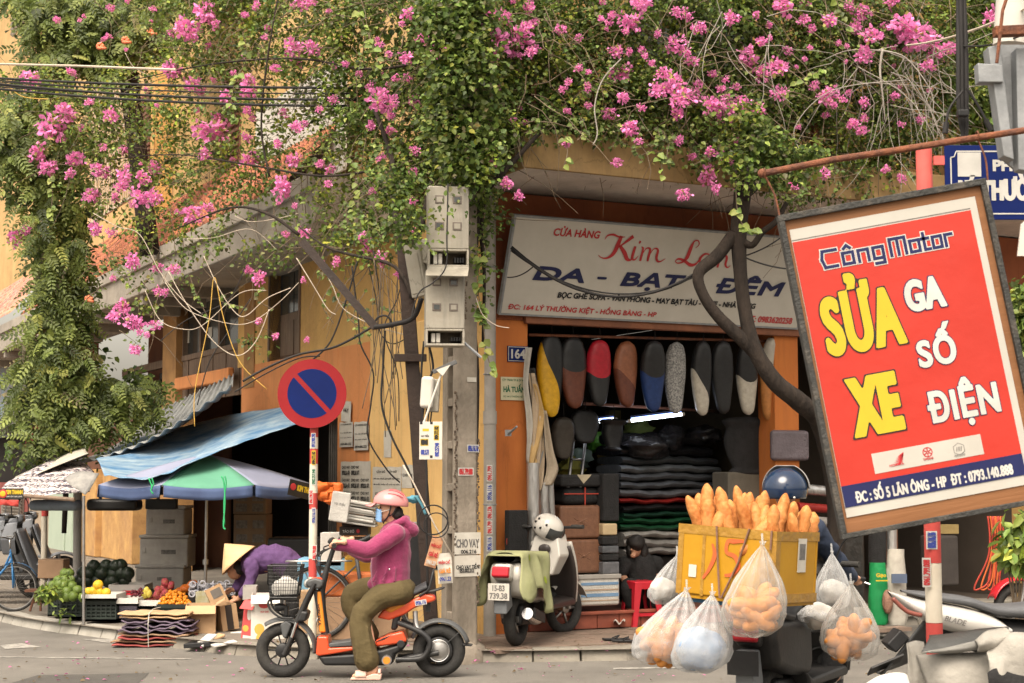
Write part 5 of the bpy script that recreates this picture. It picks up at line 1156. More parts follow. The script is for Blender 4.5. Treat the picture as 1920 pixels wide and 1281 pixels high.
# ---------------------------------------------------------------- helpers for vehicles and people
def blob_body(name,parts,mats,parent,vox,sm=4,disp=None):
 """capsules, tapered limbs and ellipsoids fused by a voxel remesh into one continuous surface"""
 g = G()
 for p in parts:
  if p[0] == 'l':      # limb through points with radii
   pts = [Vector(a) for a in p[1]]; rr = p[2]; fl = p[3] if len(p) > 3 else 1
   if len(pts) > 2: q = smooth_path(pts,4); rr = ls(rr,len(q)); pts = q
   g.tube(pts,list(rr),14,True,flat=fl)
   for a,r in ((pts[0],rr[0]),(pts[-1],rr[-1])): g.ell(a,(r*.98,r*.98,r*.98),12,8)
  else: g.ell(p[1],p[2],18,12,rot=p[3] if len(p) > 3 else None)
 return g.build(name,mats,parent,remesh=vox,smoothit=sm,disp=disp,smooth=0)
def hand(palm,d,n_,side,s=1.0,curl=.6):
 """palm centre, finger direction d, palm normal n_, side = direction of the thumb; returns limb list"""
 palm = Vector(palm); d = Vector(d).normalized(); n_ = Vector(n_).normalized(); sd = Vector(side).normalized(); L = []
 L.append(('l',[palm-d*.045*s,palm+d*.03*s],[.026*s,.030*s],.62))
 for i,ln in enumerate((.066,.076,.070,.054)):
  b = palm+d*.035*s+sd*(.028-.019*i)*s; c1 = b+(d*math.cos(curl*.5)+n_*math.sin(curl*.5))*ln*.45*s
  c2 = c1+(d*math.cos(curl*1.6)+n_*math.sin(curl*1.6))*ln*.32*s; c3 = c2+(d*math.cos(curl*2.6)+n_*math.sin(curl*2.6))*ln*.26*s
  L.append(('l',[b-d*.02*s,b,c1,c2,c3],[.0095*s,.0095*s,.0088*s,.008*s,.007*s]))
 b = palm-d*.015*s+sd*.028*s; c1 = b+(sd*.8+d*.7+n_*.3).normalized()*.04*s; c2 = c1+(d*.9+n_*.7).normalized()*.03*s
 L.append(('l',[b,c1,c2],[.013*s,.011*s,.009*s]))
 return L
def wheel(M,R,rt,parent,spokes=8,rimr=None,spoke_w=.010,hub=.05,hubw=.09,rimm=None,tyre_flat=1.0,tread=True):
 """wheel in the x/z plane of M"""
 g = G(M); g.torus((0,0,0),R-rt,rt,'y',56,14,flat=tyre_flat); w_ = g.build('tyre',rubber,parent,smooth=0)
 rr = rimr or R-rt*1.9
 g = G(M); g.torus((0,0,0),rr,.011,'y',48,8,flat=2.2); rm = g.build('rim',rimm or black,w_,smooth=0)
 for k in range(spokes):
  a = 2*math.pi*k/spokes; g = G(M); g.tube([(0,.012*(-1)**k,0),(rr*math.cos(a),0,rr*math.sin(a))],spoke_w,5); g.build('spoke',rimm or black,w_,smooth=0)
 g = G(M); g.tube([(0,-hubw/2,0),(0,-hubw/2+.01,0),(0,hubw/2-.01,0),(0,hubw/2,0)],[hub*.7,hub,hub,hub*.7],24); g.build('hub',rimm or black,w_,smooth=50)
 return w_
# ---------------------------------------------------------------- orange electric bike with its rider
EY = 12.62
e0 = PZ(400+1080/3.84,1262,0); EBM = T((e0.x,EY,0))
def B(zx,zy,y=0): return EBM @ Vector(((zx-1080)/910.0*EY/12.66,y,(1165-zy)/910.0))
def Bl(*pts,y=0): return [B(*p,y) if len(p) == 2 else B(*p) for p in pts]
eb = thing('electric_bike',EBM,'orange and black electric bike with wire basket ridden past the shop corner','electric bike')
ebo = mat('bike_orange',(.58,.075,.028),(.66,.085,.03),sc=3,rough=.28,bump=0,coat=.3,grime=.12,gcol=(.3,.12,.08))
ebo2 = mat('bike_amber',(.72,.25,.03),rough=.35,bump=0)
ebk = mat('bike_black',(.026,.026,.028),(.02,.02,.02),sc=10,rough=.42,bump=.04,grime=.3,gcol=(.12,.11,.1))
ebg = mat('bike_grey',(.085,.088,.09),(.065,.066,.068),sc=8,rough=.5,bump=.04,grime=.2,gcol=(.15,.14,.12))
wheel(T(B(532,975)),.212,.047,eb,10,hub=.055,hubw=.10,rimr=.128,spoke_w=.006)
w_ = wheel(T(B(1640,975)),.205,.050,eb,6,hub=.105,hubw=.12,rimr=.122,spoke_w=.009)
g = G(T(B(1640,975,-.065))); g.lathe([(.0,0)],4) if 0 else g.tube([(0,0,0),(0,.02,0)],[.075,.1],28); g.build('motor_cover',steel,w_,smooth=50)
g = G(T(B(1640,975,-.075))); g.torus((0,0,0),.08,.004,'y',30,5); g.build('brake_disc',chrome,w_)
def tubeB(pts,r,m,name='frame_tube',n=10,flat=1.0,par=None,y=0,k=5):
 P_ = smooth_path([B(*p) if len(p) == 3 else B(*p,y) for p in pts],k); rr = ls(r,len(P_)) if isinstance(r,(list,tuple)) else r
 g = G(); g.tube(P_,rr,n,flat=flat); return g.build(name,m,par or eb,smooth=50)
def shellB(name,poly,w_,m,bev=.015,y=0,par=None,taper=1.0):
 n = len(poly); A = [B(x,z,y-w_/2) for x,z in poly]; C_ = [B(x,z,y+w_/2) for x,z in poly]
 g = G(); g.add(A+C_,[tuple(range(n)),tuple(range(2*n-1,n-1,-1))] + [(i,i+n,(i+1) % n+n,(i+1) % n) for i in range(n)]); return g.build(name,m,par or eb,bevel=bev,bseg=3)
# fork, mudguards
for y in (-.075,.075):
 tubeB([(545,1000),(600,880)],.017,ebk,'fork_leg',y=y); tubeB([(600,880),(635,770)],.013,chrome,'fork_tube',y=y); tubeB([(632,775),(700,620),(760,500)],[.02,.02,.016],ebk,'fork_sleeve',y=y)
shellB('fork_crown',[(635,770),(665,690),(720,700),(700,770)],.2,ebk,.02)
def guard(cx,cz,R,a0,a1,wd,name,m,lip=.03):
 g = G()
 def fn(u,v):
  a = a0+(a1-a0)*v; q = (u-.5)*math.pi*.95; rr = R+lip*math.cos(q)-lip
  return B(cx,cz)+Vector((rr*math.cos(a),wd/2*math.sin(q),rr*math.sin(a)))
 g.grid(fn,8,18); return g.build(name,m,eb,smooth=0,solid=.005)
guard(532,975,.255,R_(125),R_(60),.13,'front_mudguard',ebg); guard(532,975,.265,R_(62),R_(-5),.12,'front_mudguard_rear',ebg)
shellB('mudguard_bracket',[(515,790),(560,760),(600,790),(560,890),(535,880)],.15,ebg,.015)
guard(1640,975,.245,R_(155),R_(15),.13,'rear_mudguard',ebg)
shellB('mud_flap',[(1805,925),(1880,935),(1870,945),(1812,942)],.1,ebk,.005)
tubeB([(1700,920),(1785,845)],.004,ebk,'guard_stay',n=6,y=-.06)
# head column, stem, bars
tubeB([(830,430),(800,560),(805,700),(830,860)],[.024,.03,.034,.034],ebk,'head_column')
shellB('column_cover',[(770,560),(800,560),(838,850),(790,850)],.085,ebo2,.015); shellB('column_side',[(740,540),(785,560),(790,850),(770,700)],.07,ebk,.012)
text_box('YADEA',T(B(806,800,-.046)) @ RY(R_(-96)),0,0,.17,.02,inkb,eb,bold=.03,dy=-.001)
tubeB([(830,430),(850,360),(890,240)],[.022,.02,.018],ebk,'stem')
hp = B(890,240)
g = G(); g.tube(smooth_path([hp+Vector((.035,-.34,.01)),hp+Vector((.01,-.22,.03)),hp,hp+Vector((.01,.22,.03)),hp+Vector((.035,.34,.01))],5),.012,8); g.build('handlebar',ebk,eb,smooth=0)
for s_ in (-1,1):
 g = G(); g.tube([hp+Vector((.02,.24*s_,.025)),hp+Vector((.036,.35*s_,.01))],.018,12); g.build('grip',rubber,eb,smooth=50)
 g = G(); g.tube(smooth_path([hp+Vector((-.0,.22*s_,.02)),hp+Vector((-.05,.27*s_,.0)),hp+Vector((-.04,.36*s_,-.015))],4),.006,6); g.build('brake_lever',ebk,eb,smooth=0)
g = G(); g.box(hp+Vector((-.02,0,.035)),(.05,.13,.05),r=Matrix.Rotation(.6,3,'Y')); g.build('display',ebk,eb,bevel=.012)
for k_ in range(4): tubeB([(880,250,-.05+k_*.03),(800-k_*12,300,-.03+k_*.02),(790-k_*8,400,0),(800,470,.0)],.0045,cable,'brake_cable',n=5)
# headlamp
shellB('headlamp_housing',[(700,480),(760,465),(820,480),(820,520),(790,545),(720,535),(690,515)],.15,ebg,.03)
g = G(); g.ell(B(700,508),(.03,.055,.035),16,10); g.build('headlight',mat('lamp_glass',(.55,.55,.52),rough=.1,bump=0),eb,smooth=0)
g = G(); g.ell(B(770,478),(.05,.06,.018),16,10); g.build('headlamp_top',ebo,eb,smooth=0)
# basket with carrier
x0,x1,z0,z1 = 438,660,375,600
wire = mat('basket_wire',(.03,.03,.03),rough=.5,bump=0)
def bk(u,v,s,hw=.125):     # u along x, v up, s side
 xb0 = 445+(430-445)*v; xb1 = 635+(662-635)*v; return B(xb0+(xb1-xb0)*u,600-(600-378+(-18*u if 0 else 0))*v,s*hw*(.85+.15*v))
for v in list(np.linspace(0,1,10)):
 g = G(); c = [bk(0,v,-1),bk(1,v,-1),bk(1,v,1),bk(0,v,1)]; g.tube(c+[c[0]],.0022 if 0 < v < 1 else .0055,5); g.build('basket_hoop',wire,eb)
gw = G()
for u in np.linspace(0,1,13):
 for s_ in (-1,1): gw.tube([bk(u,0,s_),bk(u,1,s_)],.002,4)
for s_ in np.linspace(-1,1,11):
 for u in (0,1): gw.tube([bk(u,0,s_),bk(u,1,s_)],.002,4)
 gw.tube([bk(0,0,s_),bk(1,0,s_)],.002,4)
for u in np.linspace(0,1,10): gw.tube([bk(u,0,-1),bk(u,0,1)],.002,4)
o = gw.build('basket_wires',wire,eb); o['kind'] = 'stuff'
g = G()
for s_ in (-1,1): g.tube(smooth_path([B(640,615,.08*s_),B(450,615,.08*s_),B(445,680,.08*s_),B(520,740,.08*s_),B(610,745,.07*s_)],5),.009,7)
g.build('basket_carrier',ebk,eb,smooth=0)
g = G(); g.box(B(540,610),(.22,.2,.015)); g.build('basket_base',ebk,eb,bevel=.004)
g = G(); g.tube([B(475,680),B(500,675),B(545,672)],[.028,.034,.02],16); g.build('front_lamp',ebk,eb,smooth=50); g = G(); g.tube([B(470,680),B(476,679)],.027,16); g.build('lamp_glass',glass,eb)
g = G(); g.box(B(550,700),(.035,.04,.08)); g.build('lamp_bracket',ebk,eb,bevel=.01)
bag = film('white_bag_film',(.82,.82,.80),.85)
g = G(T(B(545,590,0))); g.lathe([(.02,.005),(.10,.01),(.115,.06),(.09,.11),(.04,.13),(.025,.15)],24,sy=.8,wob=lambda q,z: 1+.06*math.sin(4*q+z*40)+.03*math.sin(9*q));
tag(g.build('shopping_bag',foam,None,smooth=60),'white carrier bag lying in the wire basket of the orange electric bike','bag')
# deck, body
shellB('deck_underside',[(785,1005),(1050,990),(1240,960),(1420,905),(1400,960),(1330,1000),(1320,1065),(1260,1075),(830,1075)],.21,ebk,.03)
shellB('deck_side_panel',[(775,1000),(785,870),(860,870),(870,950),(1050,940),(1060,965),(860,998),(800,1005)],.235,ebo,.02)
shellB('rear_side_panel',[(1190,900),(1290,855),(1390,832),(1420,905),(1390,918),(1240,938),(1195,942)],.235,ebo,.02)
shellB('deck_mat',[(862,920),(1030,898),(1060,930),(1200,918),(1200,935),(870,948)],.22,ebg,.012)
shellB('battery_cover',[(1200,905),(1250,880),(1300,862),(1310,858),(1260,890),(1205,908)],.24,ebk,.008)
g = G(); g.tube([B(1375,920,-.11),B(1375,920,-.14)],.03,20); g.build('pivot_cap',ebk,eb,bevel=.005)
g = G(); g.tube([B(1278,1032,-.11),B(1278,1032,-.145)],.038,20); g.build('reflector_ring',steel,eb); g = G(); g.tube([B(1278,1032,-.145),B(1278,1032,-.15)],.028,20); g.build('side_reflector',ebo2,eb)
tubeB([(1350,775,-.1),(1420,800,-.1),(1530,850,-.11),(1580,910,-.12),(1560,980,-.12),(1500,1025,-.12),(1340,1030,-.11)],.021,ebk,'swing_guard')
tubeB([(1360,780,.1),(1530,850,.11),(1580,910,.12),(1500,1025,.12),(1340,1030,.11)],.021,ebk,'swing_guard')
tubeB([(1340,1040,-.09),(1640,985,-.09)],.022,ebk,'swing_arm'); tubeB([(1340,1040,.09),(1640,985,.09)],.022,ebk,'swing_arm')
shellB('seat_tower',[(1325,700),(1400,670),(1375,720),(1350,790),(1340,835),(1298,830),(1310,760)],.12,ebk,.02)
shellB('tail_panel',[(1200,745),(1240,690),(1400,640),(1540,575),(1610,590),(1615,625),(1480,670),(1400,720),(1290,760)],.15,ebo,.03)
shellB('tail_panel_amber',[(1250,690),(1300,640),(1400,620),(1410,655),(1300,715)],.165,ebo2,.02)
shellB('tail_light',[(1540,575),(1610,590),(1618,625),(1560,640)],.12,redp,.015)
sticker('tail_sticker',T(B(1475,660,-.085)) @ RY(R_(-9)),0,0,.09,.04,inkw,'0936.116',inkbl,eb)
# seats (rider's saddle and low pillion), rear handle
g = G(T(B(1440,570)) @ RY(R_(-14)))
g.grid(lambda u,v: Vector(((v-.5)*.27,(.045+.055*v)*math.cos(math.pi*(u*2)) ,.045*math.sin(math.pi*2*u)*(1 if u < .5 else .5)+.012*math.cos(v*6))),22,14)
g.build('seat',mat('seat_vinyl',(.05,.052,.056),(.04,.04,.045),sc=20,rough=.5,bump=.1),eb,smooth=0)
tubeB([(1500,590,-.08),(1565,545,-.08),(1585,480,-.08),(1598,420,-.05),(1598,420,.05),(1585,480,.08),(1565,545,.08)],.009,ebk,'rear_grab_rail')
tubeB([(1545,575,-.05),(1660,540,-.05),(1660,540,.05),(1545,575,.05)],.008,ebk,'rear_rack')
g = G(); g.box(B(1560,660),(.04,.02,.1)); g.build('plate_bracket',ebk,eb)
tubeB([(1470,700,-.02),(1480,800,-.04),(1520,860,-.06)],.02,steel,'shock_absorber',y=0)
tubeB([(1120,1075,.1),(1090,1085,.14)],.012,ebk,'side_stand')
# rider
hood = mat('magenta_fleece',(.27,.034,.105),(.22,.027,.085),sc=5,rough=.9,bump=.25,bsc=60,sheen=.3)
trs = mat('olive_cloth',(.105,.078,.034),(.08,.06,.025),sc=4,rough=.9,bump=.25,bsc=50)
rd = thing('person',EBM @ T((.1,0,0)),'woman in magenta hooded jacket and olive trousers riding the orange electric bike, pink helmet','person')
def V3(x,y,z): return B(x,z,y)
Lb = []
# body: legs, torso, arms, neck, head with face (faces -x)
Lb += [('l',[V3(1320,-.09,540),V3(1100,-.12,690)],[.07,.062]),('l',[V3(1100,-.12,690),V3(1150,-.14,900),V3(1190,-.16,1085)],[.055,.05,.034]),
       ('l',[V3(1290,.09,550),V3(1010,.12,620)],[.07,.06]),('l',[V3(1010,.12,620),V3(1080,.13,800),V3(1150,.13,930)],[.05,.045,.035]),
       ('l',[V3(1310,0,520),V3(1300,0,380),V3(1310,0,210)],[.11,.10,.12]),('l',[V3(1325,-.13,150),V3(1325,.13,150)],[.06,.06]),
       ('l',[V3(1320,-.16,150),V3(1160,-.20,250),V3(925,-.24,220)],[.045,.038,.028]),('l',[V3(1320,.16,150),V3(1150,.21,300),V3(960,.27,245)],[.045,.038,.028]),
       ('l',[V3(1320,0,130),V3(1300,0,40)],[.048,.045])]
hc = V3(1280,0,-20)
Lb += [('e',hc,(.078,.066,.095)),('e',hc+Vector((-.035,0,-.045)),(.05,.048,.055)),('e',hc+Vector((-.088,0,-.022)),(.016,.012,.018)),('e',hc+Vector((-.082,0,-.062)),(.012,.022,.010)),
       ('e',hc+Vector((.008,-.07,-.02)),(.016,.009,.028)),('e',hc+Vector((.008,.07,-.02)),(.016,.009,.028))]
gl_,gr_ = hp+Vector((.03,-.285,.02)),hp+Vector((.03,.285,.02))
Lb += hand(gl_+Vector((.035,0,.018)),(-1,.1,-.05),(-.3,0,-1),(0,1,0),.95,1.0)
Lb += hand(gr_+Vector((.035,0,.018)),(-1,-.1,-.05),(-.3,0,-1),(0,-1,0),.95,1.0)
# feet: the near one down on the road, the far one on the deck
ft = V3(1190,-.16,1100)
Lb += [('l',[ft,ft+Vector((-.03,0,-.012)),ft+Vector((-.12,-.01,-.035))],[.034,.034,.024],1.0),('l',[ft+Vector((-.09,-.01,-.03)),ft+Vector((-.15,-.012,-.042))],[.03,.018])]
ff = V3(1150,.13,950)
Lb += [('l',[ff,ff+Vector((-.12,0,-.01))],[.035,.025])]
blob_body('body',Lb,skinm,rd,.0075,3)
J = [('l',[V3(1290,0,500),V3(1290,0,400),V3(1300,0,280),V3(1318,0,175)],[.152,.158,.150,.128],.92),('l',[V3(1330,-.125,150),V3(1325,.125,150)],[.078,.078]),
     ('l',[V3(1345,0,110),V3(1360,0,150)],[.085,.1]),
     ('l',[V3(1335,-.155,150),V3(1250,-.185,205),V3(1150,-.20,262),V3(1040,-.22,240),V3(930,-.24,224)],[.078,.072,.066,.056,.045]),
     ('l',[V3(1335,.155,150),V3(1240,.185,230),V3(1130,.21,320),V3(1040,.24,300),V3(960,.27,262)],[.078,.07,.062,.052,.042]),
     ('l',[V3(1170,0,510),V3(1400,0,525)],[.05,.06],2.2)]
for i in range(3): J.append(('l',[V3(1180+i*75,-.145,480),V3(1215+i*60,-.15,390)],[.012,.004]))
blob_body('jacket',J,hood,rd,.009,4,disp=(.018,.10))
blob_body('hood',[('l',[V3(1395,-.06,70),V3(1430,-.03,110),V3(1445,.0,130),V3(1430,.04,110),V3(1395,.06,70)],[.03,.045,.055,.045,.03]),('l',[V3(1310,-.07,95),V3(1385,-.075,60),V3(1400,0,55),V3(1385,.075,60),V3(1310,.07,95)],[.022,.03,.035,.03,.022])],hood,rd,.009,3,disp=(.015,.05))
for (x,y,z) in ((935,-.24,224),(962,.27,262)):
 g = G(); a = V3(x-6,y,z-3); b = V3(x+26,y+.006,z+2); g.tube([a,b],.043,18); g.build('cuff',hood,rd,smooth=50,bevel=.006)
g = G(); g.tube([V3(1180,-.03,508),V3(1385,-.03,528)],.01,6);
g = G(); g.ell(V3(1295,-.165,400),(.006,.004,.008)); g.build('zip_pull',chrome,rd)
g = G(); g.tube([V3(1290,-.163,395),V3(1240,-.162,470)],.003,5); g.build('pocket_seam',mat('seam_dark',(.2,.03,.09)),rd)
Tt = [('l',[V3(1350,-.08,560),V3(1230,-.11,595),V3(1120,-.13,690)],[.105,.095,.085]),('l',[V3(1110,-.13,690),V3(1090,-.14,780),V3(1110,-.15,900),V3(1140,-.155,1035)],[.086,.084,.088,.096]),
      ('l',[V3(1340,.08,560),V3(1150,.11,560),V3(1010,.12,590)],[.11,.105,.09]),('l',[V3(1010,.12,590),V3(1000,.12,650),V3(1060,.13,770),V3(1130,.13,870)],[.088,.085,.08,.085]),
      ('l',[V3(1370,-.05,560),V3(1370,.05,560)],[.11,.11])]
for i in range(3): Tt.append(('l',[V3(1070+i*40,-.215,790),V3(1075+i*52,-.228,1035)],[.006,.013]))
blob_body('trousers',Tt,trs,rd,.009,4,disp=(.022,.14))
# sandals
snd = mat('pink_sandal',(.66,.44,.36),(.6,.4,.33),sc=8,rough=.6,bump=.05)
def sandal(M):
 g = G(M); g.prism([(-.155,0),(.075,0),(.085,.045),(.02,.048),(-.06,.022),(-.155,.018)],-.043,.043); g.build('sandal_sole',snd,rd,bevel=.008)
 g = G(M); g.grid(lambda u,v: Vector((-.12+.085*v,.044*math.cos(math.pi*u),.02+(.045+.018*v)*math.sin(math.pi*u))),10,5); g.build('sandal_strap',snd,rd,smooth=0,solid=.005)
 g = G(M); g.grid(lambda u,v: Vector((.055+.02*v,.042*math.cos(math.pi*u),.05+(.03)*math.sin(math.pi*u))),10,2); g.build('sandal_strap',snd,rd,smooth=0,solid=.005)
sandal(T((ft.x-.02,ft.y-.008,.003))); sandal(T((ff.x-.02,ff.y,ff.z-.06)))
# helmet, strap, mask, hair
hm = mat('pink_helmet',(.58,.24,.235),(.55,.22,.215),sc=3,rough=.3,bump=.02,coat=.3)
c = hc+Vector((.012,0,.045))
g = G(T(c) @ RY(R_(6))); g.lathe([(.124*math.sin(a)*1.0,.10*math.cos(a)) for a in np.linspace(.02,1.72,16)],32,sx=1.08,sy=.86); g.build('helmet',hm,rd,smooth=0,solid=.012)
for k_ in range(5):
 a = (k_-2)*.42; g = G(T(c) @ RY(R_(6))); pts = [(.128*math.sin(q)*1.08*math.cos(0) ,.09*math.sin(a)*math.sin(q)-.0,.0) for q in (0,1)]
 arc = [Vector((.134*math.cos(q),.108*math.sin(a),.104*math.sin(q)*math.cos(a)+.004)) for q in np.linspace(.75,1.75,8)]
 g.tube(arc,.0045,5); g.build('vent_slot',mat('vent_red',(.45,.10,.11)),rd)
g = G(T(c+Vector((-.105,0,-.006)))); g.grid(lambda u,v: Vector((-.085*v*math.sin(math.pi*(.12+.76*u))-.012,.095*math.cos(math.pi*(.05+.9*u)),-.022*v+.012*math.sin(math.pi*u))),14,5); g.build('visor',hm,rd,smooth=0,solid=.006)
g = G(); q = hc; g.tube(smooth_path([q+Vector((.02,-.098,.03)),q+Vector((.0,-.082,-.05)),q+Vector((-.04,-.05,-.10)),q+Vector((-.045,0,-.112))],5),.006,6); g.tube(smooth_path([q+Vector((.06,-.09,.01)),q+Vector((.03,-.082,-.04)),q+Vector((.0,-.075,-.055))],4),.005,6); g.build('chin_strap',black,rd)
g = G(T(hc+Vector((-.055,0,-.05)))); g.grid(lambda u,v: Vector((-.05*math.sin(math.pi*u)**.6-.004*math.sin(v*25),.062*math.cos(math.pi*u),.045-.10*v+.012*math.sin(math.pi*u))),14,10)
g.build('face_mask',mat('mask_blue',(.22,.40,.66),(.18,.34,.58),sc=10,rough=.8),rd,smooth=0,solid=.004)
g = G(); g.tube(smooth_path([hc+Vector((-.06,-.062,-.02)),hc+Vector((-.02,-.074,-.012)),hc+Vector((.015,-.082,-.0))],4),.003,5); g.build('mask_loop',white,rd)
hair = mat('black_hair',(.02,.016,.014),(.012,.01,.009),sc=30,rough=.5,bump=.5,bsc=60,stretch=(1,1,6))
g = G(); g.ell(hc+Vector((.06,0,-.045)),(.055,.066,.065),18,12,wob=.3,seed=4); g.ell(hc+Vector((.085,0,-.075)),(.03,.035,.05),14,10,wob=.4,seed=5); g.build('hair',hair,rd,smooth=0)
g = G(); g.ell(hc+Vector((-.068,-.030,.012)),(.008,.011,.007),10,6); g.build('eye',mat('eye_dark',(.03,.02,.02),rough=.2),rd); g = G(); g.ell(hc+Vector((-.068,.030,.012)),(.008,.011,.007),10,6); g.build('eye',MATS['eye_dark'],rd)
# ---------------------------------------------------------------- white scooter under a cloth, by the shop door
s0 = PZ(968,1214,PVZ); s1 = PZ(1064,1186,PVZ); hd = math.atan2(s1.y-s0.y,s1.x-s0.x)
SMx = T((s0.x,s0.y+.1,PVZ)) @ RZ(hd)      # x forward from the rear axle, y left, z up
scw = mat('scooter_white',(.56,.535,.49),(.51,.485,.44),sc=3,rough=.25,bump=0,coat=.4,grime=.15,gcol=(.42,.38,.33))
scb = mat('scooter_brown',(.045,.036,.034),(.035,.03,.028),sc=4,rough=.3,bump=0)
def scooter(M0,wbase,lab,body,panel,full=True,cat='scooter',steer=-.40,name='motor_scooter'):
 t = thing(name,M0,lab,cat)
 def L(name,pts,r,m,n=12,flat=1,par=None): g = G(M0); P_ = smooth_path(pts,5); g.tube(P_,ls(r,len(P_)) if isinstance(r,(list,tuple)) else r,n,flat=flat); return g.build(name,m,par or t,smooth=50)
 def S(name,poly,w_,m,bev=.02,y=0): g = G(M0 @ T((0,y,0))); g.prism(poly,-w_/2,w_/2); return g.build(name,m,t,bevel=bev,bseg=3)
 wheel(M0 @ T((0,0,.225)),.225,.052,t,5,hub=.05,rimr=.15,spoke_w=.014,rimm=steel)
 FM = M0 @ T((wbase,0,.225)) @ RZ(steer)
 wheel(FM,.235,.045,t,5,hub=.045,rimr=.165,spoke_w=.013,rimm=steel)
 g = G(FM); g.tube([(0,.07,0),(-.06,.07,.25)],.02,8); g.build('fork_leg',steel,t); g = G(FM); g.tube([(0,-.07,0),(-.06,-.07,.25)],.02,8); g.build('fork_leg',steel,t)
 g = G(FM); g.grid(lambda u,v: Vector(((.27)*math.cos(R_(20)+R_(115)*v),.072*math.sin((u-.5)*math.pi),.27*math.sin(R_(20)+R_(115)*v)+.03*math.cos((u-.5)*math.pi)-.01)),8,14); g.build('front_mudguard',body,t,smooth=0,solid=.006)
 # leg shield, apron
 g = G(M0); g.grid(lambda u,v: Vector((wbase-.14-.22*v+.07*math.sin(math.pi*u)*(1-.4*v),(u-.5)*(.34+.10*math.sin(v*2.6)),.30+.56*v)),12,12); g.build('leg_shield',body,t,smooth=0,solid=.02)
 g = G(M0); g.grid(lambda u,v: Vector((wbase-.17-.22*v+.07*math.sin(math.pi*u)*(1-.4*v),(u-.5)*(.33+.10*math.sin(v*2.6)),.30+.52*v)),12,12); g.build('inner_shield',panel,t,smooth=0,solid=.02)
 S('floorboard',[(.30,.28),(wbase-.15,.27),(wbase-.1,.36),(wbase-.2,.34),(.35,.33),(.25,.38)],.34,panel)
 S('body_shell',[(-.30,.62),(-.22,.45),(.05,.38),(.38,.34),(.44,.42),(.42,.66),(.1,.70),(-.25,.73)],.30,body,.06)
 g = G(M0); g.grid(lambda u,v: Vector((-.30+.74*v,(.08+.075*math.sin(math.pi*min(1,v*1.1+.1)))*math.cos(2*math.pi*u),.74+.045*math.sin(2*math.pi*u)+.03*math.cos(v*5))),18,14); g.build('seat',black,t,smooth=0)
 S('tail',[(-.38,.60),(-.30,.56),(-.24,.72),(-.36,.72)],.16,body,.03); S('tail_light',[(-.42,.62),(-.37,.60),(-.35,.70),(-.40,.70)],.15,redp,.015)
 S('rear_fender',[(-.40,.56),(-.30,.56),(-.24,.36),(-.40,.30)],.12,mat('fender_grey',(.16,.17,.18),rough=.5),.015)
 g = G(M0); g.bx(-.435,-.43,-.095,.095,.42,.56); pl_ = g.build('number_plate',white if full else black,t,bevel=.002)
 F_ = M0 @ T((-.436,0,0)) @ RZ(-math.pi/2);
 if full: text_box('15-B3',F_,-.055,.497,.11,.05,inkp,pl_,bold=.03,dy=-.001); text_box('739.38',F_,-.08,.433,.16,.05,inkp,pl_,bold=.03,dy=-.001)
 L('exhaust',[(.28,-.14,.22),(.0,-.17,.24),(-.22,-.18,.30)],[.03,.055,.05],chrome,14); S('exhaust_guard',[(-.2,.26),(.06,.2),(.06,.28),(-.2,.35)],.02,black,.005,y=-.235)
 S('engine',[(-.05,.18),(.34,.16),(.36,.34),(-.02,.36)],.2,black,.03,y=.03)
 L('shock',[(-.05,.1,.25),(-.2,.11,.5)],.022,steel,8)
 # front cowl, bars, headset
 g = G(M0); g.add([(wbase-.50,-.11,.92),(wbase-.50,.11,.92),(wbase-.56,.15,.74),(wbase-.54,.07,.56),(wbase-.54,-.07,.56),(wbase-.56,-.15,.74),(wbase-.36,-.14,.94),(wbase-.36,.14,.94),(wbase-.38,.18,.74),(wbase-.38,.08,.56),(wbase-.38,-.08,.56),(wbase-.38,-.18,.74)],[(5,4,3,2,1,0),(0,1,7,6),(1,2,8,7),(2,3,9,8),(3,4,10,9),(4,5,11,10),(5,0,6,11)]); g.build('inner_cowl',body,t,bevel=.02,bseg=3)
 g = G(M0); g.ell((wbase-.545,0,.80),(.02,.06,.045),16,8); g.build('glove_box',panel,t,smooth=0)
 S('headset',[(wbase-.50,.92),(wbase-.38,.90),(wbase-.30,.94),(wbase-.34,1.03),(wbase-.45,1.0)],.18,body,.04)
 L('handlebar',[(wbase-.44,-.33,1.0),(wbase-.38,-.1,.99),(wbase-.38,.1,.99),(wbase-.44,.33,1.0)],.013,black,8)
 for s_ in (-1,1):
  L('grip',[(wbase-.41,.22*s_,1.0),(wbase-.445,.34*s_,1.0)],.02,rubber,10); L('brake_lever',[(wbase-.38,.16*s_,.99),(wbase-.34,.3*s_,.985)],.007,chrome,6)
  L('mirror_stem',[(wbase-.42,.17*s_,1.0),(wbase-.42,.22*s_,1.12),(wbase-.44,.28*s_,1.18)],.006,black,6)
  g = G(M0); g.ell((wbase-.44,.30*s_,1.20),(.012,.06,.035),16,10); g.build('mirror',black,t)
 return t
sc = scooter(SMx,1.30,'white scooter with green floral cloth over its seat parked by the orange pillar',scw,scb,steer=-.42)
for o in list(COL.objects):
 if o.parent is sc and o.name.split('.')[0] in ('mirror','mirror_stem'): bpy.data.objects.remove(o)
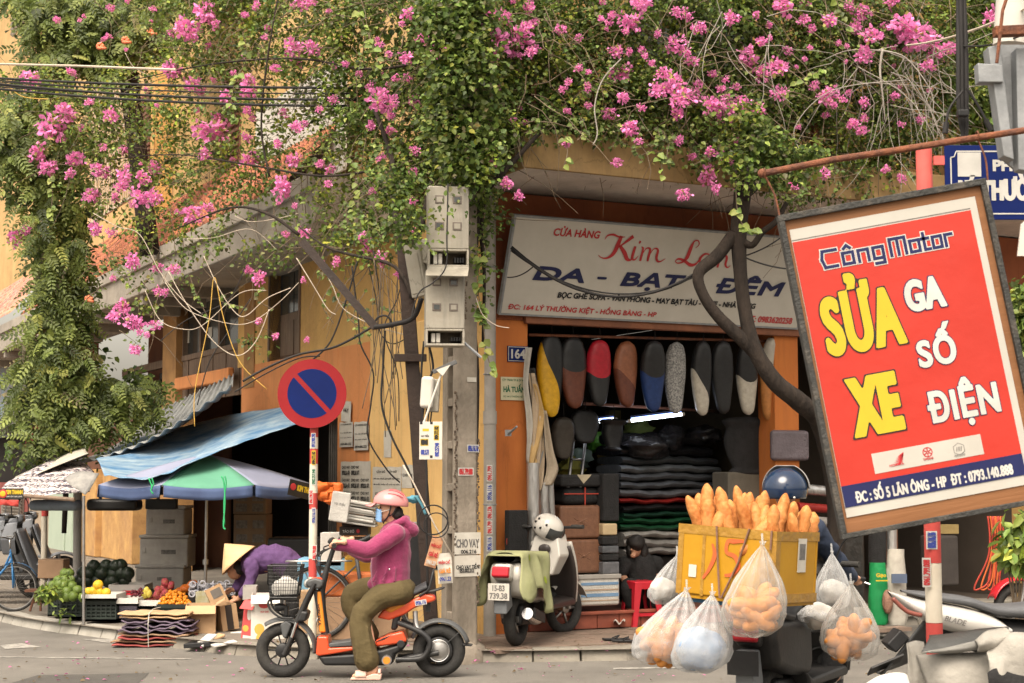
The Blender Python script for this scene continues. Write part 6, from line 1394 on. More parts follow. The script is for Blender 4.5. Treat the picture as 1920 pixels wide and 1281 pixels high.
# white spotted helmet hung on the bars
Hc = SMx @ Vector((.86,.0,.985)); th_ = thing('helmet',T(Hc),'white helmet with dark spots hanging on the handlebar of the white scooter','helmet')
g = G(T(Hc) @ RY(.5) @ RX(.4)); g.lathe([(.13*math.sin(a),.125*math.cos(a)) for a in np.linspace(.02,2.1,16)],28,sx=1.1); g.build('shell',scw,th_,smooth=0,solid=.012)
g = G(T(Hc) @ RY(.5) @ RX(.4)); g.grid(lambda u,v: Vector((.147*math.cos(-1.5+2.0*u)*math.cos(-.25+.75*v)*1.1,.147*math.sin(-1.5+2.0*u)*math.cos(-.25+.75*v),.139*math.sin(-.25+.75*v))),12,8); g.build('visor',glass,th_,smooth=0)
for i in range(5):
 a = random.uniform(-3,-1.6); b_ = random.uniform(-.3,.9); g = G(T(Hc) @ RY(.5) @ RX(.4)); d = Vector((.152*math.cos(a)*math.cos(b_),.139*math.sin(a)*math.cos(b_),.132*math.sin(b_))); g.ell(d,(.012,.012,.012),8,5); g.build('spot',black,th_)
# cloth over the seat
clo = mat('floral_cloth',(.34,.34,.19),(.24,.25,.12),sc=3,rough=.9,bump=.2,bsc=30,grime=.3,gcol=(.22,.28,.06))
def cl(u,v):
 y = (u-.5)*1.05; x = -.36+.72*v; r = abs(y); side = max(0,r-.16); s_ = sgn(y)
 z = .80+.02*math.sin(v*6) - side*1.05 - .25*max(0,.06-v)
 yy = s_*(min(r,.16)+side*.18+.025*math.sin(v*14+s_)*min(1,side*4)); z -= .05*math.sin(v*7+1)*min(1,side*3) + (.14*(v-.5) if s_ < 0 else 0)*min(1,side*3)
 w_ = noise.noise(Vector((v*5,y*4,1)))*.09*min(1,side*5)
 return Vector((x+.05*math.sin(side*9+2)+w_,yy+w_*s_*.6,z+w_-.18*max(0,side-.2)*math.sin(v*9)))
g = G(SMx); g.grid(cl,36,24); cc = one(g,'cloth',clo,'pale green floral cloth draped over the seat of the white scooter','cloth',smooth=70,solid=.006)
for u,v,m in ((.12,.35,'fl_orange'),(.9,.2,'fl_orange'),(.15,.75,'fl_green'),(.28,.55,'fl_green'),(.85,.6,'fl_green'),(.3,.25,'fl_green')):
 mm = mat(m,(.6,.2,.05) if m == 'fl_orange' else (.26,.33,.03),rough=.9,bump=0); c0 = cl(u,v);
 g = G(SMx)
 du = (cl(u+.02,v)-cl(u-.02,v)).normalized(); dv = (cl(u,v+.02)-cl(u,v-.02)).normalized(); nn = du.cross(dv).normalized()*(.006)
 if (nn.z if abs(cl(u,v).y) < .16 else nn.y*sgn(c0.y)) < 0: nn = -nn
 g.add([c0+nn+du*.035*math.cos(a)+dv*.035*math.sin(a) for a in np.linspace(0,2*math.pi,9)[:-1]],[tuple(range(8))]); g.build('printed_flower',mm,cc)
g = G(SMx); g.tube(smooth_path([(.85,.30,1.0),(.88,.34,.9),(.84,.30,.78),(.86,.26,.7)],5),.006,5); g.tube(smooth_path([(.84,.31,1.0),(.80,.38,.88),(.82,.36,.75)],5),.006,5); one(g,'red_tape',cabler,'red plastic tape tied to the left grip of the white scooter','tape')
# ---------------------------------------------------------------- fruit stall, awnings, cardboard heap
def patch(name,A,Bq,nu,nv,m,lab,cat,rip=.02,fr=9,solid=.006,top=True,amp2=0,par=None):
 """cloth between two edges given as (px, py, depth) lists"""
 a = smooth_path([P(*q) for q in A],8); b = smooth_path([P(*q) for q in Bq],8)
 def smp(L,u): f = u*(len(L)-1); i = min(int(f),len(L)-2); return L[i].lerp(L[i+1],f-i)
 g = G(); g.grid(lambda u,v: smp(a,u).lerp(smp(b,u),v)+Vector((0,0,rip*math.sin(fr*u+3*v)*math.sin(math.pi*v)-amp2*math.sin(math.pi*v)*math.sin(math.pi*u)+rip*.4*noise.noise(Vector((u*12,v*8,3))))),nu,nv)
 o = g.build(name,m,par,smooth=70,solid=solid)
 return tag(o,lab,cat) if par is None else o
bt = mat('blue_tarp',(.055,.17,.33),(.33,.42,.48),sc=3.4,rough=.6,bump=.7,bsc=10,stretch=(.7,1,2.5))
patch('blue_tarp',[(176,858,19.6),(250,826,19.8),(345,800,19.8),(445,776,19.6),(552,762,18.8)],[(196,893,15.9),(285,896,15.6),(362,866,15.9),(470,824,16.3),(566,792,16.2)],60,24,bt,'worn blue tarpaulin awning over the market umbrella','awning',.05,8,amp2=.12)
cor = mat('corrugated_grey',(.36,.37,.37),(.24,.25,.25),sc=4,rough=.6,bump=.1,metal=.2,grime=.4,gcol=(.2,.17,.13))
g = G(); A = [P(300,770,21.6),P(438,702,21.3)]; Bb = [P(70,872,19.3),P(434,722,17.8)]
g.grid(lambda u,v: A[0].lerp(A[1],u).lerp(Bb[0].lerp(Bb[1],u),v)+Vector((0,0,.02*math.sin(u*95)-.22*math.sin(math.pi*v)*(1-u*.5)-.25*math.sin(math.pi*u)*v)),150,8); one(g,'corrugated_awning',cor,'grey corrugated sheet awning above the blue tarpaulin, creeper on its left half','awning',smooth=60,solid=.006)
patch('canvas_awning',[(28,895,18.6),(90,866,18.8),(158,838,19)],[(34,905,17.8),(100,876,17.8),(166,850,17.8)],12,4,mat('pale_canvas',(.42,.40,.34),(.34,.32,.27),rough=.9),'narrow pale canvas strip along the upper edge of the patterned awning','awning')
# black and white patterned awning
pm_ = mat('patterned_cloth',(.55,.50,.48),sc=3,rough=.9,bump=.1); nt_ = pm_.node_tree; N_ = nt_.nodes; b_ = N_['Principled BSDF']
wv = N_.new('ShaderNodeTexWave'); wv.bands_direction = 'Z'; wv.inputs['Scale'].default_value = 5.5; wv.inputs['Distortion'].default_value = 7; wv.inputs['Detail'].default_value = 1; wv.inputs['Detail Scale'].default_value = 4
tc_ = N_.new('ShaderNodeTexCoord'); nt_.links.new(tc_.outputs['Object'],wv.inputs[0]); cr_ = N_.new('ShaderNodeValToRGB'); cr_.color_ramp.elements[0].position = .45; cr_.color_ramp.elements[1].position = .55; cr_.color_ramp.elements[0].color = (.045,.035,.05,1); cr_.color_ramp.elements[1].color = (.56,.50,.49,1)
nt_.links.new(wv.outputs[0],cr_.inputs[0]); nt_.links.new(cr_.outputs[0],b_.inputs['Base Color'])
patch('patterned_awning',[(28,897,18.4),(92,866,18.5),(150,866,18.4),(176,884,18)],[(-4,925,16.6),(52,932,16.4),(112,926,16.3),(168,922,16.3)],16,8,pm_,'awning cloth with dark and white wavy stripes at the left of the stall','awning',.03,9)
patch('grey_flap',[(118,900,16.25),(145,884,16.25),(186,888,16.2)],[(130,908,16.1),(142,916,16.05),(160,928,16.0)],8,5,mat('grey_flap',(.17,.165,.16),(.28,.27,.25),sc=9,rough=.6,bump=.3),'crumpled grey plastic flap between patterned awning and umbrella','flap')
g = G(); A,Bq = P(46,930,16.3),P(140,937,16.1); g.tube([A,Bq],.02,8); one(g,'awning_beam',wood,'brown beam under the patterned awning','beam')
def slab(px0,px1,y0,y1,Y,dp,m,lab,name,cat,bev=.01,grp=None,rz=0,zr=None,parts=None):
 a_ = P(px0,y1,Y); W = (px1-px0)*Y/FPX; H = (y1-y0)*Y/FPX; M = T(a_) @ RZ(rz); t = thing(name,M,lab,cat,grp)
 g = G(M); g.bx(0,W,0,dp,0,H); g.build('body',m,t,bevel=bev,bseg=2); return t,M,W,H
t,M,W,H = slab(0,43,916,936,16.4,.02,black,'small black banner with yellow lettering KIM THANH at the left edge','shop_banner','banner',.002)
text_box('KIM THANH',M,W*.26,H*.45,W*.72,H*.42,inky,t,bold=.04,dy=-.003); text_box('TRÁI CÂY CÁC LOẠI',M,W*.26,H*.14,W*.7,H*.2,inkw,t,bold=.02,dy=-.003)
g = G(M); g.ell((W*.12,-.004,H*.5),(.045,.004,.045),20,8); g.build('emblem',inkr,t); g = G(M); g.ell((W*.12,-.007,H*.5),(.03,.004,.03),20,8); g.build('emblem',inky,t)
patch('red_valance',[(-4,937,16.3),(36,938,16.3)],[(-4,946,16.3),(34,950,16.3)],10,3,mat('valance_red',(.50,.06,.05),rough=.8),'red cloth valance under the black KIM THANH banner at left','valance',.02,14)
t,M,W,H = slab(50,145,938,958,16.6,.3,mat('slate_awning',(.20,.25,.31),(.12,.14,.17),sc=2,rough=.7),'slate blue rolled awning under the patterned cloth','rolled_awning','awning',.06)
t,M,W,H = slab(160,256,936,958,17.2,.3,black,'black rolled awning left of the umbrella pole','rolled_awning','awning',.04)
t,M,W,H = slab(272,330,936,955,17.6,.1,black,'dark board hanging behind the umbrella valance','dark_board','board',.01)
# market umbrella
uc = P(388,905,16.7); UM = T((uc.x,uc.y,PVZ)); um = thing('market_umbrella',UM,'faded market umbrella with green and lavender panels and a blue valance over the fruit','umbrella')
lav = mat('umbrella_lavender',(.25,.27,.38),(.21,.23,.32),sc=2,rough=.8,bump=.05,grime=.2,gcol=(.25,.24,.3)); grn = mat('umbrella_green',(.11,.31,.21),(.09,.26,.18),sc=2,rough=.8,bump=.05,grime=.2,gcol=(.12,.3,.2)); pnk = mat('umbrella_pale',(.50,.44,.47),(.44,.38,.42),sc=2,rough=.8,bump=.05); val = mat('umbrella_blue',(.075,.115,.23),(.055,.08,.17),sc=3,rough=.8,bump=.1,grime=.3,gcol=(.06,.07,.12))
RU = 1.16; zr = uc.z-PVZ-.02; apex = P(388,853,16.7).z-PVZ; n8 = 8
cols = [lav,grn,lav,pnk,grn,lav,grn,lav]
for k_ in range(n8):
 a0,a1 = 2*math.pi*k_/n8+R_(-11),2*math.pi*(k_+1)/n8+R_(-11)
 def pan(u,v,a0=a0,a1=a1):
  p0 = Vector((math.cos(a0),math.sin(a0),0)); p1 = Vector((math.cos(a1),math.sin(a1),0)); d = p0.lerp(p1,u)*RU*v
  return Vector((d.x,d.y,apex-(apex-zr)*(v**1.25)-.035*math.sin(math.pi*u)*v))
 g = G(UM); g.grid(pan,8,10); g.build('canopy_panel',cols[k_],um,smooth=60,solid=.003)
 g = G(UM); g.grid(lambda u,v: pan(u*.96+.02,1)+Vector((0,0,-.115*v))+Vector((math.cos((a0+a1)/2),math.sin((a0+a1)/2),0))*(.012*math.sin(u*14)*v),10,3); vv = g.build('valance',val,um,smooth=60,solid=.003)
 g = G(UM); g.tube([(0,0,apex-.03),(math.cos(a0)*RU*.99,math.sin(a0)*RU*.99,zr-.012)],.006,5); g.build('rib',steel,um)
g = G(UM); g.cyl((0,0,0),(0,0,apex),.016,n=12); g.build('pole',steel,um,smooth=50)
g = G(UM); g.cyl((0,0,.55),(0,0,.60),.03,n=12); g.build('pole_joint',steel,um)
for (x,y0,y1,lab) in ((283,897,926,'short green twine hanging from the umbrella rim at left'),(419,893,992,'long green twine with a frayed end hanging from the umbrella rim')):
 g = G(); Yt = 15.55; g.tube(smooth_path([P(x-4,y0,Yt),P(x+1,y0+12,Yt),P(x+3,(y0+y1)/2,Yt),P(x,y1-6,Yt),P(x+4,y1,Yt)],4),.008,5); g.tube(smooth_path([P(x+2,y0,Yt),P(x+5,y0+12,Yt),P(x+1,(y0+y1)/2,Yt),P(x+2,y1-8,Yt)],4),.007,5)
 one(g,'green_twine',mat('green_twine',(.04,.42,.16),rough=.6),lab,'twine',smooth=0)
M = T(P(540,922,15.9)); t = thing('umbrella_banner',M,'dark banner edge with yellow lettering KIM THANH on the right umbrella rim','banner')
F_ = M @ RZ(.75) @ RY(R_(12)); g = G(F_); g.bx(0,.34,0,.004,-.03,.13); g.build('panel',black,t)
text_box('KIM THANH',F_,.1,.03,.23,.06,inky,t,bold=.04,dy=-.003); g = G(F_); g.ell((.05,-.003,.06),(.035,.003,.035),18,8); g.build('emblem',inkr,t)
# thin poles
for i,(px,y0,y1,Y,m,lab) in enumerate(((157,930,1166,16.0,steel,'thin steel pole holding the awning at the pavement edge left of the melons'),(84,880,1030,19.5,wp,'pale pole with red band behind the parked bikes'),(146,870,1060,18.5,mat('grey_post',(.34,.32,.30),sc=3,rough=.9),'grey post behind the green fruit'))):
 a_,b_ = P(px,y1,Y),P(px,y0,Y); a_.z = PVZ; g = G(); g.cyl(a_,b_,(.016,.038,.05)[i],n=12); o = one(g,'awning_pole',m,lab,'pole',smooth=50)
 if i == 1: g = G(); g.cyl(P(px,968,Y),P(px,952,Y),.042,n=14); g.build('red_band',rp_,o)
# crates, trays and boxes on the pavement
def crate(px0,px1,y0,y1,m,lab,dp=.4,liner=None,slots=True,name='plastic_crate',cat='crate',grp=None,Y=None,rz=0):
 Y = Y or (1.45*FPX/(y1-HOR)); a_ = P(px0,y1,Y); a_.z = max(a_.z,PVZ); W = (px1-px0)*Y/FPX; H = (y1-y0)*Y/FPX; M = T(a_) @ RZ(rz); t = thing(name,M,lab,cat,grp); th = .015
 g = G(M); g.bx(0,W,0,dp,0,.02); g.build('base',m,t)
 for nm,(x0,x1,q0,q1) in zip(('front','back','side','side'),((0,W,0,th),(0,W,dp-th,dp),(0,th,th,dp-th),(W-th,W,th,dp-th))):
  if slots and nm == 'front':
   n_ = max(4,int(W/.05)); g = G(M)
   for k_ in range(n_+1): x = (W-.012)*k_/n_; g.bx(x,x+.012,0,th,.04,H-.03)
   for z_ in np.linspace(.02,H-.05,5): g.bx(0,W,.004,.008,z_,z_+.018)
   o = g.build('lattice',m,t); o['kind'] = 'stuff'; g = G(M); g.bx(0,W,0,th,0,.04); g.build('lower_rim',m,t); g = G(M); g.bx(-.006,W+.006,-.008,th,H-.035,H); g.build('upper_rim',m,t)
  else: g = G(M); g.bx(x0,x1,q0,q1,.02 if nm == 'back' else 0,H); g.build(nm,m,t)
 if slots: g = G(M); g.bx(th,W-th,th+.004,dp-th,.022,H*.7); g.build('liner',mat('crate_dark',(.03,.04,.035),(.015,.02,.015),sc=20,rough=.9),t)
 return t,M,W,H
crb = mat('crate_black_green',(.022,.032,.026),(.015,.02,.018),sc=10,rough=.6,bump=.05); crl = mat('crate_lavender',(.40,.38,.52),rough=.5)
crate(89,113,1118,1156,crb,'dark crate at the far left of the fruit stall, next to the bicycles'); crate(114,152,1120,1160,crb,'dark crate under the green pomelos left of the steel pole'); crate(160,217,1126,1165,crb,'dark crate under the yellow melons')
crate(219,255,1134,1163,crl,'small lavender crate between two dark crates'); crate(256,292,1136,1161,crb,'dark crate between the lavender crate and the oranges',); crate(294,357,1134,1166,crb,'dark crate heaped with small oranges')
crate(152,217,1115,1126,foam,'white foam tray holding the yellow melons',.42,slots=False,name='foam_tray',cat='tray',Y=16.05); crate(218,258,1122,1136,foam,'white foam tray on the lavender crate',.4,slots=False,name='foam_tray',cat='tray',Y=16.1)
crate(257,300,1126,1140,foam,'white foam tray with dragon fruit',.4,slots=False,name='foam_tray',cat='tray',Y=16.15); crate(203,270,1097,1112,foamd,'greyish foam tray at the back left of the grapes',.4,slots=False,name='foam_tray',cat='tray',Y=16.9)
crate(217,250,1112,1121,redp,'low red tray above the lavender crate',.35,slots=False,name='red_tray',cat='tray',Y=16.5)
slab(205,350,1112,1150,16.75,.5,dark,'dark trestle table behind the trays','trestle_table','table')
def fruit(px,py,Y,r,m,name,lab,cat,grp,sq=1,wob=.08,sd=0,stem=False):
 c = P(px,py,Y); key = (m.name,round(r,3),sq,sd % 3)
 if key in FR:
  o = FR[key].copy(); COL.objects.link(o); o.location = c-Vector((0,0,r*sq)); o.rotation_euler = (random.uniform(-.5,.5),random.uniform(-.5,.5),random.uniform(0,6)); WM[o] = Matrix.Identity(4)
 else:
  g = G(); g.ell(c,(r,r,r*sq),14,9,wob=wob,seed=sd); o = g.build(name,m,None,smooth=0); FR[key] = o
 return tag(o,lab,cat,grp)
FR = {}
pom = mat('pomelo_green',(.12,.17,.03),(.075,.12,.02),sc=20,rough=.5,bump=.1); mel = mat('melon_yellow',(.72,.46,.03),(.62,.36,.02),sc=12,rough=.5); ora = mat('small_orange',(.74,.28,.02),(.66,.2,.015),sc=14,rough=.4); drg = mat('dragon_pink',(.42,.03,.10),(.26,.10,.03),sc=30,rough=.5,bump=.5); pump = mat('pumpkin_orange',(.62,.15,.02),rough=.5); wmel = mat('watermelon_dark',(.022,.034,.02),(.012,.018,.012),sc=12,rough=.35); grp_m = mat('grape_red',(.13,.02,.03),rough=.35); mng = mat('mango_yellow',(.6,.48,.08),rough=.5)
rs = random.Random(3)
k = 0
for py,row in ((1118,range(86,152,13)),(1108,range(90,150,13)),(1097,range(97,148,13)),(1086,range(108,146,13)),(1076,range(118,142,13))):
 for px in row: fruit(px+rs.uniform(-2,2),py+rs.uniform(-2,2),16.15+(1118-py)*.012,.052,pom,'pomelo','green pomelo in the heap left of the steel pole','pomelo','green pomelos heaped at the left of the stall',sd=k); k += 1
for px,py in ((166,1110),(176,1110),(187,1110),(197,1110),(171,1108),(184,1097)): fruit(px,py,16.2,.046 if py > 1100 else .052,mel,'melon',{166: 'leftmost',176: 'second from the left',187: 'third from the left',197: 'rightmost',171: 'rear left',184: 'topmost'}[px]+' yellow melon in the white foam tray by the steel pole','melon','yellow melons in the foam tray',sd=k); k += 1
for py,row in ((1088,range(148,250,17)),(1074,range(155,245,17)),(1061,range(178,236,17))):
 for px in row: fruit(px+rs.uniform(-3,3),py,17.3,.075,wmel,'watermelon','dark watermelon in the heap before the yellow wall','watermelon','dark watermelons heaped before the yellow wall',1.0,sd=k); k += 1
for py,n0,n1,st_ in ((1131,298,357,6.5),(1126,301,355,6.5),(1120,305,352,6.5),(1115,312,345,6.5),(1110,318,338,6.5)):
 px = n0
 while px < n1: fruit(px+rs.uniform(-1.5,1.5),py+rs.uniform(-1.5,1.5),16.15+(1131-py)*.01,.021,ora,'orange','small orange in the heap on the right crate','orange','small oranges heaped on the right crate',sd=k); px += st_; k += 1
for px,py in ((262,1128),(270,1127),(280,1126),(290,1125),(300,1118),(289,1115),(296,1107),(308,1112),(304,1102),(318,1099),(312,1092)): fruit(px,py,16.4,.038,drg,'dragon_fruit','pink dragon fruit in the middle of the stall','dragon fruit','dragon fruits in the middle of the stall',1.2,.35,sd=k); k += 1
for px,py in ((275,1108),(279,1113),(271,1115)): fruit(px,py,16.35,.034,mng,'mango','yellow mango beside the dark red grapes','mango','yellow mangoes',1.25,sd=k); k += 1
for i in range(34): fruit(246+rs.uniform(0,22),1103+rs.uniform(0,15),16.35+rs.uniform(-.06,.06),.013,grp_m,'grape','dark red grape in the bunch beside the mangoes','grape','dark red grapes in a heap',sd=k); k += 1
for px,py,r in ((348,1104,.062),(362,1098,.07),(338,1108,.05)): fruit(px,py,16.6,r,pump,'pumpkin',{348: 'middle one of the three orange pumpkins behind the small oranges',362: 'right and largest of the three orange pumpkins',338: 'left and smallest of the three orange pumpkins'}[px],'pumpkin','orange pumpkins',.8,.1,sd=k); k += 1
# foam nets heap
g = G()
for i in range(90):
 c = P(358+rs.uniform(0,82),1100+rs.uniform(-6,14),16.3+rs.uniform(-.1,.15)); g.torus(c,.03,.009,rs.choice('xyz'),10,5)
tag(g.build('foam_nets',mat('foam_net_grey',(.50,.50,.54),(.36,.36,.42),sc=20,rough=.8),None,smooth=0),'heap of grey white foam fruit nets beside the woman in the conical hat','foam nets',None,'stuff')
t,M,W,H = slab(352,445,1104,1150,16.5,.45,mat('dim_crate',(.06,.055,.05)),'dim low bench under the foam nets','low_bench','bench')
t,M,W,H = slab(366,392,1110,1140,16.1,.12,mat('olive_tray',(.30,.26,.09),(.4,.38,.3),sc=12),'tray of small yellow packets before the foam nets','packet_tray','tray')
# styrofoam boxes
for (a_,b_,c_,d_,Y,m,lab) in ((253,343,1066,1108,18.0,foamd,'lowest grey foam box of the stack of three behind the fruit'),(261,351,1010,1064,18.05,foamd,'middle foam box of the stack of three, with handle and tape'),(273,345,955,1004,18.1,foamd,'topmost foam box of the stack of three in the stall')):
 t,M,W,H = slab(a_,b_,c_,d_,Y,.45,m,lab,'foam_box','foam box',.02,'stacked foam boxes'); g = G(M); g.bx(-.01,W+.01,-.01,.46,H,H+.035); g.build('lid',m,t,bevel=.01)
 g = G(M); g.bx(.03,.07,-.012,0,H*.5,H*.68); g.build('handle',m,t,bevel=.005); g = G(M); g.bx(W*.45,W*.75,-.003,0,H*.45,H*.6); g.build('label',inkp,t)
for (c_,d_,lab) in ((966,1052,'lower brown carton with printed black squares in the dark stall'),(920,964,'upper brown carton with printed black squares in the dark stall')):
 t,M,W,H = slab(437,498,c_,d_,18.0,.45,mat('dim_carton',(.22,.16,.11),(.17,.12,.085),sc=4,rough=.9),lab,'printed_carton','carton',.008,'printed cartons in the stall')
 for i in range(2):
  for j in range(2 if H < .4 else 3): g = G(M); g.bx(W*(.08+.5*i),W*(.42+.5*i),-.002,0,H*(.1+j*.9/(2 if H < .4 else 3)),H*(.1+j*.9/(2 if H < .4 else 3))+.09); g.build('printed_mark',inkp,t)
# cardboard heap by the kerb
def sheet(cx,cy,wpx,Y,z,m,lab,dy=.45,rz=0,wav=.004,th=.012,grp='flattened cardboard in the tied pile',fr=12,name='cardboard_sheet',cat='cardboard'):
 c = P(cx,cy,Y); W = wpx*Y/FPX; M = T((c.x,c.y,z)) @ RZ(rz); ph = rs.random()*6
 g = G(M); g.grid(lambda u,v: Vector(((u-.5)*W,(v-.5)*dy,wav*math.sin(u*fr+ph+v*3)+wav*.6*math.sin(u*fr*2.3+ph))),24,6); return one(g,name,m,lab,cat,grp,smooth=60,solid=th)
purp = mat('purple_carton',(.16,.12,.17),(.11,.085,.12),sc=5,rough=.8); redc = mat('red_carton',(.36,.07,.06),(.24,.05,.05),sc=6,rough=.8)
LY = 15.0
for i,(cx,wpx,z,m,wv_,lab) in enumerate(((300,160,.02,redc,.006,'lowest dark red sheet of the tied cardboard pile'),(296,150,.05,cardd,.006,'brown sheet second from the ground in the tied pile'),(302,146,.08,redc,.008,'bright red sheet low in the tied cardboard pile'),(300,130,.11,cardd,.008,'brown sheet above the bright red one'),(302,132,.145,purp,.014,'lowest wavy purple carton sheet'),(298,130,.175,purp,.016,'second wavy purple carton sheet'),
                                             (304,128,.205,purp,.016,'third wavy purple carton sheet'),(299,124,.235,purp,.012,'uppermost wavy purple carton sheet'),(296,122,.27,card,.006,'tan sheet second from the top of the tied pile'),(294,130,.30,card,.005,'topmost tan sheet of the tied cardboard pile'))):
 sheet(cx,1200,wpx,LY,z,m,lab,wav=wv_,rz=rs.uniform(-.1,.1))
g = G(); c0 = P(290,1200,LY); g.tube(smooth_path([(c0.x,LY-.25,0.01),(c0.x,LY-.25,.31),(c0.x,LY+.22,.33)],3),.004,5); one(g,'string',white,'white string round the cardboard pile','string')
def carton(px0,px1,y0,y1,Y,dp,m,lab,rz=0,ry=0,flaps=True,z=None,name='carton',grp=None):
 a_ = P(px0,y1,Y);
 if z is not None: a_.z = z
 W = (px1-px0)*Y/FPX; H = (y1-y0)*Y/FPX; M = T(a_) @ RZ(rz) @ RY(ry); t = thing(name,M,lab,'carton',grp); th = .006
 for nm,q in (('front_wall',(0,W,0,th)),('rear_wall',(0,W,dp-th,dp)),('side_wall',(0,th,th,dp-th)),('side_wall',(W-th,W,th,dp-th))): g = G(M); g.bx(*q,0,H); g.build(nm,m,t)
 g = G(M); g.bx(0,W,0,dp,-.004,0); g.build('base',m,t)
 if flaps:
  g = G(M); g.add([(0,0,H),(W,0,H),(W,-.09,H-.07),(0,-.09,H-.07)],[(0,1,2,3)]); g.build('flap',m,t,solid=.005)
  g = G(M); g.add([(W,0,H),(W,dp,H),(W+.08,dp,H+.05),(W+.08,0,H+.05)],[(0,1,2,3)]); g.build('flap',m,t,solid=.005)
 return t,M,W,H
carton(347,402,1142,1200,15.1,.38,card,'plain open brown carton behind the tied cardboard pile',.15,0,True,.06)
t,M,W,H = carton(418,450,1132,1178,15.3,.3,card,'brown carton with a black printed band in front of the woman in the hat',.5,-.15,False,.10)
g = G(M); g.bx(W*.3,W*.7,-.002,0,0,H); g.build('printed_band',mat('carton_black',(.04,.03,.025),rough=.7),t)
t,M,W,H = carton(400,432,1108,1142,15.6,.22,card,'brown carton with grey label held in the hands of the bending woman',.25,-.45,False)
g = G(M); g.bx(W*.25,W*.85,-.002,0,H*.45,H*.95); g.build('label',mat('grey_label',(.16,.145,.13),rough=.7),t)
wcr = mat('white_carton',(.66,.63,.58),(.60,.57,.52),sc=5,rough=.85,grime=.2,gcol=(.42,.38,.32)); rcr = mat('red_print',(.58,.09,.09),(.5,.07,.07),sc=6,rough=.7)
t,M,W,H = carton(470,532,1112,1208,14.6,.32,wcr,'white and red printed fruit carton standing on the kerb',.12,.0,True,.02,'fruit_carton')
g = G(M); g.bx(-.004,W*.0+.0,0,.32,.003,H-.003);
g = G(M); g.ell((W*.38,-.002,H*.82),(.05,.002,.035),20,6); g.build('printed_emblem',rcr,t); g = G(M); g.ell((W*.25,-.002,H*.35),(.045,.002,.05),20,6); g.build('printed_fruit',mat('print_orange',(.72,.40,.08),rough=.7),t); g = G(M); g.ell((W*.25,-.002,H*.17),(.03,.002,.045),20,6); g.build('printed_fruit',MATS['print_orange'],t)
g = G(M); g.bx(W*.5,W*.95,-.002,0,H*.3,H*.38); g.build('printed_band',rcr,t); text_box('HOA QUẢ',M,W*.28,H*.66,W*.24,H*.05,rcr,t,bold=.03)
t,M,W,H = carton(450,476,1120,1206,14.7,.25,rcr,'narrow red printed carton side leaning against the white fruit carton',-.3,.10,True,.02,'fruit_carton')
g = G(M); g.ell((W*.5,-.002,H*.72),(.025,.002,.06),16,6); g.build('printed_fruit',wcr,t); g = G(M); g.bx(W*.15,W*.85,-.002,0,H*.08,H*.25); g.build('printed_label',wcr,t); g = G(M); g.ell((W*.3,-.002,H*.4),(.03,.002,.03),16,6); g.build('printed_fruit',MATS['print_orange'],t)
t,M,W,H = carton(455,480,1100,1124,14.9,.22,mat('grey_board',(.38,.36,.33),rough=.9),'grey board flap standing above the red carton',.1,.0,False,None)
for i,(px,py,w_,d_,rz,m,tl,lab) in enumerate(((395,1186,52,.10,.3,foam,1.3,'white foam corner strip standing on end by the brown carton'),(400,1200,60,.12,.1,foam,.1,'white foam strip lying on the kerb by the brown carton'),(372,1216,40,.12,.9,foam,.5,'broken white foam piece at the road edge'),(398,1220,46,.14,.4,foam,.15,'white foam sheet lying lowest on the road edge'),(350,1214,60,.2,-.1,black,.08,'black plastic bag remains under the cardboard pile'),(440,1196,90,.35,.2,card,.06,'loose tan cardboard lying between cartons'),(430,1203,70,.3,-.2,cardd,.03,'darker cardboard under the loose tan sheet'),(385,1212,36,.16,.5,card,.35,'rolled tan paper at the road edge'))):
 Y = 1.52*FPX/(py-HOR+6); c = PZ(px,py,.03); M = T((c.x,c.y,.05+.02*(i % 2))) @ RZ(rz) @ RY(-tl); g = G(M); W = w_*Y/FPX; g.box((W/2,0,0),(W,d_,.02 if m is not black else .04)); one(g,'scrap_piece',m,lab,'scrap','packing scraps on the kerb',bevel=.006)
# goods behind the rider
for i in range(9):
 a_ = P(624+rs.uniform(-3,3),938+i*5.0,14.5); M = T(a_) @ RZ(rs.uniform(-.1,.1)) @ RY(.16+rs.uniform(-.03,.03)); g = G(M); g.bx(0,.38,0,.3,0,.02); one(g,'foam_sheet',foam,'white foam lid '+['on top','second from the top','third from the top','fourth from the top','in the middle','fourth from the bottom','third from the bottom','second from the bottom','at the bottom'][i]+' of the lid stack behind the rider','foam sheet','foam lids stacked behind the rider',bevel=.006)
M = T(P(616,970,14.35)) @ RY(.15); t = thing('foam_panel_sheet',M,'tilted white foam box lid with faint writing left of the lid stack','foam sheet'); g = G(M); g.bx(0,.17,0,.03,-.03,.24); g.build('body',foam,t,bevel=.02); text_box('Vải thiều',M,.03,.12,.1,.03,inkp,t,bold=.0)
for (a_,b_,c_,d_,Y,m,lab) in ((641,702,968,986,14.6,mat('carton_black',(.04,.03,.025),rough=.7),'upper black printed carton under the foam lids'),(636,690,988,1004,14.6,MATS['carton_black'],'lower black printed carton under the foam lids')):
 t,M,W,H = slab(a_,b_,c_,d_,Y,.3,m,lab,'black_carton','carton',.004,'black cartons under the foam lids'); text_box('TÁO ĐỎ',M,.03,H*.3,W*.4,H*.4,inkw,t,bold=.02,dy=-.003); g = G(M); g.ell((W*.65,-.002,H*.5),(.015,.002,.02)); g.build('printed_apple',inkr,t)
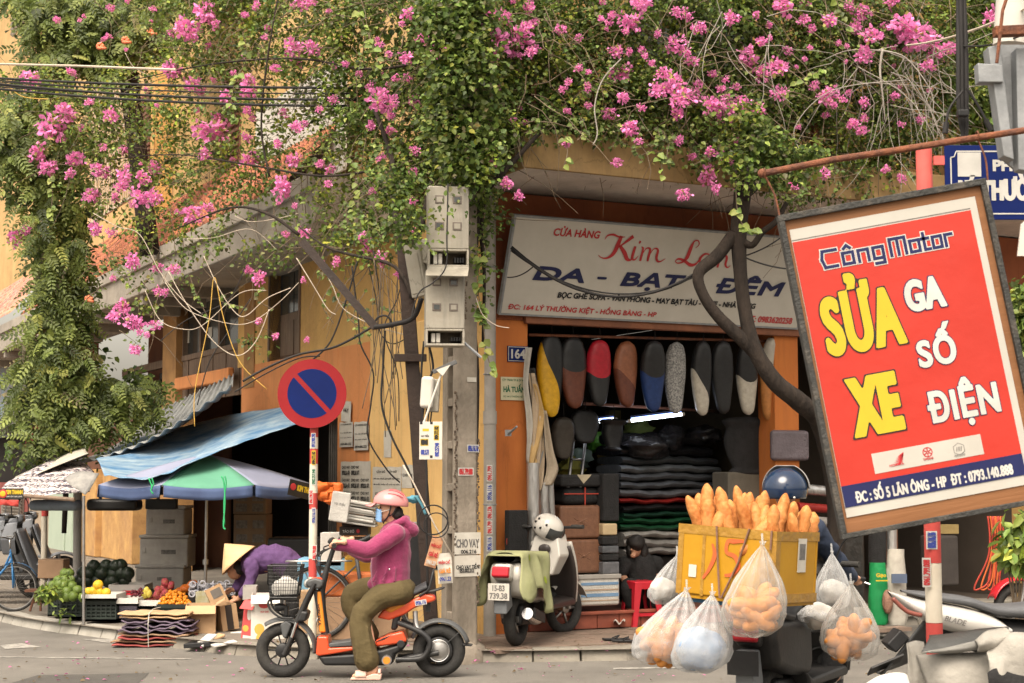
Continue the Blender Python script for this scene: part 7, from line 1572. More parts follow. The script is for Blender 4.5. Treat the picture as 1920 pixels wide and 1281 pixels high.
for (a_,b_,c_,d_,Y,dp,m,lab,nm) in ((600,640,1000,1062,14.9,.2,foam,'white foam box corner behind the red and white post','foam_box'),(640,700,1008,1030,14.8,.3,cardd,'open brown carton behind the handlebar','carton'),(556,650,1048,1120,14.9,.3,mat('blue_cloth',(.10,.27,.42),(.2,.36,.48),sc=6,rough=.9),'blue cloth bundle behind the red and white post','cloth_bundle'),(645,700,1042,1085,14.7,.25,mat('ochre_sack',(.45,.25,.03),rough=.8),'ochre sack behind the bicycle saddle','sack'),(600,700,1074,1120,14.55,.3,mat('orange_crate',(.56,.16,.05),rough=.7),'orange plastic crate behind the electric bike','orange_crate'),(610,690,1122,1200,14.5,.35,cardd,'brown carton behind the electric bike deck','carton'),(700,760,1080,1210,14.6,.35,cardd,'tall brown carton behind the rider','carton'),(560,606,1110,1190,14.7,.3,card,'pale brown carton behind the bike headlamp','carton'),(590,640,905,925,15.6,.2,mat('orange_bag',(.68,.16,.03),(.6,.12,.02),sc=5,rough=.6,bump=.4),'orange cloth bundle hanging by the umbrella tip','orange_bundle'),(500,600,1010,1100,16.8,.4,black,'black covered goods in the stall behind the bending woman','covered_goods'),(760,800,985,1110,14.5,.3,black,'black bag standing behind the rider against the brown post','black_bag')):
 slab(a_,b_,c_,d_,Y,dp,m,lab,nm,nm.replace('_',' '),.03 if 'carton' not in nm and 'box' not in nm else .006)
g = G();
for q in ((612,928),(626,935),(604,915)): g.ell(P(*q,15.3),(.09,.1,.07),14,10,wob=.6,seed=q[0])
one(g,'orange_bundle',MATS['orange_bag'],'crumpled orange plastic hanging in front of the folding gate','plastic',smooth=60)
for i,(px,py,w_,h_,rz,lab) in enumerate(((795,1060,22,58,.28,'orange flyer hanging askew from the pole left of the phone flyer'),(822,1095,27,56,-.06,'red and white flyer with blue number hanging beside the concrete pole'))):
 M = T(P(px,py,13.2)) @ RY(rz); k_ = 13.2/FPX; t = thing('hanging_flyer',M,lab,'flyer','flyers hanging by the pole'); W,H = w_*k_,h_*k_; g = G(M); g.grid(lambda u,v: Vector((u*W,.008*math.sin(6*v+3*u),v*H)),6,8); g.build('sheet',(mat('orange_paper',(.56,.22,.10),(.6,.4,.25),sc=14),paper)[i],t)
 text_box('0961.23',M,W*.1,H*.08,W*.8,H*.14,inkbl if i else inkw,t,bold=.03,dy=-.012); text_box('GIÁ RẺ',M,W*.1,H*.34,W*.8,H*.18,inko if i else inkr,t,bold=.04,dy=-.012); text_box('NHẬN CHỞ',M,W*.1,H*.62,W*.8,H*.16,inkr,t,bold=.03,dy=-.012)
g = G(); g.tube([P(756,872,13.3),P(775,905,13.3),P(815,985,13.2),P(850,1045,13.2)],.007,7); one(g,'pale_stick',cablew,'long pale stick leaning from the wall over to the pole','stick',smooth=0)
g = G(); g.ell(P(776,936,13.35),(.06,.05,.03),14,10,wob=.5); g.tube(smooth_path([P(778,930,13.3),P(790,945,13.3),P(798,965,13.3)],4),.012,6); one(g,'blue_rag',mat('blue_rag',(.10,.28,.36),rough=.9),'blue rag knotted on the pale stick behind the pink helmet','rag',smooth=0)
g = G(); g.torus(P(812,975,13.15),.12,.006,'y',30,6); g.torus(P(818,985,13.12),.10,.005,'y',30,6); one(g,'cable_coil',cable,'loose coil of cable hanging left of the concrete pole','cable coil',smooth=0)
# ---------------------------------------------------------------- woman in the conical hat
wo = PZ(520,1172,PVZ); WX,WY = wo.x,15.75
def W3(px,py,dy=0): return P(px,py,WY+dy)
wm = thing('person',T((WX,WY,PVZ)),'woman in purple shirt and conical straw hat bending over the cartons','person')
L_ = [('l',[W3(548,1075,-.09),W3(540,1120,-.1),W3(556,1172,-.1)],[.08,.055,.04]),('l',[W3(552,1075,.09),W3(530,1120,.1),W3(540,1172,.1)],[.08,.055,.04]),('l',[W3(550,1068),W3(510,1055),W3(472,1058)],[.10,.10,.10]),('l',[W3(474,1062,0),W3(452,1066,0)],[.04,.04]),
      ('e',W3(440,1070),(.075,.075,.09)),('l',[W3(470,1064,-.15),W3(466,1100,-.17),W3(448,1122,-.12)],[.042,.036,.026]),('l',[W3(470,1064,.15),W3(450,1092,.14),W3(438,1106,.05)],[.042,.036,.026]),
      ('l',[W3(556,1170,-.1),W3(538,1174,-.1)],[.04,.03]),('l',[W3(540,1170,.1),W3(522,1174,.1)],[.04,.03])]
L_ += hand(W3(440,1127,-.12),(-1,.1,-.5),(-.2,.8,-.6),(0,.2,1),.95,.5); L_ += hand(W3(432,1108,.04),(-1,-.1,-.4),(-.2,-.3,-1),(0,-.6,.6),.95,.5)
L_ += [('e',W3(431,1074),(.012,.012,.016)),('e',W3(440,1072,-.075),(.014,.01,.024))]
blob_body('body',L_,skind,wm,.009,3)
pur = mat('purple_shirt',(.115,.058,.16),(.085,.042,.12),sc=5,rough=.9,bump=.25,bsc=50)
blob_body('shirt',[('l',[W3(556,1072),W3(530,1052),W3(500,1048),W3(472,1058)],[.135,.145,.142,.12]),('l',[W3(472,1060,-.13),W3(470,1060,.13)],[.085,.085]),('l',[W3(474,1060,-.15),W3(468,1098,-.175),W3(456,1114,-.14)],[.07,.058,.05]),('l',[W3(474,1062,.15),W3(452,1090,.14),W3(444,1102,.06)],[.068,.056,.045])],pur,wm,.011,3,disp=(.035,.09))
blob_body('trousers',[('l',[W3(556,1072,-.08),W3(546,1120,-.1),W3(556,1166,-.1)],[.125,.095,.075]),('l',[W3(556,1072,.08),W3(534,1120,.1),W3(540,1166,.1)],[.125,.09,.075])],blackfab,wm,.011,3,disp=(.03,.1))
hb = W3(448,1051); ha = W3(424,1023); ax = (ha-hb).normalized(); hx = ax.cross(Vector((0,1,0))).normalized(); HM = frame(hb,hx,ax.cross(hx),ax)
hl = (ha-hb).length*1.12
g = G(HM); g.lathe([(.208*(1-t_)**.98,hl*t_**.95) for t_ in np.linspace(0,.995,14)],40); g.build('conical_hat',mat('straw_hat',(.66,.44,.24),(.60,.39,.20),sc=3,rough=.7,bump=.25,bsc=50,stretch=(1,1,8)),wm,smooth=50,solid=.004)
for t_ in np.linspace(.0,.9,10): g = G(HM); g.torus((0,0,hl*t_**.95),.209*(1-t_)**.98,.0018,'z',40,4); g.build('hat_ring',MATS['straw_hat'],wm)
g = G(); g.ell(W3(446,1066),(.07,.08,.075),16,12); g.build('hair',hair,wm,smooth=0)
# ---------------------------------------------------------------- crouching person inside the shop
def C3(px,py,off=-.35,d=0): return shp(px,py,off+d)
cr = thing('person',T(shp(1200,1120,-.35)),'dark haired person in a black T-shirt crouching in the shop behind the red stool','person')
Lc = [('l',[C3(1205,1118),C3(1203,1080),C3(1200,1052)],[.12,.12,.12]),('l',[C3(1175,1056),C3(1225,1056)],[.06,.06]),('l',[C3(1200,1050),C3(1193,1038)],[.05,.045]),('e',C3(1190,1028,-.30),(.07,.08,.095)),('e',C3(1187,1042,-.24),(.03,.028,.025)),
      ('l',[C3(1226,1056),C3(1233,1076),C3(1222,1092,-.25)],[.05,.04,.03]),('l',[C3(1174,1058),C3(1168,1080),C3(1180,1098,-.25)],[.05,.04,.03]),('l',[C3(1200,1118),C3(1180,1100,-.2),C3(1182,1135,-.2)],[.08,.07,.05]),('l',[C3(1208,1118),C3(1228,1100,-.2),C3(1224,1135,-.2)],[.08,.07,.05])]
Lc += [('e',C3(1184,1031,-.22),(.012,.014,.018))]
blob_body('body',Lc,skind,cr,.009,3)
blob_body('shirt',[('l',[C3(1205,1115),C3(1203,1080),C3(1200,1056)],[.16,.15,.145]),('l',[C3(1172,1056),C3(1229,1056)],[.075,.08]),('l',[C3(1228,1056),C3(1232,1070)],[.07,.062]),('l',[C3(1172,1058),C3(1168,1072)],[.07,.06])],blackfab,cr,.012,3,disp=(.02,.1))
blob_body('trousers',[('l',[C3(1200,1118),C3(1180,1100,-.2),C3(1182,1130,-.2)],[.11,.09,.07]),('l',[C3(1208,1118),C3(1228,1100,-.2),C3(1224,1130,-.2)],[.11,.09,.07])],blackfab,cr,.012,2)
g = G(); g.ell(C3(1192,1018,-.27),(.092,.10,.085),18,12,wob=.15,seed=2); g.ell(C3(1206,1036,-.30),(.05,.09,.10),16,12,wob=.2,seed=3); g.ell(C3(1179,1032,-.31),(.03,.07,.07),16,12,wob=.2,seed=4); g.build('hair',hair,cr,smooth=0)
# ---------------------------------------------------------------- bread seller on a dark motorbike, seen from behind
BY_ = 9.7; br0 = P(1440,895,BY_); HB = R_(62)           # heading: away and to the right
BMx = T((br0.x,br0.y,0)) @ RZ(HB)
dkb = mat('bike_dark',(.03,.028,.028),(.02,.02,.02),sc=10,rough=.5,bump=.1,grime=.4,gcol=(.10,.085,.07))
mb = scooter(BMx @ T((-.05,0,0)),1.24,'dark old motorbike of the bread seller, wheels under the yellow box',dkb,dkb,full=False,cat='motorbike',steer=.05,name='motorbike')
g = G(BMx); g.add([(.02,.03,.68),(-.30,.13,.58),(-.32,-.13,.58)],[(0,1,2)]); g.build('rack_plate',dkb,mb,solid=.02)
# yellow box
cA = P(1267,1108,9.25); cA.z = P(1360,1120,9.2).z
bM = RZ(-.22); box0 = P(1267,1108,9.3); bz = P(1270,1108,9.3).z-.01;
e1 = P(1450,1140,8.92); e1.z = bz; xv = Vector((e1.x-box0.x,e1.y-box0.y,0)); WB = .60; xv = xv.normalized(); yv = Vector((-xv.y,xv.x,0)); b0 = Vector((box0.x,box0.y,bz))
tiltR = RY(R_(4.5))
YM = frame(b0,xv,yv,ZU) @ RY(R_(3.2)) @ RX(R_(-2)) @ RZ(0)
WB = (e1-b0).length; DB = .52; HBx = .395
ybm = mat('yellow_box',(.46,.24,.010),(.39,.19,.008),sc=3,rough=.45,bump=.12,bsc=12,grime=.3,gcol=(.34,.17,.03)); tape = mat('clear_tape',(.36,.20,.035),(.30,.16,.03),sc=10,rough=.22,bump=.5,bsc=20)
tb = thing('bread_box',YM,'big yellow taped box marked 15 with red paint, full of upright baguettes','box')
for nm,q in (('rear_wall',(0,WB,0,.03)),('front_wall',(0,WB,DB-.03,DB)),('side_wall',(0,.03,.03,DB-.03)),('side_wall',(WB-.03,WB,.03,DB-.03))): g = G(YM); g.bx(*q,0,HBx); g.build(nm,ybm,tb,bevel=.012)
g = G(YM); g.bx(.01,WB-.01,.01,DB-.01,-.02,.0); g.build('base',ybm,tb); g = G(YM); g.bx(-.01,WB*.6,.05,DB,-.045,-.02); g.build('blue_base',mat('blue_board',(.04,.16,.32),rough=.5),tb)
for x0,x1,z0,z1 in ((-.004,WB+.004,HBx-.05,HBx+.003),(.0,.035,0,HBx-.052),(WB-.09,WB+.004,0,HBx-.052),(.16,.18,.0,HBx-.052)): g = G(YM); g.bx(x0,x1,-.003,.0,z0,z1); g.build('tape_strip',tape,tb)
for y0,y1,z0,z1 in ((0,DB,HBx-.05,HBx+.003),(.0,.05,0,HBx-.052),(.05,DB,.0,.05)): g = G(YM); g.bx(WB,WB+.003,y0,y1,z0,z1); g.build('tape_strip',tape,tb)
redb = mat('red_brush',(.62,.09,.03),(.55,.12,.03),sc=20,rough=.6,bump=0)
def st2(pts,wd): gg = ribbon([(WB*.2+p[0],HBx*.35+p[1]) for p in pts],wd,YM @ T((0,-.0055,0)),redb,tb); gg.build('painted_digit',redb,tb)
st2([(.10,.16),(.12,.10),(.09,.02),(.05,-.04)],[.01,.028,.022,.012]); st2([(.30,.19),(.24,.185),(.20,.18),(.195,.12),(.25,.10),(.275,.05),(.24,.0),(.19,-.01)],[.016,.026,.024,.02,.026,.028,.024,.014])
g = G(YM); g.bx(.08,.13,-.0045,-.003,.10,.17); g.build('sticker',paper,tb); g = G(YM); g.bx(WB+.003,WB+.005,.26,.36,.17,.36); g.build('sticker',paper,tb); g = G(YM); g.bx(WB+.005,WB+.006,.275,.345,.24,.33); g.build('printed_mark',inkp,tb)
for q in ([(.25,-.01,HBx+.005),(.27,-.014,.22),(.30,-.02,.0)],[(.46,-.01,HBx+.005),(.40,-.014,.2),(.31,-.02,.0)],[(.60,-.01,HBx+.005),(.60,-.012,HBx-.1)]):
 g = G(YM); g.tube(q,.0065,6); g.build('strap',mat('brown_strap',(.22,.12,.08),rough=.8),tb)
# baguettes
brm = mat('baguette_crust',(.62,.28,.085),(.36,.105,.018),sc=13,rough=.6,bump=.5,bsc=26,grime=.25,gcol=(.36,.12,.02))
def loaf(M,L,r,lab=None,par=None,sd=0,m=None,cat='baguette',grp=None,name='baguette'):
 g = G(M); n,k_ = 14,14
 vs = []; fs = []
 for i in range(n+1):
  t_ = .5-.5*math.cos(math.pi*i/n); rr = r*(max(0,1-abs(2*t_-1)**3.6))**.55; sl = 1+.05*max(0,math.sin(t_*26+1))
  for j in range(k_):
   q = 2*math.pi*j/k_; top_ = .24*math.sin(t_*24)*max(0,math.cos(q-1.2)); w2 = 1+.06*noise.noise(Vector((t_*5,q,sd)))+top_*.7
   vs.append((rr*w2*math.cos(q)*sl+.02*math.sin(t_*3+sd)*L,rr*w2*math.sin(q)*.88,t_*L))
 for i in range(n):
  for j in range(k_): fs.append((i*k_+j,i*k_+(j+1) % k_,(i+1)*k_+(j+1) % k_,(i+1)*k_+j))
 g.add(vs,fs);
 if par is not None: return g.build(name,m or brm,par,smooth=0)
 return one(g,name,m or brm,lab,cat,grp,smooth=0)
bg_px = [(1288,932,-14,0,1.0),(1310,928,-4,.2,.9),(1327,906,2,.05,1.05),(1348,920,-8,.04,1.05),(1385,932,-8,.05,.95),(1366,940,-3,.2,.8),(1380,918,-6,.3,1),(1396,924,4,.28,1),(1412,948,-8,.03,.95),(1408,930,6,.2,1.),(1424,932,0,.25,1),(1436,920,8,.15,1.0),(1452,950,4,.04,1),(1440,948,14,.1,.9),(1474,932,8,.2,1.05),(1462,962,30,.02,.95),(1490,948,16,.12,1.05),(1512,948,8,.08,1.05),(1504,962,12,.25,1),(1334,940,5,.25,1),(1392,952,2,.3,1),(1300,944,-9,.12,1),(1358,950,10,.05,.95),(1424,962,-12,.06,.9),(1482,966,-6,.05,.9),(1526,962,18,.16,.95),(1344,934,-3,.3,1.05)]
lb = ['leftmost baguette in the yellow box, leaning left','short baguette behind the second from the left','tallest baguette in the yellow box, with slashed crust','thick baguette right of the tallest one','slim upright baguette at the middle left of the box','low baguette hidden between the left group and the middle','rear baguette behind the slim middle one','rear baguette with rounded tip in the middle of the box','pale front baguette in the centre of the box','baguette standing behind the pale front one','half hidden rear baguette right of centre','tall baguette before the blue helmet','front baguette bending right of centre','small baguette beside the one before the helmet','large rounded baguette right of the helmet','baguette lying slantwise along the front right rim','baguette behind the slanting one','rightmost baguette standing at the box corner','rear baguette at the right side of the box','rear baguette at the left side of the box','low rear baguette in the centre of the box','second baguette from the left, behind the leftmost','short front baguette leaning right, left of centre','short front baguette leaning left, right of centre','stubby front baguette near the right box corner','rear baguette leaning out at the far right','upright baguette at the back left of centre']
for i,(px,py,ang,dep,sc_) in enumerate(bg_px):
 Yd = float(np.interp(px,[1270,1450,1548],[9.3,8.92,9.33]))+.09+dep; tp_ = P(px,py-random.uniform(0,9),Yd); L = (.36 if px < 1490 else .27)*sc_; d = Vector((math.sin(R_(ang*(1.7 if px < 1480 else .8)+random.uniform(-4,4))),random.uniform(-.12,.2),math.cos(R_(ang)))).normalized(); o_ = tp_-d*L; xx = d.cross(Vector((0,1,0))).normalized(); MM = frame(o_,xx,d.cross(xx),d) @ RZ(random.uniform(-.9,.9)+math.pi/2)
 loaf(MM,L,.041*random.uniform(.88,1.18),lb[i],None,i,grp='baguettes standing in the yellow box')
# plastic bags
fm = film('clear_bag_film',(.60,.59,.56),.20); fm2 = film('milky_bag_film',(.56,.565,.57),.32)
def pbag(px,ytop,ybot,wpx,Y,m,lab,loaves=8,ball=None,tw=.0,name='bread_bag',hollow=True,seed=0,mb_=None):
 tpx = px if isinstance(px,(int,float)) else px[0]; bpx_ = tpx if isinstance(px,(int,float)) else px[1]
 a_ = P(tpx,ytop,Y); c_ = P(bpx_,ybot,Y); k_ = Y/FPX; H = a_.z-c_.z; R = wpx*k_/2; t = thing(name,T((c_.x,Y,c_.z)),lab,'bag','plastic bags hung round the yellow box'); rs2 = random.Random(seed)
 dx = a_.x-c_.x; prof = [(.0,0),(.55,.01),(.88,.08),(1.0,.22),(.95,.38),(.72,.58),(.42,.76),(.18,.90),(.05,.97),(.10,1.02)]
 g = G(); nq = 56; vs = []; fs = []
 pr = [(np.interp(j/30,np.linspace(0,1,len(prof)),[p[0] for p in prof]),np.interp(j/30,np.linspace(0,1,len(prof)),[p[1] for p in prof])) for j in range(31)]
 for (r,z) in pr:
  for q in range(nq):
   a = 2*math.pi*q/nq; pl_ = 1+(.03+.13*min(1,max(0,z-.3)*2))*math.sin(a*11+seed)+.03*math.sin(a*23+z*9)+.06*noise.noise(Vector((math.cos(a)*2,math.sin(a)*2,z*4+seed)))
   vs.append((c_.x+dx*z**1.3+R*r*pl_*math.cos(a),Y+R*r*pl_*.72*math.sin(a),c_.z+H*z+.012*math.sin(a*3+seed)*(z < .3)))
 for i in range(len(pr)-1):
  for q in range(nq): fs.append((i*nq+q,i*nq+(q+1) % nq,(i+1)*nq+(q+1) % nq,(i+1)*nq+q))
 g.add(vs,fs); g.build('bag_film',m,t,smooth=0)
 if ball: g = G(); g.ell((c_.x,Y,c_.z+H*.27),(R*.78,R*.6,R*.72),20,14,wob=.25,seed=3); g.build('contents',ball,t,smooth=0)
 for i in range(loaves):
  if ball: break
  L = .23*(R/.17)**.8; an = rs2.uniform(-1.2,1.2) if i % 3 else rs2.uniform(1.2,1.9); p0 = Vector((c_.x+rs2.uniform(-.27,.27)*R+dx*.15,Y+rs2.uniform(-.25,.2)*R,c_.z+H*rs2.uniform(.17,.36))); d = Vector((math.sin(an),rs2.uniform(-.2,.2),math.cos(an))).normalized(); xx = d.cross(Vector((0,1,0))).normalized()
  loaf(frame(p0-d*L/2,xx,d.cross(xx),d),L,.040*(R/.17)**.5,None,t,i+seed,mb_ or mat('bag_bread',(.60,.25,.06),(.46,.17,.03),sc=8,rough=.6,bump=.2),name='loaf')
 g = G(); g.tube([(a_.x,Y,a_.z-.01),(a_.x,Y+.02,a_.z+.05)],.006,6); g.build('tie',fm2,t)
 return t
pbag((1288,1240),1104,1240,122,9.15,fm2,'milky plastic bag packed with loaves, lowest at the left under the yellow box',26,seed=1)
pbag((1336,1312),1112,1258,112,8.95,fm2,'knotted plastic bag holding a round blue bundle under the yellow box',ball=mat('blue_bundle',(.16,.25,.42),(.3,.38,.5),sc=6,rough=.7),seed=2)
pbag((1430,1410),1018,1192,120,8.85,fm,'clear plastic bag of loaves hanging in front of the yellow box',20,seed=3)
pbag((1596,1593),1092,1236,108,9.6,fm,'clear plastic bag of loaves hanging right of the motorbike',18,seed=5)
pbag((1270,1242),1040,1130,60,9.7,fm2,'small whitish plastic bag with white buns behind the left end of the box',ball=foam,seed=6)
pbag((1560,1562),1035,1140,66,9.9,fm2,'whitish plastic bag squeezed behind the right end of the box',ball=foam,seed=7)
pbag((1520,1535),1130,1166,70,9.8,fm2,'folded white bag under the right end of the box',ball=foam,seed=8)
# rider, mostly hidden: helmet, back, hand on the bar
rm = thing('person',BMx @ T((.3,0,0)),'bread seller in dark clothes and blue helmet sitting behind the box, hand on the handlebar','person')
HX = P(1472,918,10.35); fw = Vector((math.cos(HB),math.sin(HB),0)); sd_ = Vector((-math.sin(HB),math.cos(HB),0)); hip = Vector((HX.x,HX.y,.84))-fw*.06
hnd = P(1600,1084,10.75); hnd2 = hip+fw*.5+sd_*.33+Vector((0,0,.24)); ftR = hip+fw*.32-sd_*.2; ftR.z = .28; ftL = hip+fw*.32+sd_*.2; ftL.z = .28; kR = hip+fw*.42-sd_*.24+Vector((0,0,-.08)); kL = hip+fw*.42+sd_*.24+Vector((0,0,-.08)); shR = HX+Vector((0,0,-.26))-sd_*.19; shL = HX+Vector((0,0,-.26))+sd_*.19; nk_ = HX+Vector((0,0,-.2))
el = shR.lerp(hnd,.5)+Vector((.04,-.02,-.08)); el2 = shL.lerp(hnd2,.5)+Vector((0,0,-.1))
Lr = [('l',[hip-sd_*.08,kR,ftR],[.09,.065,.045]),('l',[hip+sd_*.08,kL,ftL],[.09,.065,.045]),('l',[hip,hip.lerp(nk_,.5),nk_],[.12,.12,.1]),('l',[shR,shL],[.06,.06]),('l',[nk_,HX],[.05,.05]),('e',HX,(.08,.09,.11)),('l',[shR,el,hnd],[.05,.04,.028]),('l',[shL,el2,hnd2],[.05,.04,.028]),('l',[ftR,ftR+fw*.13-Vector((0,0,.03))],[.04,.03]),('l',[ftL,ftL+fw*.13-Vector((0,0,.03))],[.04,.03]),('e',HX+fw*.095-Vector((0,0,.03)),(.015,.015,.02))]
Lr += hand(hnd+Vector((.02,.03,0)),(.3,1,-.2),(.3,0,-1),(-1,.2,0),.95,1.1); Lr += hand(hnd2,fw,(0,0,-1),-sd_,.95,1.0)
blob_body('body',Lr,skinm,rm,.009,3)
dnv = mat('dark_navy_jacket',(.030,.042,.075),(.02,.03,.055),sc=6,rough=.85,bump=.3)
blob_body('jacket',[('l',[hip+Vector((0,0,.02)),hip.lerp(nk_,.5),nk_-Vector((0,0,.05))],[.155,.16,.15]),('l',[shR,shL],[.085,.085]),('l',[shR,el,hnd.lerp(el,.15)],[.075,.062,.045]),('l',[shL,el2,hnd2.lerp(el2,.15)],[.075,.062,.045])],dnv,rm,.012,3,disp=(.03,.09))
blob_body('trousers',[('l',[hip-sd_*.08,kR,ftR],[.12,.09,.065]),('l',[hip+sd_*.08,kL,ftL],[.12,.09,.065])],blackfab,rm,.012,2,disp=(.03,.09))
g = G(T(HX+Vector((0,0,.0))) @ RZ(HB)); g.lathe([(.138*math.sin(a),.135*math.cos(a)) for a in np.linspace(.02,2.0,18)],32,sx=1.12); g.build('helmet',mat('helmet_blue',(.012,.035,.085),(.01,.022,.055),sc=3,rough=.12,bump=0,coat=.6),rm,smooth=0,solid=.012)
g = G(T(HX) @ RZ(HB)); g.grid(lambda u,v: Vector((.165*math.cos(-1.5+3.0*u)*math.cos(.0+1.2*v),.158*math.sin(-1.5+3.0*u)*math.cos(.0+1.2*v),.160*math.sin(.0+1.2*v)+.005)),16,10); g.build('visor',mat('smoky_visor',(.32,.31,.30),rough=.15,bump=0),rm,smooth=0,solid=.004)
for s_ in (-1,-.6): g = G(T(HX) @ RZ(HB)); g.ell((-.12*abs(s_),.10*s_,-.05),(.008,.008,.008),8,5); g.build('stud',white,rm)
g = G(); q = hnd+Vector((.03,.04,.0)); g.tube([q-Vector((.09,-.02,.02)),q,q+Vector((.06,.03,-.01))],.013,8); g.build('bar_grip',black,rm); g = G(); g.tube([q+Vector((.0,.05,.0)),q+Vector((.05,.03,-.03)),q+Vector((.09,.0,-.045))],.006,6); g.build('brake_lever',chrome,rm)
# ---------------------------------------------------------------- silver scooter and grey seat fabric at the lower right
RY_ = 8.7
def RP(px,py,d=0): return P(px,py,RY_+d)
rs_ = thing('motor_scooter',T(Vector((RP(1850,1200).x,RY_,0))),'silver scooter with long grey seat cut off by the right edge, behind the banded post','scooter')
slv = mat('scooter_silver',(.62,.60,.57),(.55,.53,.50),sc=3,rough=.25,bump=0,coat=.4,metal=.2,grime=.2,gcol=(.35,.32,.28)); sgr = mat('seat_grey',(.115,.118,.125),(.09,.092,.10),sc=14,rough=.55,bump=.1)
def solid_px(name,top,bot,hw,m,par,d0=0,nn=10,pw=.7,Yf=None):
 """a rounded body between an upper and a lower outline given in pixels"""
 f_ = RP; tp_ = smooth_path([f_(*q,d0) for q in top],6); bt_ = smooth_path([f_(*q,d0) for q in bot],6)
 def smp(L,u): f = u*(len(L)-1); i = min(int(f),len(L)-2); return L[i].lerp(L[i+1],f-i)
 def fn(u,v):
  a,b = smp(tp_,u),smp(bt_,u); q = 2*math.pi*v; c,s_ = math.cos(q),math.sin(q); e = hw*min(1,(u*(1.001))*6+.15)
  return a.lerp(b,.5-.5*math.copysign(abs(c)**pw,c))+Vector((0,e*math.copysign(abs(s_)**pw,s_),0))
 g = G(); g.grid(fn,26,20); return g.build(name,m,par,smooth=0)
solid_px('seat',[(1688,1106),(1740,1110),(1810,1118),(1860,1132),(1930,1128),(1990,1110)],[(1690,1110),(1740,1124),(1810,1136),(1860,1152),(1930,1160),(1990,1160)],.14,sgr,rs_)
solid_px('rear_cowl',[(1664,1108),(1720,1122),(1800,1136),(1850,1152),(1880,1172)],[(1672,1120),(1720,1160),(1780,1184),(1850,1190),(1880,1184)],.17,slv,rs_,-.02)
solid_px('under_seat',[(1760,1138),(1850,1156),(1930,1162),(1990,1166)],[(1760,1200),(1850,1230),(1930,1250),(1990,1250)],.13,black,rs_,.03)
g = G(); g.tube(smooth_path([RP(1674,1122,-.20),RP(1700,1146,-.20),RP(1728,1154,-.19)],5),.012,8); g.build('tail_light',mat('tail_brown',(.26,.08,.06),rough=.3),rs_,smooth=0)
text_box('AIR BLADE',T(RP(1745,1158,-.20)) @ RY(R_(14)),0,0,.19,.03,inkp,rs_,bold=.03,shear=.2,dy=-.001)
g = G(); g.grid(lambda u,v: RP(1636,1262).lerp(RP(1718,1160),v)+Vector((.10*math.sin(v*1.6)*(u-.1)+.03,(u-.5)*.2,-.16*(u)*v**.7)),10,10); g.build('rear_fender',ebg,rs_,smooth=0,solid=.012)
g = G(); g.box(RP(1678,1200,-.05),(.11,.16,.07),r=Matrix.Rotation(-.8,3,'Y')); g.build('plate_holder',black,rs_,bevel=.012)
g = G(); g.grid(lambda u,v: RP(1630,1250,-.1).lerp(RP(1690,1225,-.1),v)+Vector((0,(u-.5)*.1,-.05*u)),4,4); g.build('mud_flap',black,rs_,solid=.01)
wheel(T((RP(1745,1200).x,RY_,.25)),.25,.05,rs_,5,rimm=steel)
g = G(); g.box((RP(1900,1200).x,RY_,.42),(.9,.26,.3)); g.build('body_base',black,rs_,bevel=.05)
gf = mat('grey_suede',(.34,.32,.285),(.24,.225,.20),sc=5,rough=.9,bump=.3,bsc=40,grime=.45,gcol=(.13,.12,.10)); gf2 = mat('grey_vinyl',(.07,.07,.068),(.05,.05,.048),sc=6,rough=.5,bump=.2)
FY = 6.5
def FP(px,py,d=0): return P(px,py,FY+d)
sf = thing('seat_fabric',T(Vector((FP(1800,1300).x,FY,.3))),'loose grey suede seat fabric heaped over a bike seat in the lower right corner','seat fabric')
def fsheet(name,A,Bq,m,nu=20,nv=10,rip=.02,th=.006,sd=0):
 a = smooth_path([FP(*q) for q in A],6); b = smooth_path([FP(*q) for q in Bq],6)
 def smp(L,u): f = u*(len(L)-1); i = min(int(f),len(L)-2); return L[i].lerp(L[i+1],f-i)
 g = G(); g.grid(lambda u,v: smp(a,u).lerp(smp(b,u),v)+Vector((rip*.3,-1,.3))*(rip*(math.sin(math.pi*v)+.8*noise.noise(Vector((u*3+sd,v*2,sd))))),nu,nv); return g.build(name,m,sf,smooth=60,solid=th)
fsheet('fabric_sheet',[(1718,1228,.1),(1760,1226,0),(1840,1222,0),(1900,1206,0),(1990,1190,.1)],[(1740,1330,.1),(1780,1330,0),(1840,1330,0),(1900,1330,0),(1990,1330,.1)],gf,rip=.05,sd=1)
fsheet('vinyl_fold',[(1742,1192,.12),(1800,1186,.1),(1860,1178,.1),(1890,1176,.1)],[(1728,1222,-.05),(1790,1222,-.05),(1850,1208,-.03),(1882,1190,0)],gf2,rip=.03,sd=2); fsheet('vinyl_lining',[(1728,1224,-.06),(1770,1216,-.06),(1840,1200,-.05)],[(1745,1224,-.06),(1790,1224,-.06),(1845,1216,-.05)],mat('lining_grey',(.19,.185,.17),rough=.8),rip=.01,sd=3)
fsheet('fabric_fold',[(1828,1202,-.06),(1850,1184,-.06),(1880,1178,-.06),(1888,1184,-.06)],[(1832,1222,-.08),(1860,1220,-.08),(1884,1206,-.08),(1890,1196,-.08)],gf,rip=.03,sd=4); fsheet('fabric_fold',[(1850,1224,-.1),(1880,1196,-.1),(1912,1186,-.1),(1990,1200,-.1)],[(1850,1330,-.1),(1880,1330,-.1),(1920,1330,-.1),(1990,1330,-.1)],gf,rip=.05,sd=5)
fsheet('black_lining',[(1852,1262,-.16),(1870,1254,-.16),(1920,1268,-.16),(1990,1270,-.16)],[(1852,1340,-.16),(1870,1340,-.16),(1920,1340,-.16),(1990,1340,-.16)],blackfab,rip=.02,sd=6)
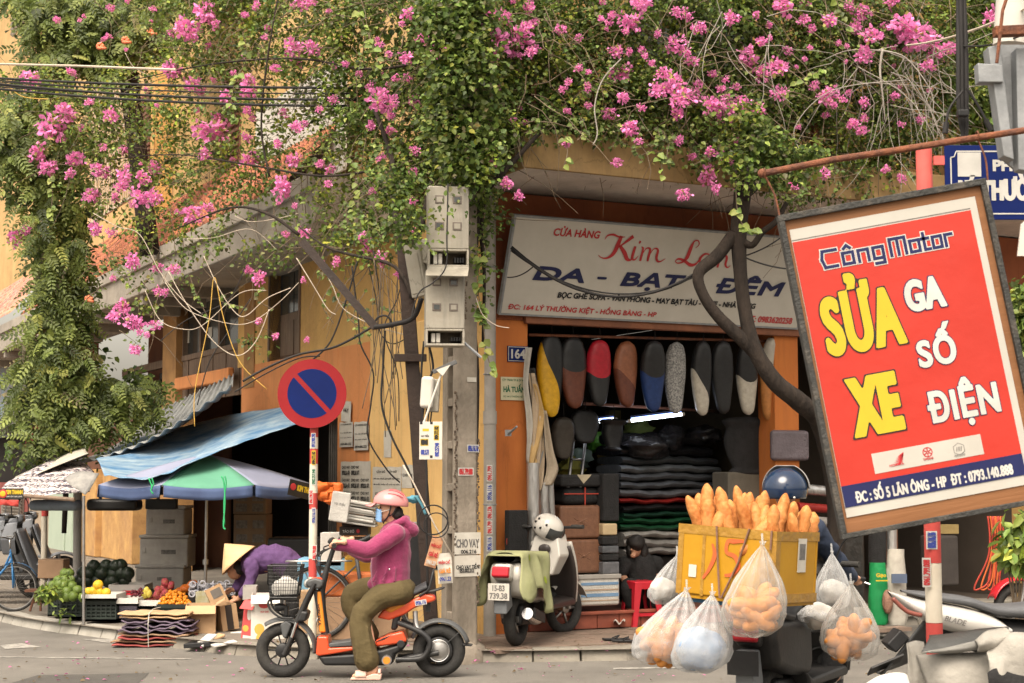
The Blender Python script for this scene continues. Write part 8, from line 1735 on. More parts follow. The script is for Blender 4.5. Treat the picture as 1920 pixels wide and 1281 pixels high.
fsheet('white_sheet',[(1600,1300,-.1),(1640,1272,-.1),(1672,1262,-.1),(1700,1266,-.1)],[(1590,1340,-.1),(1640,1340,-.1),(1680,1340,-.1),(1712,1340,-.1)],foam,rip=.03,sd=7); fsheet('fabric_sheet',[(1700,1206,.14),(1716,1202,.14),(1732,1204,.14)],[(1700,1320,.1),(1722,1320,.1),(1748,1320,.1)],gf,rip=.02,sd=8)
g = G(); g.bx(FP(1680,1300).x,FP(1990,1300).x,FY+.15,FY+.5,.2,.62); g.build('padding',blackfab,sf,bevel=.05)
# ---------------------------------------------------------------- bicycles
def bicycle(M,m,lab,basket=False,R=.33,L=1.06):
 t = thing('bicycle',M,lab,'bicycle')
 def tb_(nm,pts,r,mm=None): g = G(M); g.tube(smooth_path(pts,3) if len(pts) > 2 else pts,r,8); g.build(nm,mm or m,t,smooth=0)
 for x in (0,L):
  g = G(M @ T((x,0,R))); g.torus((0,0,0),R-.018,.018,'y',44,8); w_ = g.build('tyre',rubber,t,smooth=0); g = G(M @ T((x,0,R))); g.torus((0,0,0),R-.038,.008,'y',44,6); g.build('rim',steel,w_)
  g = G(M @ T((x,0,R)))
  for k_ in range(24): a = 2*math.pi*k_/24; g.tube([(0,.02*(-1)**k_,0),((R-.04)*math.cos(a),0,(R-.04)*math.sin(a))],.0014,3)
  o = g.build('spokes',steel,w_); o['kind'] = 'stuff'
  g = G(M @ T((x,0,R))); g.grid(lambda u,v: Vector(((R+.02)*math.cos(.4+2.4*v),.03*math.cos(math.pi*u),(R+.02)*math.sin(.4+2.4*v))),4,16); g.build('mudguard',m,t,smooth=0)
 tb_('frame_tube',[(L*.95,0,.72),(.42,0,.30)],.019); tb_('frame_tube',[(L*.93,0,.82),(.6,0,.52),(.38,0,.45)],.015); tb_('frame_tube',[(.42,0,.28),(.34,0,.80)],.017); tb_('chain_stay',[(.42,0,.29),(0,.04,R)],.010); tb_('seat_stay',[(.35,0,.66),(0,.04,R)],.009)
 tb_('fork',[(L*.91,0,.86),(L*.95,0,.68),(L,.05,R)],.013); tb_('fork',[(L*.95,0,.68),(L,-.05,R)],.013); tb_('stem',[(L*.91,0,.84),(L*.90,0,1.0)],.013,steel); tb_('handlebar',[(L*.74,-.28,1.03),(L*.88,-.20,1.03),(L*.92,0,1.0),(L*.88,.20,1.03),(L*.74,.28,1.03)],.011,steel)
 g = G(M @ T((.32,0,.86))); g.grid(lambda u,v: Vector((-.13+.28*v,(.09-.07*v**.6)*math.cos(2*math.pi*u),.03*math.sin(2*math.pi*u)+.02*(v-.4)**2*8)),16,10); g.build('saddle',black,t,smooth=0)
 tb_('rack',[(-.28,.06,.70),(.25,.05,.70),(.25,-.05,.70),(-.28,-.06,.70)],.007,steel); tb_('rack_stay',[(-.15,.05,.70),(0,.05,R)],.005,steel); tb_('crank',[(.42,-.06,.28),(.50,-.08,.14)],.010,steel)
 g = G(M @ T((.42,-.04,.28))); g.torus((0,0,0),.085,.006,'y',24,5); g.build('chain_ring',steel,t); tb_('stand',[(.05,-.05,R),(-.04,-.12,.02)],.008,steel)
 if basket:
  for z in (.75,.85,.95): g = G(M); g.tube([(L*.95,-.14,z),(L*1.2,-.14,z),(L*1.2,.14,z),(L*.95,.14,z),(L*.95,-.14,z)],.004,4); g.build('basket_hoop',m,t)
  for k_ in range(6): g = G(M); x = L*(.95+.05*k_); g.tube([(x,-.14,.95),(x,-.12,.75),(x,.12,.75),(x,.14,.95)],.003,4); g.build('basket_bar',m,t)
 return t
bbl = mat('bicycle_blue',(.04,.17,.38),(.03,.13,.3),rough=.35)
bicycle(T((P(-88,1130,17.4).x,17.5,PVZ)) @ Matrix.Scale(.78,4),bbl,'blue bicycle parked at the far left edge of the pavement',L=.80)
bicycle(T((P(661,1180,14.5).x,14.5,PVZ)) @ RZ(.06) @ T((-.32,0,0)),mat('bicycle_dark',(.06,.06,.065),rough=.5),'dark bicycle with black saddle standing behind the orange electric bike')
ms = scooter(T((P(-105,1000,18.6).x,18.6,PVZ)) @ RZ(.08),1.22,'grey scooter behind the blue bicycle at the far left',mat('scooter_grey',(.16,.17,.19),rough=.3,coat=.4,bump=0),dkb,False,'scooter',.2)
copy_tree(ms,T((P(-125,1000,19.4).x,19.4,PVZ)) @ RZ(.12),'second grey scooter parked farther back at the far left')
copy_tree(ms,T((P(-70,1000,20.2).x,20.2,PVZ)) @ RZ(.2),'grey scooter standing nearest the green door at the left')
scooter(T((P(1905,1100,15.2).x,15.2,PVZ)) @ RZ(math.pi+.2) @ T((-1.2,0,0)),1.2,'red scooter nose and front wheel showing at the right edge',mat('scooter_red',(.50,.02,.03),rough=.25,coat=.4,bump=0),black,False,'scooter',0)
for (a_,b_,c_,d_,Y,m,lab,nm) in ((70,118,1050,1085,17.0,cardd,'brown carton on the bicycle carrier left of the pomelos','carton'),): slab(a_,b_,c_,d_,Y,.25,m,lab,nm,nm)
M = T(P(68,1146,17.0)); t = thing('folding_stool',M,'small brown wooden stool legs under the carton by the bicycle','stool')
for s_ in (-1,1): g = G(); g.tube([P(66+s_*10,1146,17.0),P(72+s_*4,1108,17.0)],.014,6); g.build('leg',darkb,t)
g = G(); g.box(P(71,1107,17.0),(.22,.2,.025)); g.build('seat',darkb,t); g = G(); g.tube([P(60,1130,17.0),P(74,1128,17.0)],.01,6); g.build('stretcher',darkb,t)
# ---------------------------------------------------------------- plants
NP = np.random.default_rng(5)
def leafmat(name,tr=.42,rough=.5):
 return mat(name,(1,1,1),(.82,.82,.82),sc=30,rough=rough,bump=0,spec=.4,attr=True,transl=tr)
leaf_m = leafmat('leaf');
bract = mat('bract_pink',(.88,.33,.64),(.82,.24,.54),sc=14,rough=.7,bump=0,attr=True,transl=.35)
def Yf(px):
 return float(np.interp(px,[0,160,640,860,925,1200,1500,1900],[19.5,18.2,14.9,14.0,13.7,14.3,15.2,16.6]))
def leaves_mesh(name,pos,dirs,nrm,size,cols,m,parent,shape='heart',kind='stuff'):
 """pos base, dirs leaf axis, nrm leaf normal (n,3); six-cornered folded leaves"""
 n = len(pos); d = dirs/np.linalg.norm(dirs,axis=1,keepdims=True); s = np.cross(d,nrm); s /= np.linalg.norm(s,axis=1,keepdims=True)+1e-9; u = np.cross(s,d)
 if shape == 'heart': q = [(0,0,0),(.28,.42,.10),(.68,.30,.08),(1.0,0,-.10),(.68,-.30,.08),(.28,-.42,.10)]
 elif shape == 'bract': q = [(0,0,0),(.35,.38,.16),(.8,.30,.20),(1.0,0,.10),(.8,-.30,.20),(.35,-.38,.16)]
 else: q = [(0,0,0),(.3,.22,.06),(.72,.18,.05),(1.0,0,-.08),(.72,-.18,.05),(.3,-.22,.06)]
 V = np.stack([pos+size[:,None]*(a*d+b*s+c*u) for a,b,c in q],1).reshape(-1,3)
 W = np.array(WM[parent].inverted()) if parent is not None else np.eye(4); V = V @ W[:3,:3].T+W[:3,3]
 me = bpy.data.meshes.new(name); base = np.arange(n)[:,None]*6; loops = np.concatenate([base+[0,1,2,3],base+[0,3,4,5]],1).ravel()
 me.vertices.add(n*6); me.vertices.foreach_set('co',V.astype(np.float32).ravel()); me.loops.add(n*8); me.loops.foreach_set('vertex_index',loops.astype(np.int32)); me.polygons.add(n*2)
 me.polygons.foreach_set('loop_start',np.arange(0,n*8,4,dtype=np.int32)); me.update(calc_edges=True); me.validate(); me.materials.append(m)
 at = me.color_attributes.new('Col','FLOAT_COLOR','POINT'); C = np.concatenate([np.repeat(cols,6,0),np.ones((n*6,1))],1); at.data.foreach_set('color',C.astype(np.float32).ravel())
 o = link(name,me,parent); o['kind'] = kind; return o
PAL = np.array([(.062,.088,.020),(.112,.152,.034),(.175,.225,.052),(.25,.30,.07),(.37,.39,.10),(.18,.15,.07)])
def palette(n,w_,jit=.2):
 idx = NP.choice(len(PAL),n,p=np.array(w_)/sum(w_)); return PAL[idx]*np.array([.88,1.0,.95])*(1+NP.normal(0,jit,(n,1))).clip(.5,1.6)*(1+NP.normal(0,.06,(n,3)))
def cloud(ells,n_clump,per,rad,w_,size,depth,Yfn=Yf,droop=.3):
 """ells: (cx, cy, rx, ry, weight) in pixels; returns leaf arrays for clumps placed through the depth range"""
 A = np.array([(e[0],e[1],e[2],e[3],e[4]*e[2]*e[3]) for e in ells]); pr = A[:,4]/A[:,4].sum(); P0 = []; CL = []
 ci = NP.choice(len(A),n_clump,p=pr)
 for k in ci:
  r = math.sqrt(NP.random())*1.0; a = NP.random()*2*math.pi; px = A[k,0]+A[k,2]*r*math.cos(a); py = A[k,1]+A[k,3]*r*math.sin(a); y = Yfn(px)+NP.uniform(*depth)*abs(NP.random())**.7
  P0.append(P(px,py,y)); CL.append(NP.random())
 P0 = np.array([tuple(v) for v in P0]); n = n_clump*per
 c = np.repeat(P0,per,0); dirn = NP.normal(size=(n,3)); dirn /= np.linalg.norm(dirn,axis=1,keepdims=True); rr = rad*(NP.random((n,1))**.45)*NP.uniform(.6,1.3,(n_clump,1)).repeat(per,0)
 pos = c+dirn*rr*np.array([1,.8,.8])
 ax = dirn*.6+NP.normal(0,.6,(n,3)); ax[:,2] -= droop
 nr = NP.normal(0,.5,(n,3))+np.array([0,-.5,.8])+dirn*.4
 cl = palette(n,w_)*(np.repeat(NP.uniform(.62,1.35,n_clump),per)[:,None]); yel = np.repeat(NP.random(n_clump) > .85,per); cl[yel] = cl[yel]*np.array([1.45,1.25,.8])
 return pos,ax,nr,size*NP.uniform(.6,1.25,n),cl
# bracts: eight cluster shapes shared by all
def cluster_mesh(i):
 n = 95; d = NP.normal(size=(n,3)); d /= np.linalg.norm(d,axis=1,keepdims=True); r = NP.random((n,1))**.4; lump = 1+.45*np.sin(d[:,:1]*5+i)*np.cos(d[:,2:]*4+i*2)
 pos = d*r*lump*np.array([.95,.6,.72]); ax = d*.8+NP.normal(0,.5,(n,3)); nr = NP.normal(size=(n,3)); cl = np.clip(NP.normal(1,.16,(n,1)),.5,1.35)*np.ones((n,3)); cl[NP.random(n) > .93] = (.55,1.6,.25)
 o = leaves_mesh('flower_cluster',pos,ax,nr,NP.uniform(.32,.5,n),cl,bract,None,'bract'); me = o.data; bpy.data.objects.remove(o); return me
CM = [cluster_mesh(i) for i in range(8)]
def flowers(lst,parent,dy=-.35):
 W = WM[parent].inverted()
 for i,(px,py,r) in enumerate(lst):
  Y = Yf(px)+dy+random.uniform(-.25,.25); c = P(px,py,Y); o = link('flower_cluster',CM[i % 8],parent); o.location = W @ c; s = r*Y/FPX*1.18; o.scale = (s,s,s*random.uniform(.8,1.1)); o.rotation_euler = (random.uniform(-.4,.4),random.uniform(-.4,.4),random.uniform(0,6))
def paths(name,lst,m,parent,r=.02,n=8):
 for q in lst:
  pts = smooth_path([P(*p) for p in q[0]],5); g = G(); g.tube(pts,ls(q[1],len(pts)),n); g.build(name,m,parent,smooth=0)
bark = mat('bark',(.036,.026,.020),(.016,.012,.010),sc=9,rough=.95,bump=.9,bsc=22,stretch=(1.5,1.5,.5)); twig_m = mat('dry_twig',(.22,.17,.115),(.13,.095,.065),sc=12,rough=.95,bump=.2); twig_g = mat('pale_twig',(.36,.33,.29),(.25,.22,.19),sc=12,rough=.9,bump=.2)
def twigs(name,ells,n,L,r,m,parent,depth,Yfn=Yf,drop=.3):
 g = G(); A = [(e,e[4]*e[2]*e[3]) for e in ells]; tot = sum(a for _,a in A)
 for i in range(n):
  x = random.random()*tot
  for e,a in A:
   x -= a
   if x <= 0: break
  q = math.sqrt(random.random()); an = random.random()*6.28; px = e[0]+e[2]*q*math.cos(an); p = P(px,e[1]+e[3]*q*math.sin(an),Yfn(px)+random.uniform(*depth)); d = Vector((random.gauss(0,1),random.gauss(0,.5),random.gauss(-drop,.8))).normalized(); pts = [p]; l = L*random.uniform(.4,1.4)
  for k in range(5): d = (d+Vector((random.gauss(0,.25),random.gauss(0,.2),random.gauss(-.12,.22)))).normalized(); pts.append(pts[-1]+d*l/5)
  g.tube(pts,ls([r,r*.4],6),4,False)
 o = g.build(name,m,parent,smooth=0); o['kind'] = 'stuff'; return o
# --- bougainvillea over the shop
b1 = thing('bougainvillea',T(P(1545,1150,15.0)),'huge pink flowering bougainvillea with twisted dark trunk spreading over the shop canopy','bougainvillea')
E1 = [(760,60,130,110,1),(760,220,110,130,1),(720,380,75,75,.55),(790,330,60,60,.7),(860,300,55,70,.8),(900,150,130,150,1.1),(960,215,75,65,.8),(1080,120,150,130,1.1),(1180,190,130,75,.9),(1300,120,150,150,1.1),(1330,240,90,70,.8),(1450,110,150,140,1.1),(1430,240,90,75,.8),(1560,120,130,150,1.1),(1580,260,100,80,.8),(1690,120,110,150,1),(1700,270,80,60,.55),(1790,90,70,130,.8),(1000,-20,900,60,.8),(1500,350,70,35,.35),(1650,350,70,30,.35),(1060,235,90,22,.5),(900,380,18,70,.6),(880,340,25,60,.5),(1310,285,60,35,.6),(1400,300,60,45,.8),(1470,310,70,45,1),(1560,325,80,45,.9),(1650,330,80,35,.7),(1390,350,22,22,.4)]
W1 = (3,5,5,3,1.4,1.6)
parts = [cloud(E1,1550,48,.19,W1,.041,(-.45,.5)),cloud(E1,520,34,.24,(6,5,2,.5,.1,2),.06,(.5,1.1))]
parts += [cloud([(875,150,62,190,1),(845,40,60,80,.8),(880,300,40,50,.7)],230,34,.19,W1,.052,(-.3,.2),lambda p: 13.15),cloud([(800,430,26,50,.8),(765,380,34,80,1.3),(720,330,40,60,1),(700,450,40,30,.5),(905,470,14,100,.9),(915,360,14,50,.8),(860,400,20,40,.3)],70,20,.13,(2,4,5,2.5,.8,.5),.042,(-.1,.2),lambda p: 12.75 if p < 880 else 13.5),cloud([(1395,310,45,30,1),(1385,250,60,50,.8),(1460,300,70,40,.9)],55,34,.17,W1,.052,(-.2,.2),lambda p: 14.0)]
arr = [np.concatenate([p[i] for p in parts]) for i in range(5)]
leaves_mesh('foliage',*arr,leaf_m,b1)
twigs('twigs',E1,760,.8,.005,twig_m,b1,(-.5,.6)); twigs('dry_twigs',[(1690,150,90,90,1),(1640,130,90,50,.8),(1740,200,50,60,.8),(1380,60,80,50,.5)],90,.9,.0045,twig_g,b1,(-.75,-.4),drop=.8)
paths('branch',[([(1655,92,14.9),(1650,130,14.9),(1655,180,14.9),(1660,230,14.95)],[.013,.011,.008,.004]),([(1655,95,14.9),(1590,95,15),(1540,115,15)],[.010,.006,.003]),([(1655,95,14.9),(1700,110,14.9),(1745,170,14.9),(1750,215,14.9)],[.009,.006,.003])],twig_g,b1)
TY = 14.35
paths('trunk',[([(1560,1170,15.2),(1568,950,15.0),(1540,800,14.7),(1500,755,14.5),(1452,715,14.4),(1415,655,TY),(1398,590,TY),(1388,510,TY),(1385,430,TY),(1392,360,TY),(1385,290,TY+.3)],[.10,.085,.09,.09,.08,.07,.062,.062,.075,.08,.07]),([(1440,690,14.42),(1395,640,TY),(1348,595,TY-.05),(1318,552,TY-.08),(1310,512,TY-.08),(1345,480,TY-.05),(1375,440,TY)],[.06,.066,.058,.052,.056,.062,.06])],bark,b1)
paths('branch',[([(1388,450,TY),(1410,460,14.3),(1430,435,14.25),(1455,415,14.2),(1475,380,14.2)],[.04,.032,.03,.028,.02]),([(1392,370,TY-.1),(1440,330,14.6),(1500,280,15)],[.05,.035,.02]),([(1385,300,14.6),(1330,230,14.9),(1280,150,15)],[.05,.035,.02]),
 ([(905,362,13.5),(945,322,13.45),(985,278,13.5),(1020,240,13.7)],[.028,.026,.022,.018]),([(890,900,14.2),(893,700,14.15),(880,560,13.9),(888,430,13.8),(892,330,13.7),(880,220,13.9)],[.02,.028,.04,.055,.06,.05]),([(905,650,14.2),(908,520,13.9),(902,420,13.8),(915,330,13.7)],[.012,.016,.02,.02]),
 ([(775,560,13.7),(765,470,13.7),(740,400,13.8),(735,300,14),(700,200,14.2)],[.035,.036,.03,.025,.016]),([(768,480,13.7),(790,420,13.7),(810,340,13.9)],[.035,.03,.02]),([(560,425,14.6),(610,462,14.3),(660,478,14.1),(740,500,13.8),(775,560,13.7)],[.008,.011,.013,.016,.022])],bark,b1)
FL1 = [(765,25,11),(815,28,11),(843,15,8),(918,28,16),(943,32,14),(992,12,12),(907,70,20),(930,83,24),(973,67,24),(987,50,10),(995,97,10),(1053,55,11),(1148,28,9),(1182,40,18),(1203,5,18),(1268,23,10),(1267,83,17),(1155,97,13),(1180,97,7),(805,82,11),(822,97,16),(763,108,13),(765,148,10),(715,188,24),(777,192,12),(733,217,8),(732,245,9),(648,120,8),(1103,135,6),(1163,137,17),(1167,183,12),(1142,213,12),(1180,240,16),(1055,168,8),(1102,163,8),(1062,208,7),(873,237,10),(962,225,8),(1062,270,8),(778,283,9),(902,293,10),(923,307,9),(950,343,11),(973,368,9),(775,323,9),(775,378,8),(867,317,6),(1157,305,10),(1233,170,14),(1263,160,22),(1273,187,16),(1270,213,12),(1243,138,12),(1203,202,7),(1272,263,10),(1198,265,7),
 (1468,10,19),(1372,35,13),(1418,28,8),(1513,3,10),(1428,78,12),(1287,28,10),(1315,53,12),(1618,23,15),(1593,13,10),(1673,3,12),(1508,37,10),(1555,38,15),(1522,55,9),(1603,50,14),(1693,50,24),(1717,70,26),(1747,77,14),(1635,67,18),(1757,100,16),(1738,123,13),(1780,90,14),(1860,30,16),(1620,103,17),(1477,95,8),(1403,110,19),(1457,127,20),(1428,138,14),(1300,115,12),(1380,163,7),(1460,175,14),(1305,165,12),(1283,180,18),(1553,177,17),(1580,187,8),(1620,192,9),(1600,233,11),(1617,245,10),(1337,197,19),(1360,207,20),(1390,193,16),(1422,207,14),(1377,263,8),(1333,285,11),(1350,290,10),(1370,297,12),(1327,330,18),(1392,355,13),(1281,365,12),(1298,293,8),(1547,325,10),(1487,348,8),(1660,318,8),(1690,335,9),(1343,353,10),(1420,430,8),(1330,428,4)]
flowers([f for f in FL1 if f[1] < 420],b1,-.5)
# --- bougainvillea strung over the side street
b2 = thing('bougainvillea',T(P(600,450,14.8)),'loose pink bougainvillea trailing on cables in front of the tiled side street roof','bougainvillea')
E2 = [(400,60,120,90,.75),(560,60,110,90,.9),(520,200,90,60,.3),(350,170,110,60,.5),(230,200,90,60,.5),(140,230,90,70,.8),(60,190,80,60,.8),(300,290,130,60,.42),(420,330,110,70,.42),(220,330,90,60,.4),(560,300,90,90,.25),(650,200,60,120,.5),(600,420,70,50,.38),(350,430,120,50,.28),(280,500,90,40,.14),(490,480,40,40,.3),(640,480,60,40,.16),(250,600,50,40,.10),(700,450,60,45,.3),(500,600,40,60,.05)]
arr = cloud(E2,840,28,.17,(1.5,3.5,5,4,2,1.2),.044,(-.5,.5))
leaves_mesh('foliage',*arr,leaf_m,b2); twigs('twigs',E2,420,.8,.004,twig_m,b2,(-.4,.5));
paths('branch',[([(1020,60,14),(860,100,14),(700,130,14.4),(560,110,15),(400,120,16),(250,150,17.3)],[.016,.014,.012,.01,.008,.006]),([(700,320,14.2),(600,330,14.8),(470,310,15.6),(330,290,16.6),(200,300,17.8)],[.012,.011,.009,.007,.005]),([(505,330,15.2),(490,240,15.3),(500,120,15.3),(520,0,15.3)],[.01,.01,.009,.008]),([(560,440,14.8),(500,400,15),(430,390,15.4),(330,430,16)],[.018,.014,.01,.006])],bark,b2)
FL2 = [(385,24,22),(347,53,20),(360,68,10),(323,132,17),(365,160,17),(378,173,8),(55,150,18),(122,213,20),(100,240,24),(207,217,14),(72,287,19),(93,313,16),(143,297,14),(398,245,27),(230,282,9),(188,320,15),(233,330,14),(228,350,12),(268,332,12),(290,317,14),(172,367,14),(268,370,18),(293,372,12),(362,402,18),(388,388,10),(383,290,12),(423,183,13),(467,167,20),(465,207,9),(463,145,8),(550,88,14),(585,90,15),(557,115,11),(570,4,16),(627,187,9),(558,240,11),(517,128,9),(550,300,14),(527,353,18),(615,345,7),(467,297,14),(497,70,6),(30,446,18),(49,432,9),(179,430,13),(209,436,8),(250,492,14),(295,502,9),(325,504,10),(212,522,6),(229,577,15),(215,595,11),(250,605,16),(262,622,7),(275,628,6),(290,610,11),(254,656,12),(297,547,9),(310,548,7),(467,507,8),(536,439,8),(571,436,9),(682,446,12),(690,472,11),(715,486,12),(604,496,7),(631,490,9),(752,514,11),(782,430,9),(784,536,9),(486,522,13),(485,602,7),(517,630,7),(576,637,6),(569,525,6)]
flowers(FL2,b2,-.45)
rf = random.Random(21)
flowers([(rf.uniform(90,720),rf.uniform(0,400),rf.uniform(4,9)) for _ in range(70)],b2,-.35); flowers([(rf.uniform(700,1790),rf.uniform(0,240),rf.uniform(4,9)) for _ in range(90)],b1,-.4)
# hanging strands: a thin stem with leaves along it
def strand(pts,Y,size,parent,wts,shape='heart',dens=26,r=.004,name='hanging_strand',spread=1.0,flat=False):
 p = smooth_path([P(x,y,Y) for x,y in pts],10); g = G(); g.tube(p,r,4,False); g.build('stem',twig_m,parent,smooth=0)
 L = sum((p[i+1]-p[i]).length for i in range(len(p)-1)); n = max(4,int(L*dens)); idx = NP.random(n)*(len(p)-1); P_ = np.array([tuple(v) for v in p]); i0 = idx.astype(int); f = (idx-i0)[:,None]; pos = P_[i0]*(1-f)+P_[np.minimum(i0+1,len(p)-1)]*f
 tan = P_[np.minimum(i0+1,len(p)-1)]-P_[i0]; sd = np.sign(NP.random(n)-.5)[:,None]*np.array([1,0,0]); ax = sd*NP.uniform(.4,1,(n,1))*spread+NP.normal(0,.25,(n,3))+np.array([0,-.25,-.55]); nr = NP.normal(0,.25,(n,3))+np.array([0,-1,.45])
 leaves_mesh(name,pos,ax,nr,size*NP.uniform(.6,1.15,n),palette(n,wts),leaf_m,parent,shape)
LT = (0,.5,2,5,3,.2)
for q,Y in (([(672,20),(688,60),(704,100),(716,142)],13.6),([(928,108),(914,140),(905,172)],13.3),([(455,60),(462,110),(442,150),(432,205),(445,225)],15.2),([(1568,0),(1580,30),(1588,60)],14.4),([(1545,130),(1500,150),(1470,172)],14.4),([(895,560),(905,600),(912,660),(925,700)],13.4),([(900,480),(896,540),(905,590)],13.4),([(1380,340),(1382,390),(1395,425),(1418,432)],13.9),([(95,330),(98,370),(94,410)],18.2),([(1060,255),(1064,285),(1058,310)],13.3),([(1235,285),(1240,310),(1245,335)],13.7),([(660,300),(668,350),(660,400)],14.2)):
 strand(q,Y,.075,b1 if q[0][0] > 600 else b2,LT,dens=34)
rv = random.Random(9)
for i in range(46):     # short leafy sprays along the lower edge of the bush
 x = rv.uniform(640,1760); y = np.interp(x,[640,700,780,850,900,960,1010,1100,1230,1330,1420,1520,1640,1760],[400,440,420,330,350,290,245,250,270,300,330,370,370,300]); a = rv.uniform(25,75)
 strand([(x,y-30),(x+rv.uniform(-14,14),y-30+a*.6),(x+rv.uniform(-26,26),y-30+a)],Yf(x)-rv.uniform(.2,.6),.05,b1,(1,3,5,3,2,1),dens=46)
for i in range(34):
 x = rv.uniform(180,760); y = rv.uniform(330,560); a = rv.uniform(30,90); strand([(x,y),(x+rv.uniform(-30,30),y+a*.5),(x+rv.uniform(-50,50),y+a)],Yf(x)-rv.uniform(0,.5),.05,b2,(1,3,5,4,2,1),dens=26)
# --- trumpet creeper hanging down the far left houses
def Yc(px): return 18.9+(px-60)*.003
cp_ = thing('trumpet_creeper',T(P(110,1000,19.2)),'dense green creeper with feathered leaves hanging down the far left houses onto the awning','creeper')
E3 = [(60,250,90,80,.9),(40,330,50,60,.7),(110,380,60,110,1),(110,480,50,110,1.1),(120,570,55,90,1.1),(100,660,65,70,1),(70,730,50,60,.9),(40,790,25,50,.6),(140,700,70,60,.9),(170,760,80,60,.9),(240,760,60,45,.9),(290,735,40,30,.6),(120,800,60,40,.8),(60,840,30,30,.6),(250,720,55,25,.5),(0,250,60,50,.8)]
def pinnate(ells,nfrond,Lr,size,wts,depth,Yfn,w2=1.0):
 A = np.array([(e[0],e[1],e[2],e[3],e[4]*e[2]*e[3]) for e in ells]); pr = A[:,4]/A[:,4].sum(); PO = []; AX = []; NR = []; CLR = []; SZ = []
 for k in NP.choice(len(A),nfrond,p=pr):
  r = math.sqrt(NP.random()); a = NP.random()*6.28; px = A[k,0]+A[k,2]*r*math.cos(a); p0 = np.array(P(px,A[k,1]+A[k,3]*r*math.sin(a),Yfn(px)+NP.uniform(*depth))); L = Lr*NP.uniform(.6,1.2); d = np.array([NP.normal(0,.8),NP.normal(-.3,.4),NP.normal(-.6,.35)]); d /= np.linalg.norm(d); cf = NP.uniform(.65,1.3)
  nf = np.array([NP.normal(0,.3),-.8,.5+NP.normal(0,.3)]); s = np.cross(d,nf); s /= np.linalg.norm(s); base = PAL[NP.choice(6,p=np.array(wts)/sum(wts))]*cf
  for j in range(7):
   t = (j+1)/7; q = p0+d*L*t+np.array([0,0,-.25*L*t*t])
   for sg in ((-1,1) if j < 6 else (0,)):
    PO.append(q); AX.append(s*sg+d*(.55 if sg else 1)+np.array([0,0,-.25])); NR.append(nf+NP.normal(0,.18,3)); CLR.append(base*NP.uniform(.8,1.2)); SZ.append(size*NP.uniform(.8,1.15)*(1-.35*t*w2))
 return np.array(PO),np.array(AX),np.array(NR),np.array(SZ),np.array(CLR)
leaves_mesh('foliage',*pinnate(E3,1300,.30,.085,(2,4,6,4,1.5,.3),(-.45,.35),Yc),leaf_m,cp_,'lance')
arr = cloud(E3,170,26,.26,(6,5,2,.4,.1,1),.085,(.2,.7),Yc); leaves_mesh('inner_foliage',*arr,leaf_m,cp_)
paths('stem',[([(120,1000,19.4),(125,850,19.4),(118,700,19.3),(122,560,19.3),(118,440,19.3),(120,300,19.3),(90,200,19.3)],[.03,.04,.04,.04,.035,.03,.02]),([(122,600,19.3),(100,680,19.2),(60,760,19)],[.02,.015,.01])],bark,cp_)
trm = mat('trumpet_flower',(.74,.25,.12),(.66,.18,.09),sc=14,rough=.6,bump=0)
for px,py in ((167,561),):
 Y = Yc(px)-.55; c = P(px,py,Y)
 if py < 120: continue
 g = G(T(c));
 for k_ in range(5): a = k_*1.26; g.tube([(0,0,0),(.03*math.cos(a),-.04,.02*math.sin(a)),(.055*math.cos(a+.2)+.01*k_,-.05,.04*math.sin(a+.2))],[.014,.024,.016],6)
 g.build('trumpet_flower',trm,cp_,smooth=0)
# --- leafy tree top left, behind the cables
def Yt(px): return 21.5
t1 = thing('leafy_tree',T(Vector((P(215,200,21.5).x,21.5,PVZ))),'leafy tree with orange flowers in the top left corner above the black cables','tree')
E4 = [(70,95,40,35,.3),(130,30,90,60,1),(190,70,80,60,1),(150,110,90,30,.7),(260,50,50,60,.9),(300,10,50,30,.6),(120,0,110,40,1),(225,110,40,30,.6)]
leaves_mesh('crown',*pinnate(E4,900,.32,.10,(2,4,6,4,1,.3),(-.5,.6),Yt),leaf_m,t1,'lance'); arr = cloud(E4,120,26,.3,(6,5,2,.4,.1,1),.10,(.3,.9),Yt); leaves_mesh('inner_crown',*arr,leaf_m,t1)
g = G(); b_ = P(235,100,21.5); g.tube(smooth_path([Vector((b_.x+.3,21.9,4.6)),b_,P(222,40,21.6),P(205,-40,21.7)],4),ls([.14,.13,.11,.08],13),10); g.build('trunk',bark,t1,smooth=0)
for px,py in ((235,77),(188,88),(283,61)):
 g = G(T(P(px,py,20.8)))
 for k_ in range(6): a = k_*1.05; g.tube([(0,0,0),(.03*math.cos(a),-.04,.03*math.sin(a)),(.06*math.cos(a+.2)+.01*k_,-.05,.045*math.sin(a+.2))],[.014,.026,.018],6)
 g.build('trumpet_flower',trm,t1,smooth=0)
# --- pale green tree at the top right, potted plant at the right edge
t2 = thing('pale_tree',T(Vector((P(1850,300,17.2).x,17.2,PVZ))),'pale green tree behind the cable bundle in the top right corner','tree')
E5 = [(1850,40,60,70,1),(1840,140,50,80,.9),(1870,230,50,60,.8),(1900,120,60,150,.8),(1810,240,30,40,.5)]
leaves_mesh('crown',*cloud(E5,330,30,.22,(1,2,4,6,4,.3),.075,(-.3,.8),lambda p: 16.9),leaf_m,t2)
g = G(); g.tube(smooth_path([Vector((P(1850,300,17.4).x,17.4,4.5)),P(1860,200,17.4),P(1850,60,17.4)],4),ls([.09,.07,.04],9),8); g.build('trunk',bark,t2,smooth=0)
pp_ = thing('potted_plant',T(Vector((P(1950,1130,13.5).x,13.5,PVZ))),'leafy green potted plant at the right edge below the banner','plant')
g = G(T(Vector((P(1950,1130,13.5).x,13.5,PVZ)))); g.lathe([(.12,0),(.17,.28),(.18,.30),(.15,.30)],20,cap=True); g.build('pot',mat('clay_pot',(.34,.24,.18),rough=.8),pp_,smooth=50)
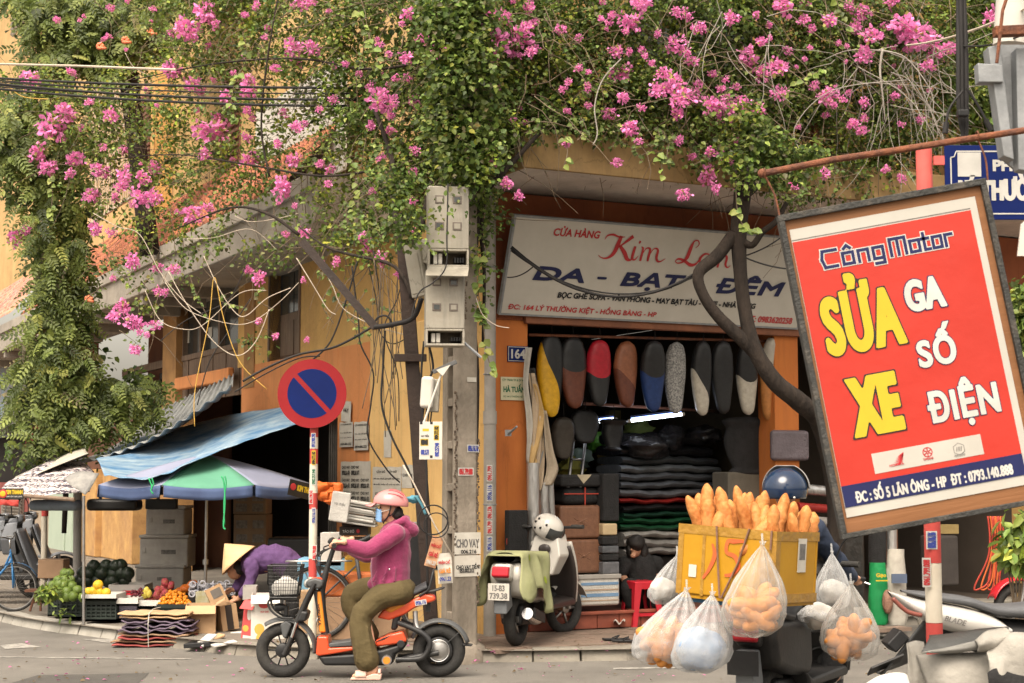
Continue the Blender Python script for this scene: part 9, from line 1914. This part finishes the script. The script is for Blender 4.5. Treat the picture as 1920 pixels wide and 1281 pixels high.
leaves_mesh('foliage',*cloud([(1922,1010,26,44,1),(1908,1035,16,24,.6)],18,20,.14,(1,3,6,4,1,0),.13,(-.1,.3),lambda p: 13.4,droop=.8),leaf_m,pp_,'lance')
g = G(); q = P(1905,1100,13.5)
for k_ in range(5): g.tube([q+Vector((0,0,-.3)),P(1880+k_*12,1010+k_ % 2*20,13.5)],.008,5)
o = g.build('stems',twig_m,pp_); o['kind'] = 'stuff'
t3 = thing('edge_shrub',T(Vector((P(1915,640,15).x,15,PVZ))),'bit of bright green shrub showing at the right edge beside the banner','shrub')
leaves_mesh('foliage',*cloud([(1912,620,12,70,1),(1918,560,8,40,.6)],24,22,.12,(1,2,5,6,2,0),.08,(-.2,.3),lambda p: 14.5),leaf_m,t3); g = G(); g.tube([Vector((P(1925,640,15).x,15,PVZ)),P(1922,700,15),P(1916,560,15)],.03,8); g.build('trunk',bark,t3)
# leafy scraps round the pomelos
leaves_mesh_p = thing('pomelo_greens',T(PZ(95,1140,PVZ)),'loose green leaves and stalks lying round the pomelos','leaves')
leaves_mesh('foliage',*cloud([(88,1112,14,14,1),(120,1142,12,10,.6),(130,1080,26,8,.3)],13,10,.08,(2,4,5,3,1,0),.07,(-.1,.1),lambda p: 16.05),leaf_m,leaves_mesh_p,'lance')
# ---------------------------------------------------------------- overhead cables and loose vines
cg = 0
for i in range(7):
 y0 = 146+i*3.2; g = G(); g.tube(sag(P(-20,y0,16.5),P(930,y0+16+i*2.2,14.3),.05+.012*(i*3 % 5)),.007 if i % 3 else .013,6)
 one(g,'power_cable',cable,['top','second','third','middle','fifth','sixth','lowest'][i]+' cable of the black bundle crossing the upper left behind pink flowers','cable','black cables crossing the upper left',smooth=0)
g = G(); g.tube([P(-10,120,16),P(150,124,15.6),P(330,131,15)],.012,6); one(g,'pale_cable',cablew,'pale cable above the black bundle in the upper left','cable')
WV = [([(0,150),(18,165),(45,182),(90,186)],17,0.0050,cabley,'short yellow cord under the black bundle at the far left'),([(365,800),(366,730),(392,600),(402,520),(420,600),(450,680),(500,730)],15.0,0.0043,cabley,'long yellow cord hanging in a point before the timber wall'),([(235,100),(250,125),(275,140),(278,142)],17.5,0.0037,cablew,'pale wire by the balcony arch'),
      ([(175,400),(220,425),(262,440),(300,510),(340,560),(380,590)],15.8,0.0043,cablew,'pale wire crossing the tiled roof from the upper left'),([(316,510),(350,570),(400,640),(445,667),(480,640),(505,580)],15.2,0.0050,cablew,'deep hanging pale loop in front of the timber wall'),([(382,480),(410,540),(440,585),(462,592),(500,560),(545,540)],15.0,0.0043,cablew,'upper pale loop in front of the timber wall'),
      ([(272,545),(300,600),(340,617),(380,610),(450,550),(500,545)],15.4,0.0037,cablew,'slack pale wire left of the timber wall'),([(310,530),(350,580),(420,605),(470,605),(520,570),(560,530)],15.1,0.0037,cablew,'wide pale loop reaching the round sign side'),([(440,405),(470,416),(520,410),(560,400)],15.2,0.0037,cablew,'short pale wire on the grey slab'),([(350,448),(400,446),(470,430),(520,470)],15.3,0.0031,cablew,'thin pale wire over the grey slab'),
      ([(556,484),(590,540),(615,580),(630,590)],14.3,0.0050,cablew,'pale wire curling over the orange wall'),([(610,510),(625,540),(645,580),(700,610),(760,628)],14.2,0.0043,cablew,'pale wire running right to the brown post'),([(670,490),(650,560),(620,640),(580,680)],14.3,0.0080,cable,'black cable slanting down behind the round sign'),([(660,500),(672,600),(676,645),(700,700),(695,760),(690,820),(725,880),(750,905)],14.3,0.0072,cable,'black cable winding down the orange wall past the flyers'),
      ([(722,620),(718,690),(716,760),(735,820),(765,880),(776,915)],13.9,0.0096,cable,'thick cable curving down the light yellow wall'),([(455,715),(500,690),(560,665),(630,650),(700,612)],14.2,0.0112,cable,'thick cable along the top edge of the orange paint'),([(440,735),(500,700),(560,672),(600,668)],14.25,0.0064,cable,'thin cable under the thick one on the orange wall'),
      ([(690,495),(705,560),(712,620),(735,645),(770,630)],14,0.0048,cable,'thin black cable between the stay and the brown post'),([(760,500),(745,560),(720,620),(745,700),(748,790)],13.85,0.0048,cable,'thin black cable hanging down left of the brown post'),([(840,345),(838,440),(836,500),(812,530),(785,550),(770,600)],12.7,0.0056,cable,'black cable crossing the front of the upper meter box'),
      ([(795,640),(790,700),(792,780),(800,880),(800,1000),(802,1100)],13.5,0.0096,cable,'cable running down the left side of the concrete pole'),([(805,650),(812,690),(800,720)],13.1,0.0096,cable,'short black cable loop under the meter boxes'),([(700,470),(712,560),(706,612)],14.1,0.0056,cable,'straight black cable falling to the diagonal stay'),([(300,640),(350,600),(430,560),(470,470)],15.6,0.0048,cable,'thin dark wire rising across the timber wall'),
      ([(370,760),(392,680),(430,620),(470,560)],15.6,0.0056,cable,'dark wire hanging beside the yellow cord'),([(700,610),(708,596),(722,592),(732,600),(735,615)],13.9,0.0096,cable,'small cable arch on top of the yellow wall block'),([(1510,300),(1490,240),(1560,170),(1700,150)],14.2,.004,twig_g,'pale runner of the bush rising left of the rusty bar'),([(1165,110),(1130,150),(1115,200),(1120,250),(1112,272)],13.2,.006,twig_g,'long pale runner curling down over the canopy fascia'),
      ([(893,560),(905,590),(930,610),(955,615)],13.3,0.0037,cablew,'pale wire from the creeper to the shop sign corner'),([(1320,800),(0,0)],0,0,None,'')]
for q,Y,r,m,lab in WV:
 if m is None: continue
 g = G(); g.tube(smooth_path([P(x,y,Y) for x,y in q],7),r,6); one(g,'hanging_wire' if m is not twig_g else 'vine_runner',m,lab,'wire' if m is not twig_g else 'vine','loose wires round the corner',smooth=0)
rv = random.Random(4)
for i in range(14):
 x = rv.uniform(690,800); x2 = x+rv.uniform(-25,25); g = G(); g.tube(smooth_path([P(x,rv.uniform(470,540),13.9),P(x+rv.uniform(-15,15),620,13.95),P(x2,rv.uniform(680,820),14.0)],6),.004,4); g.build('hanging_stem',twig_m,b1,smooth=0)
# fallen petals and dry leaves on road and pavement
n = 420; px_ = NP.uniform(0,1900,n); py_ = NP.uniform(1196,1279,n); pos = np.array([tuple(PZ(x,y,.012 if y > 1245 or x < 230 else PVZ+.016)) for x,y in zip(px_,py_)]); cl = np.where(NP.random((n,1)) > .55,np.array([[.62,.20,.40]]),np.array([[.20,.14,.07]]))*NP.uniform(.6,1.2,(n,1))
lt = thing('fallen_petals',T((0,13,0)),'dry leaves and pink petals scattered over road and pavement','litter'); ax = NP.normal(size=(n,3)); ax[:,2] = .1
leaves_mesh('petals',pos,ax,np.array([0,0,1])+NP.normal(0,.25,(n,3)),NP.uniform(.015,.04,n),cl,leaf_m,lt)
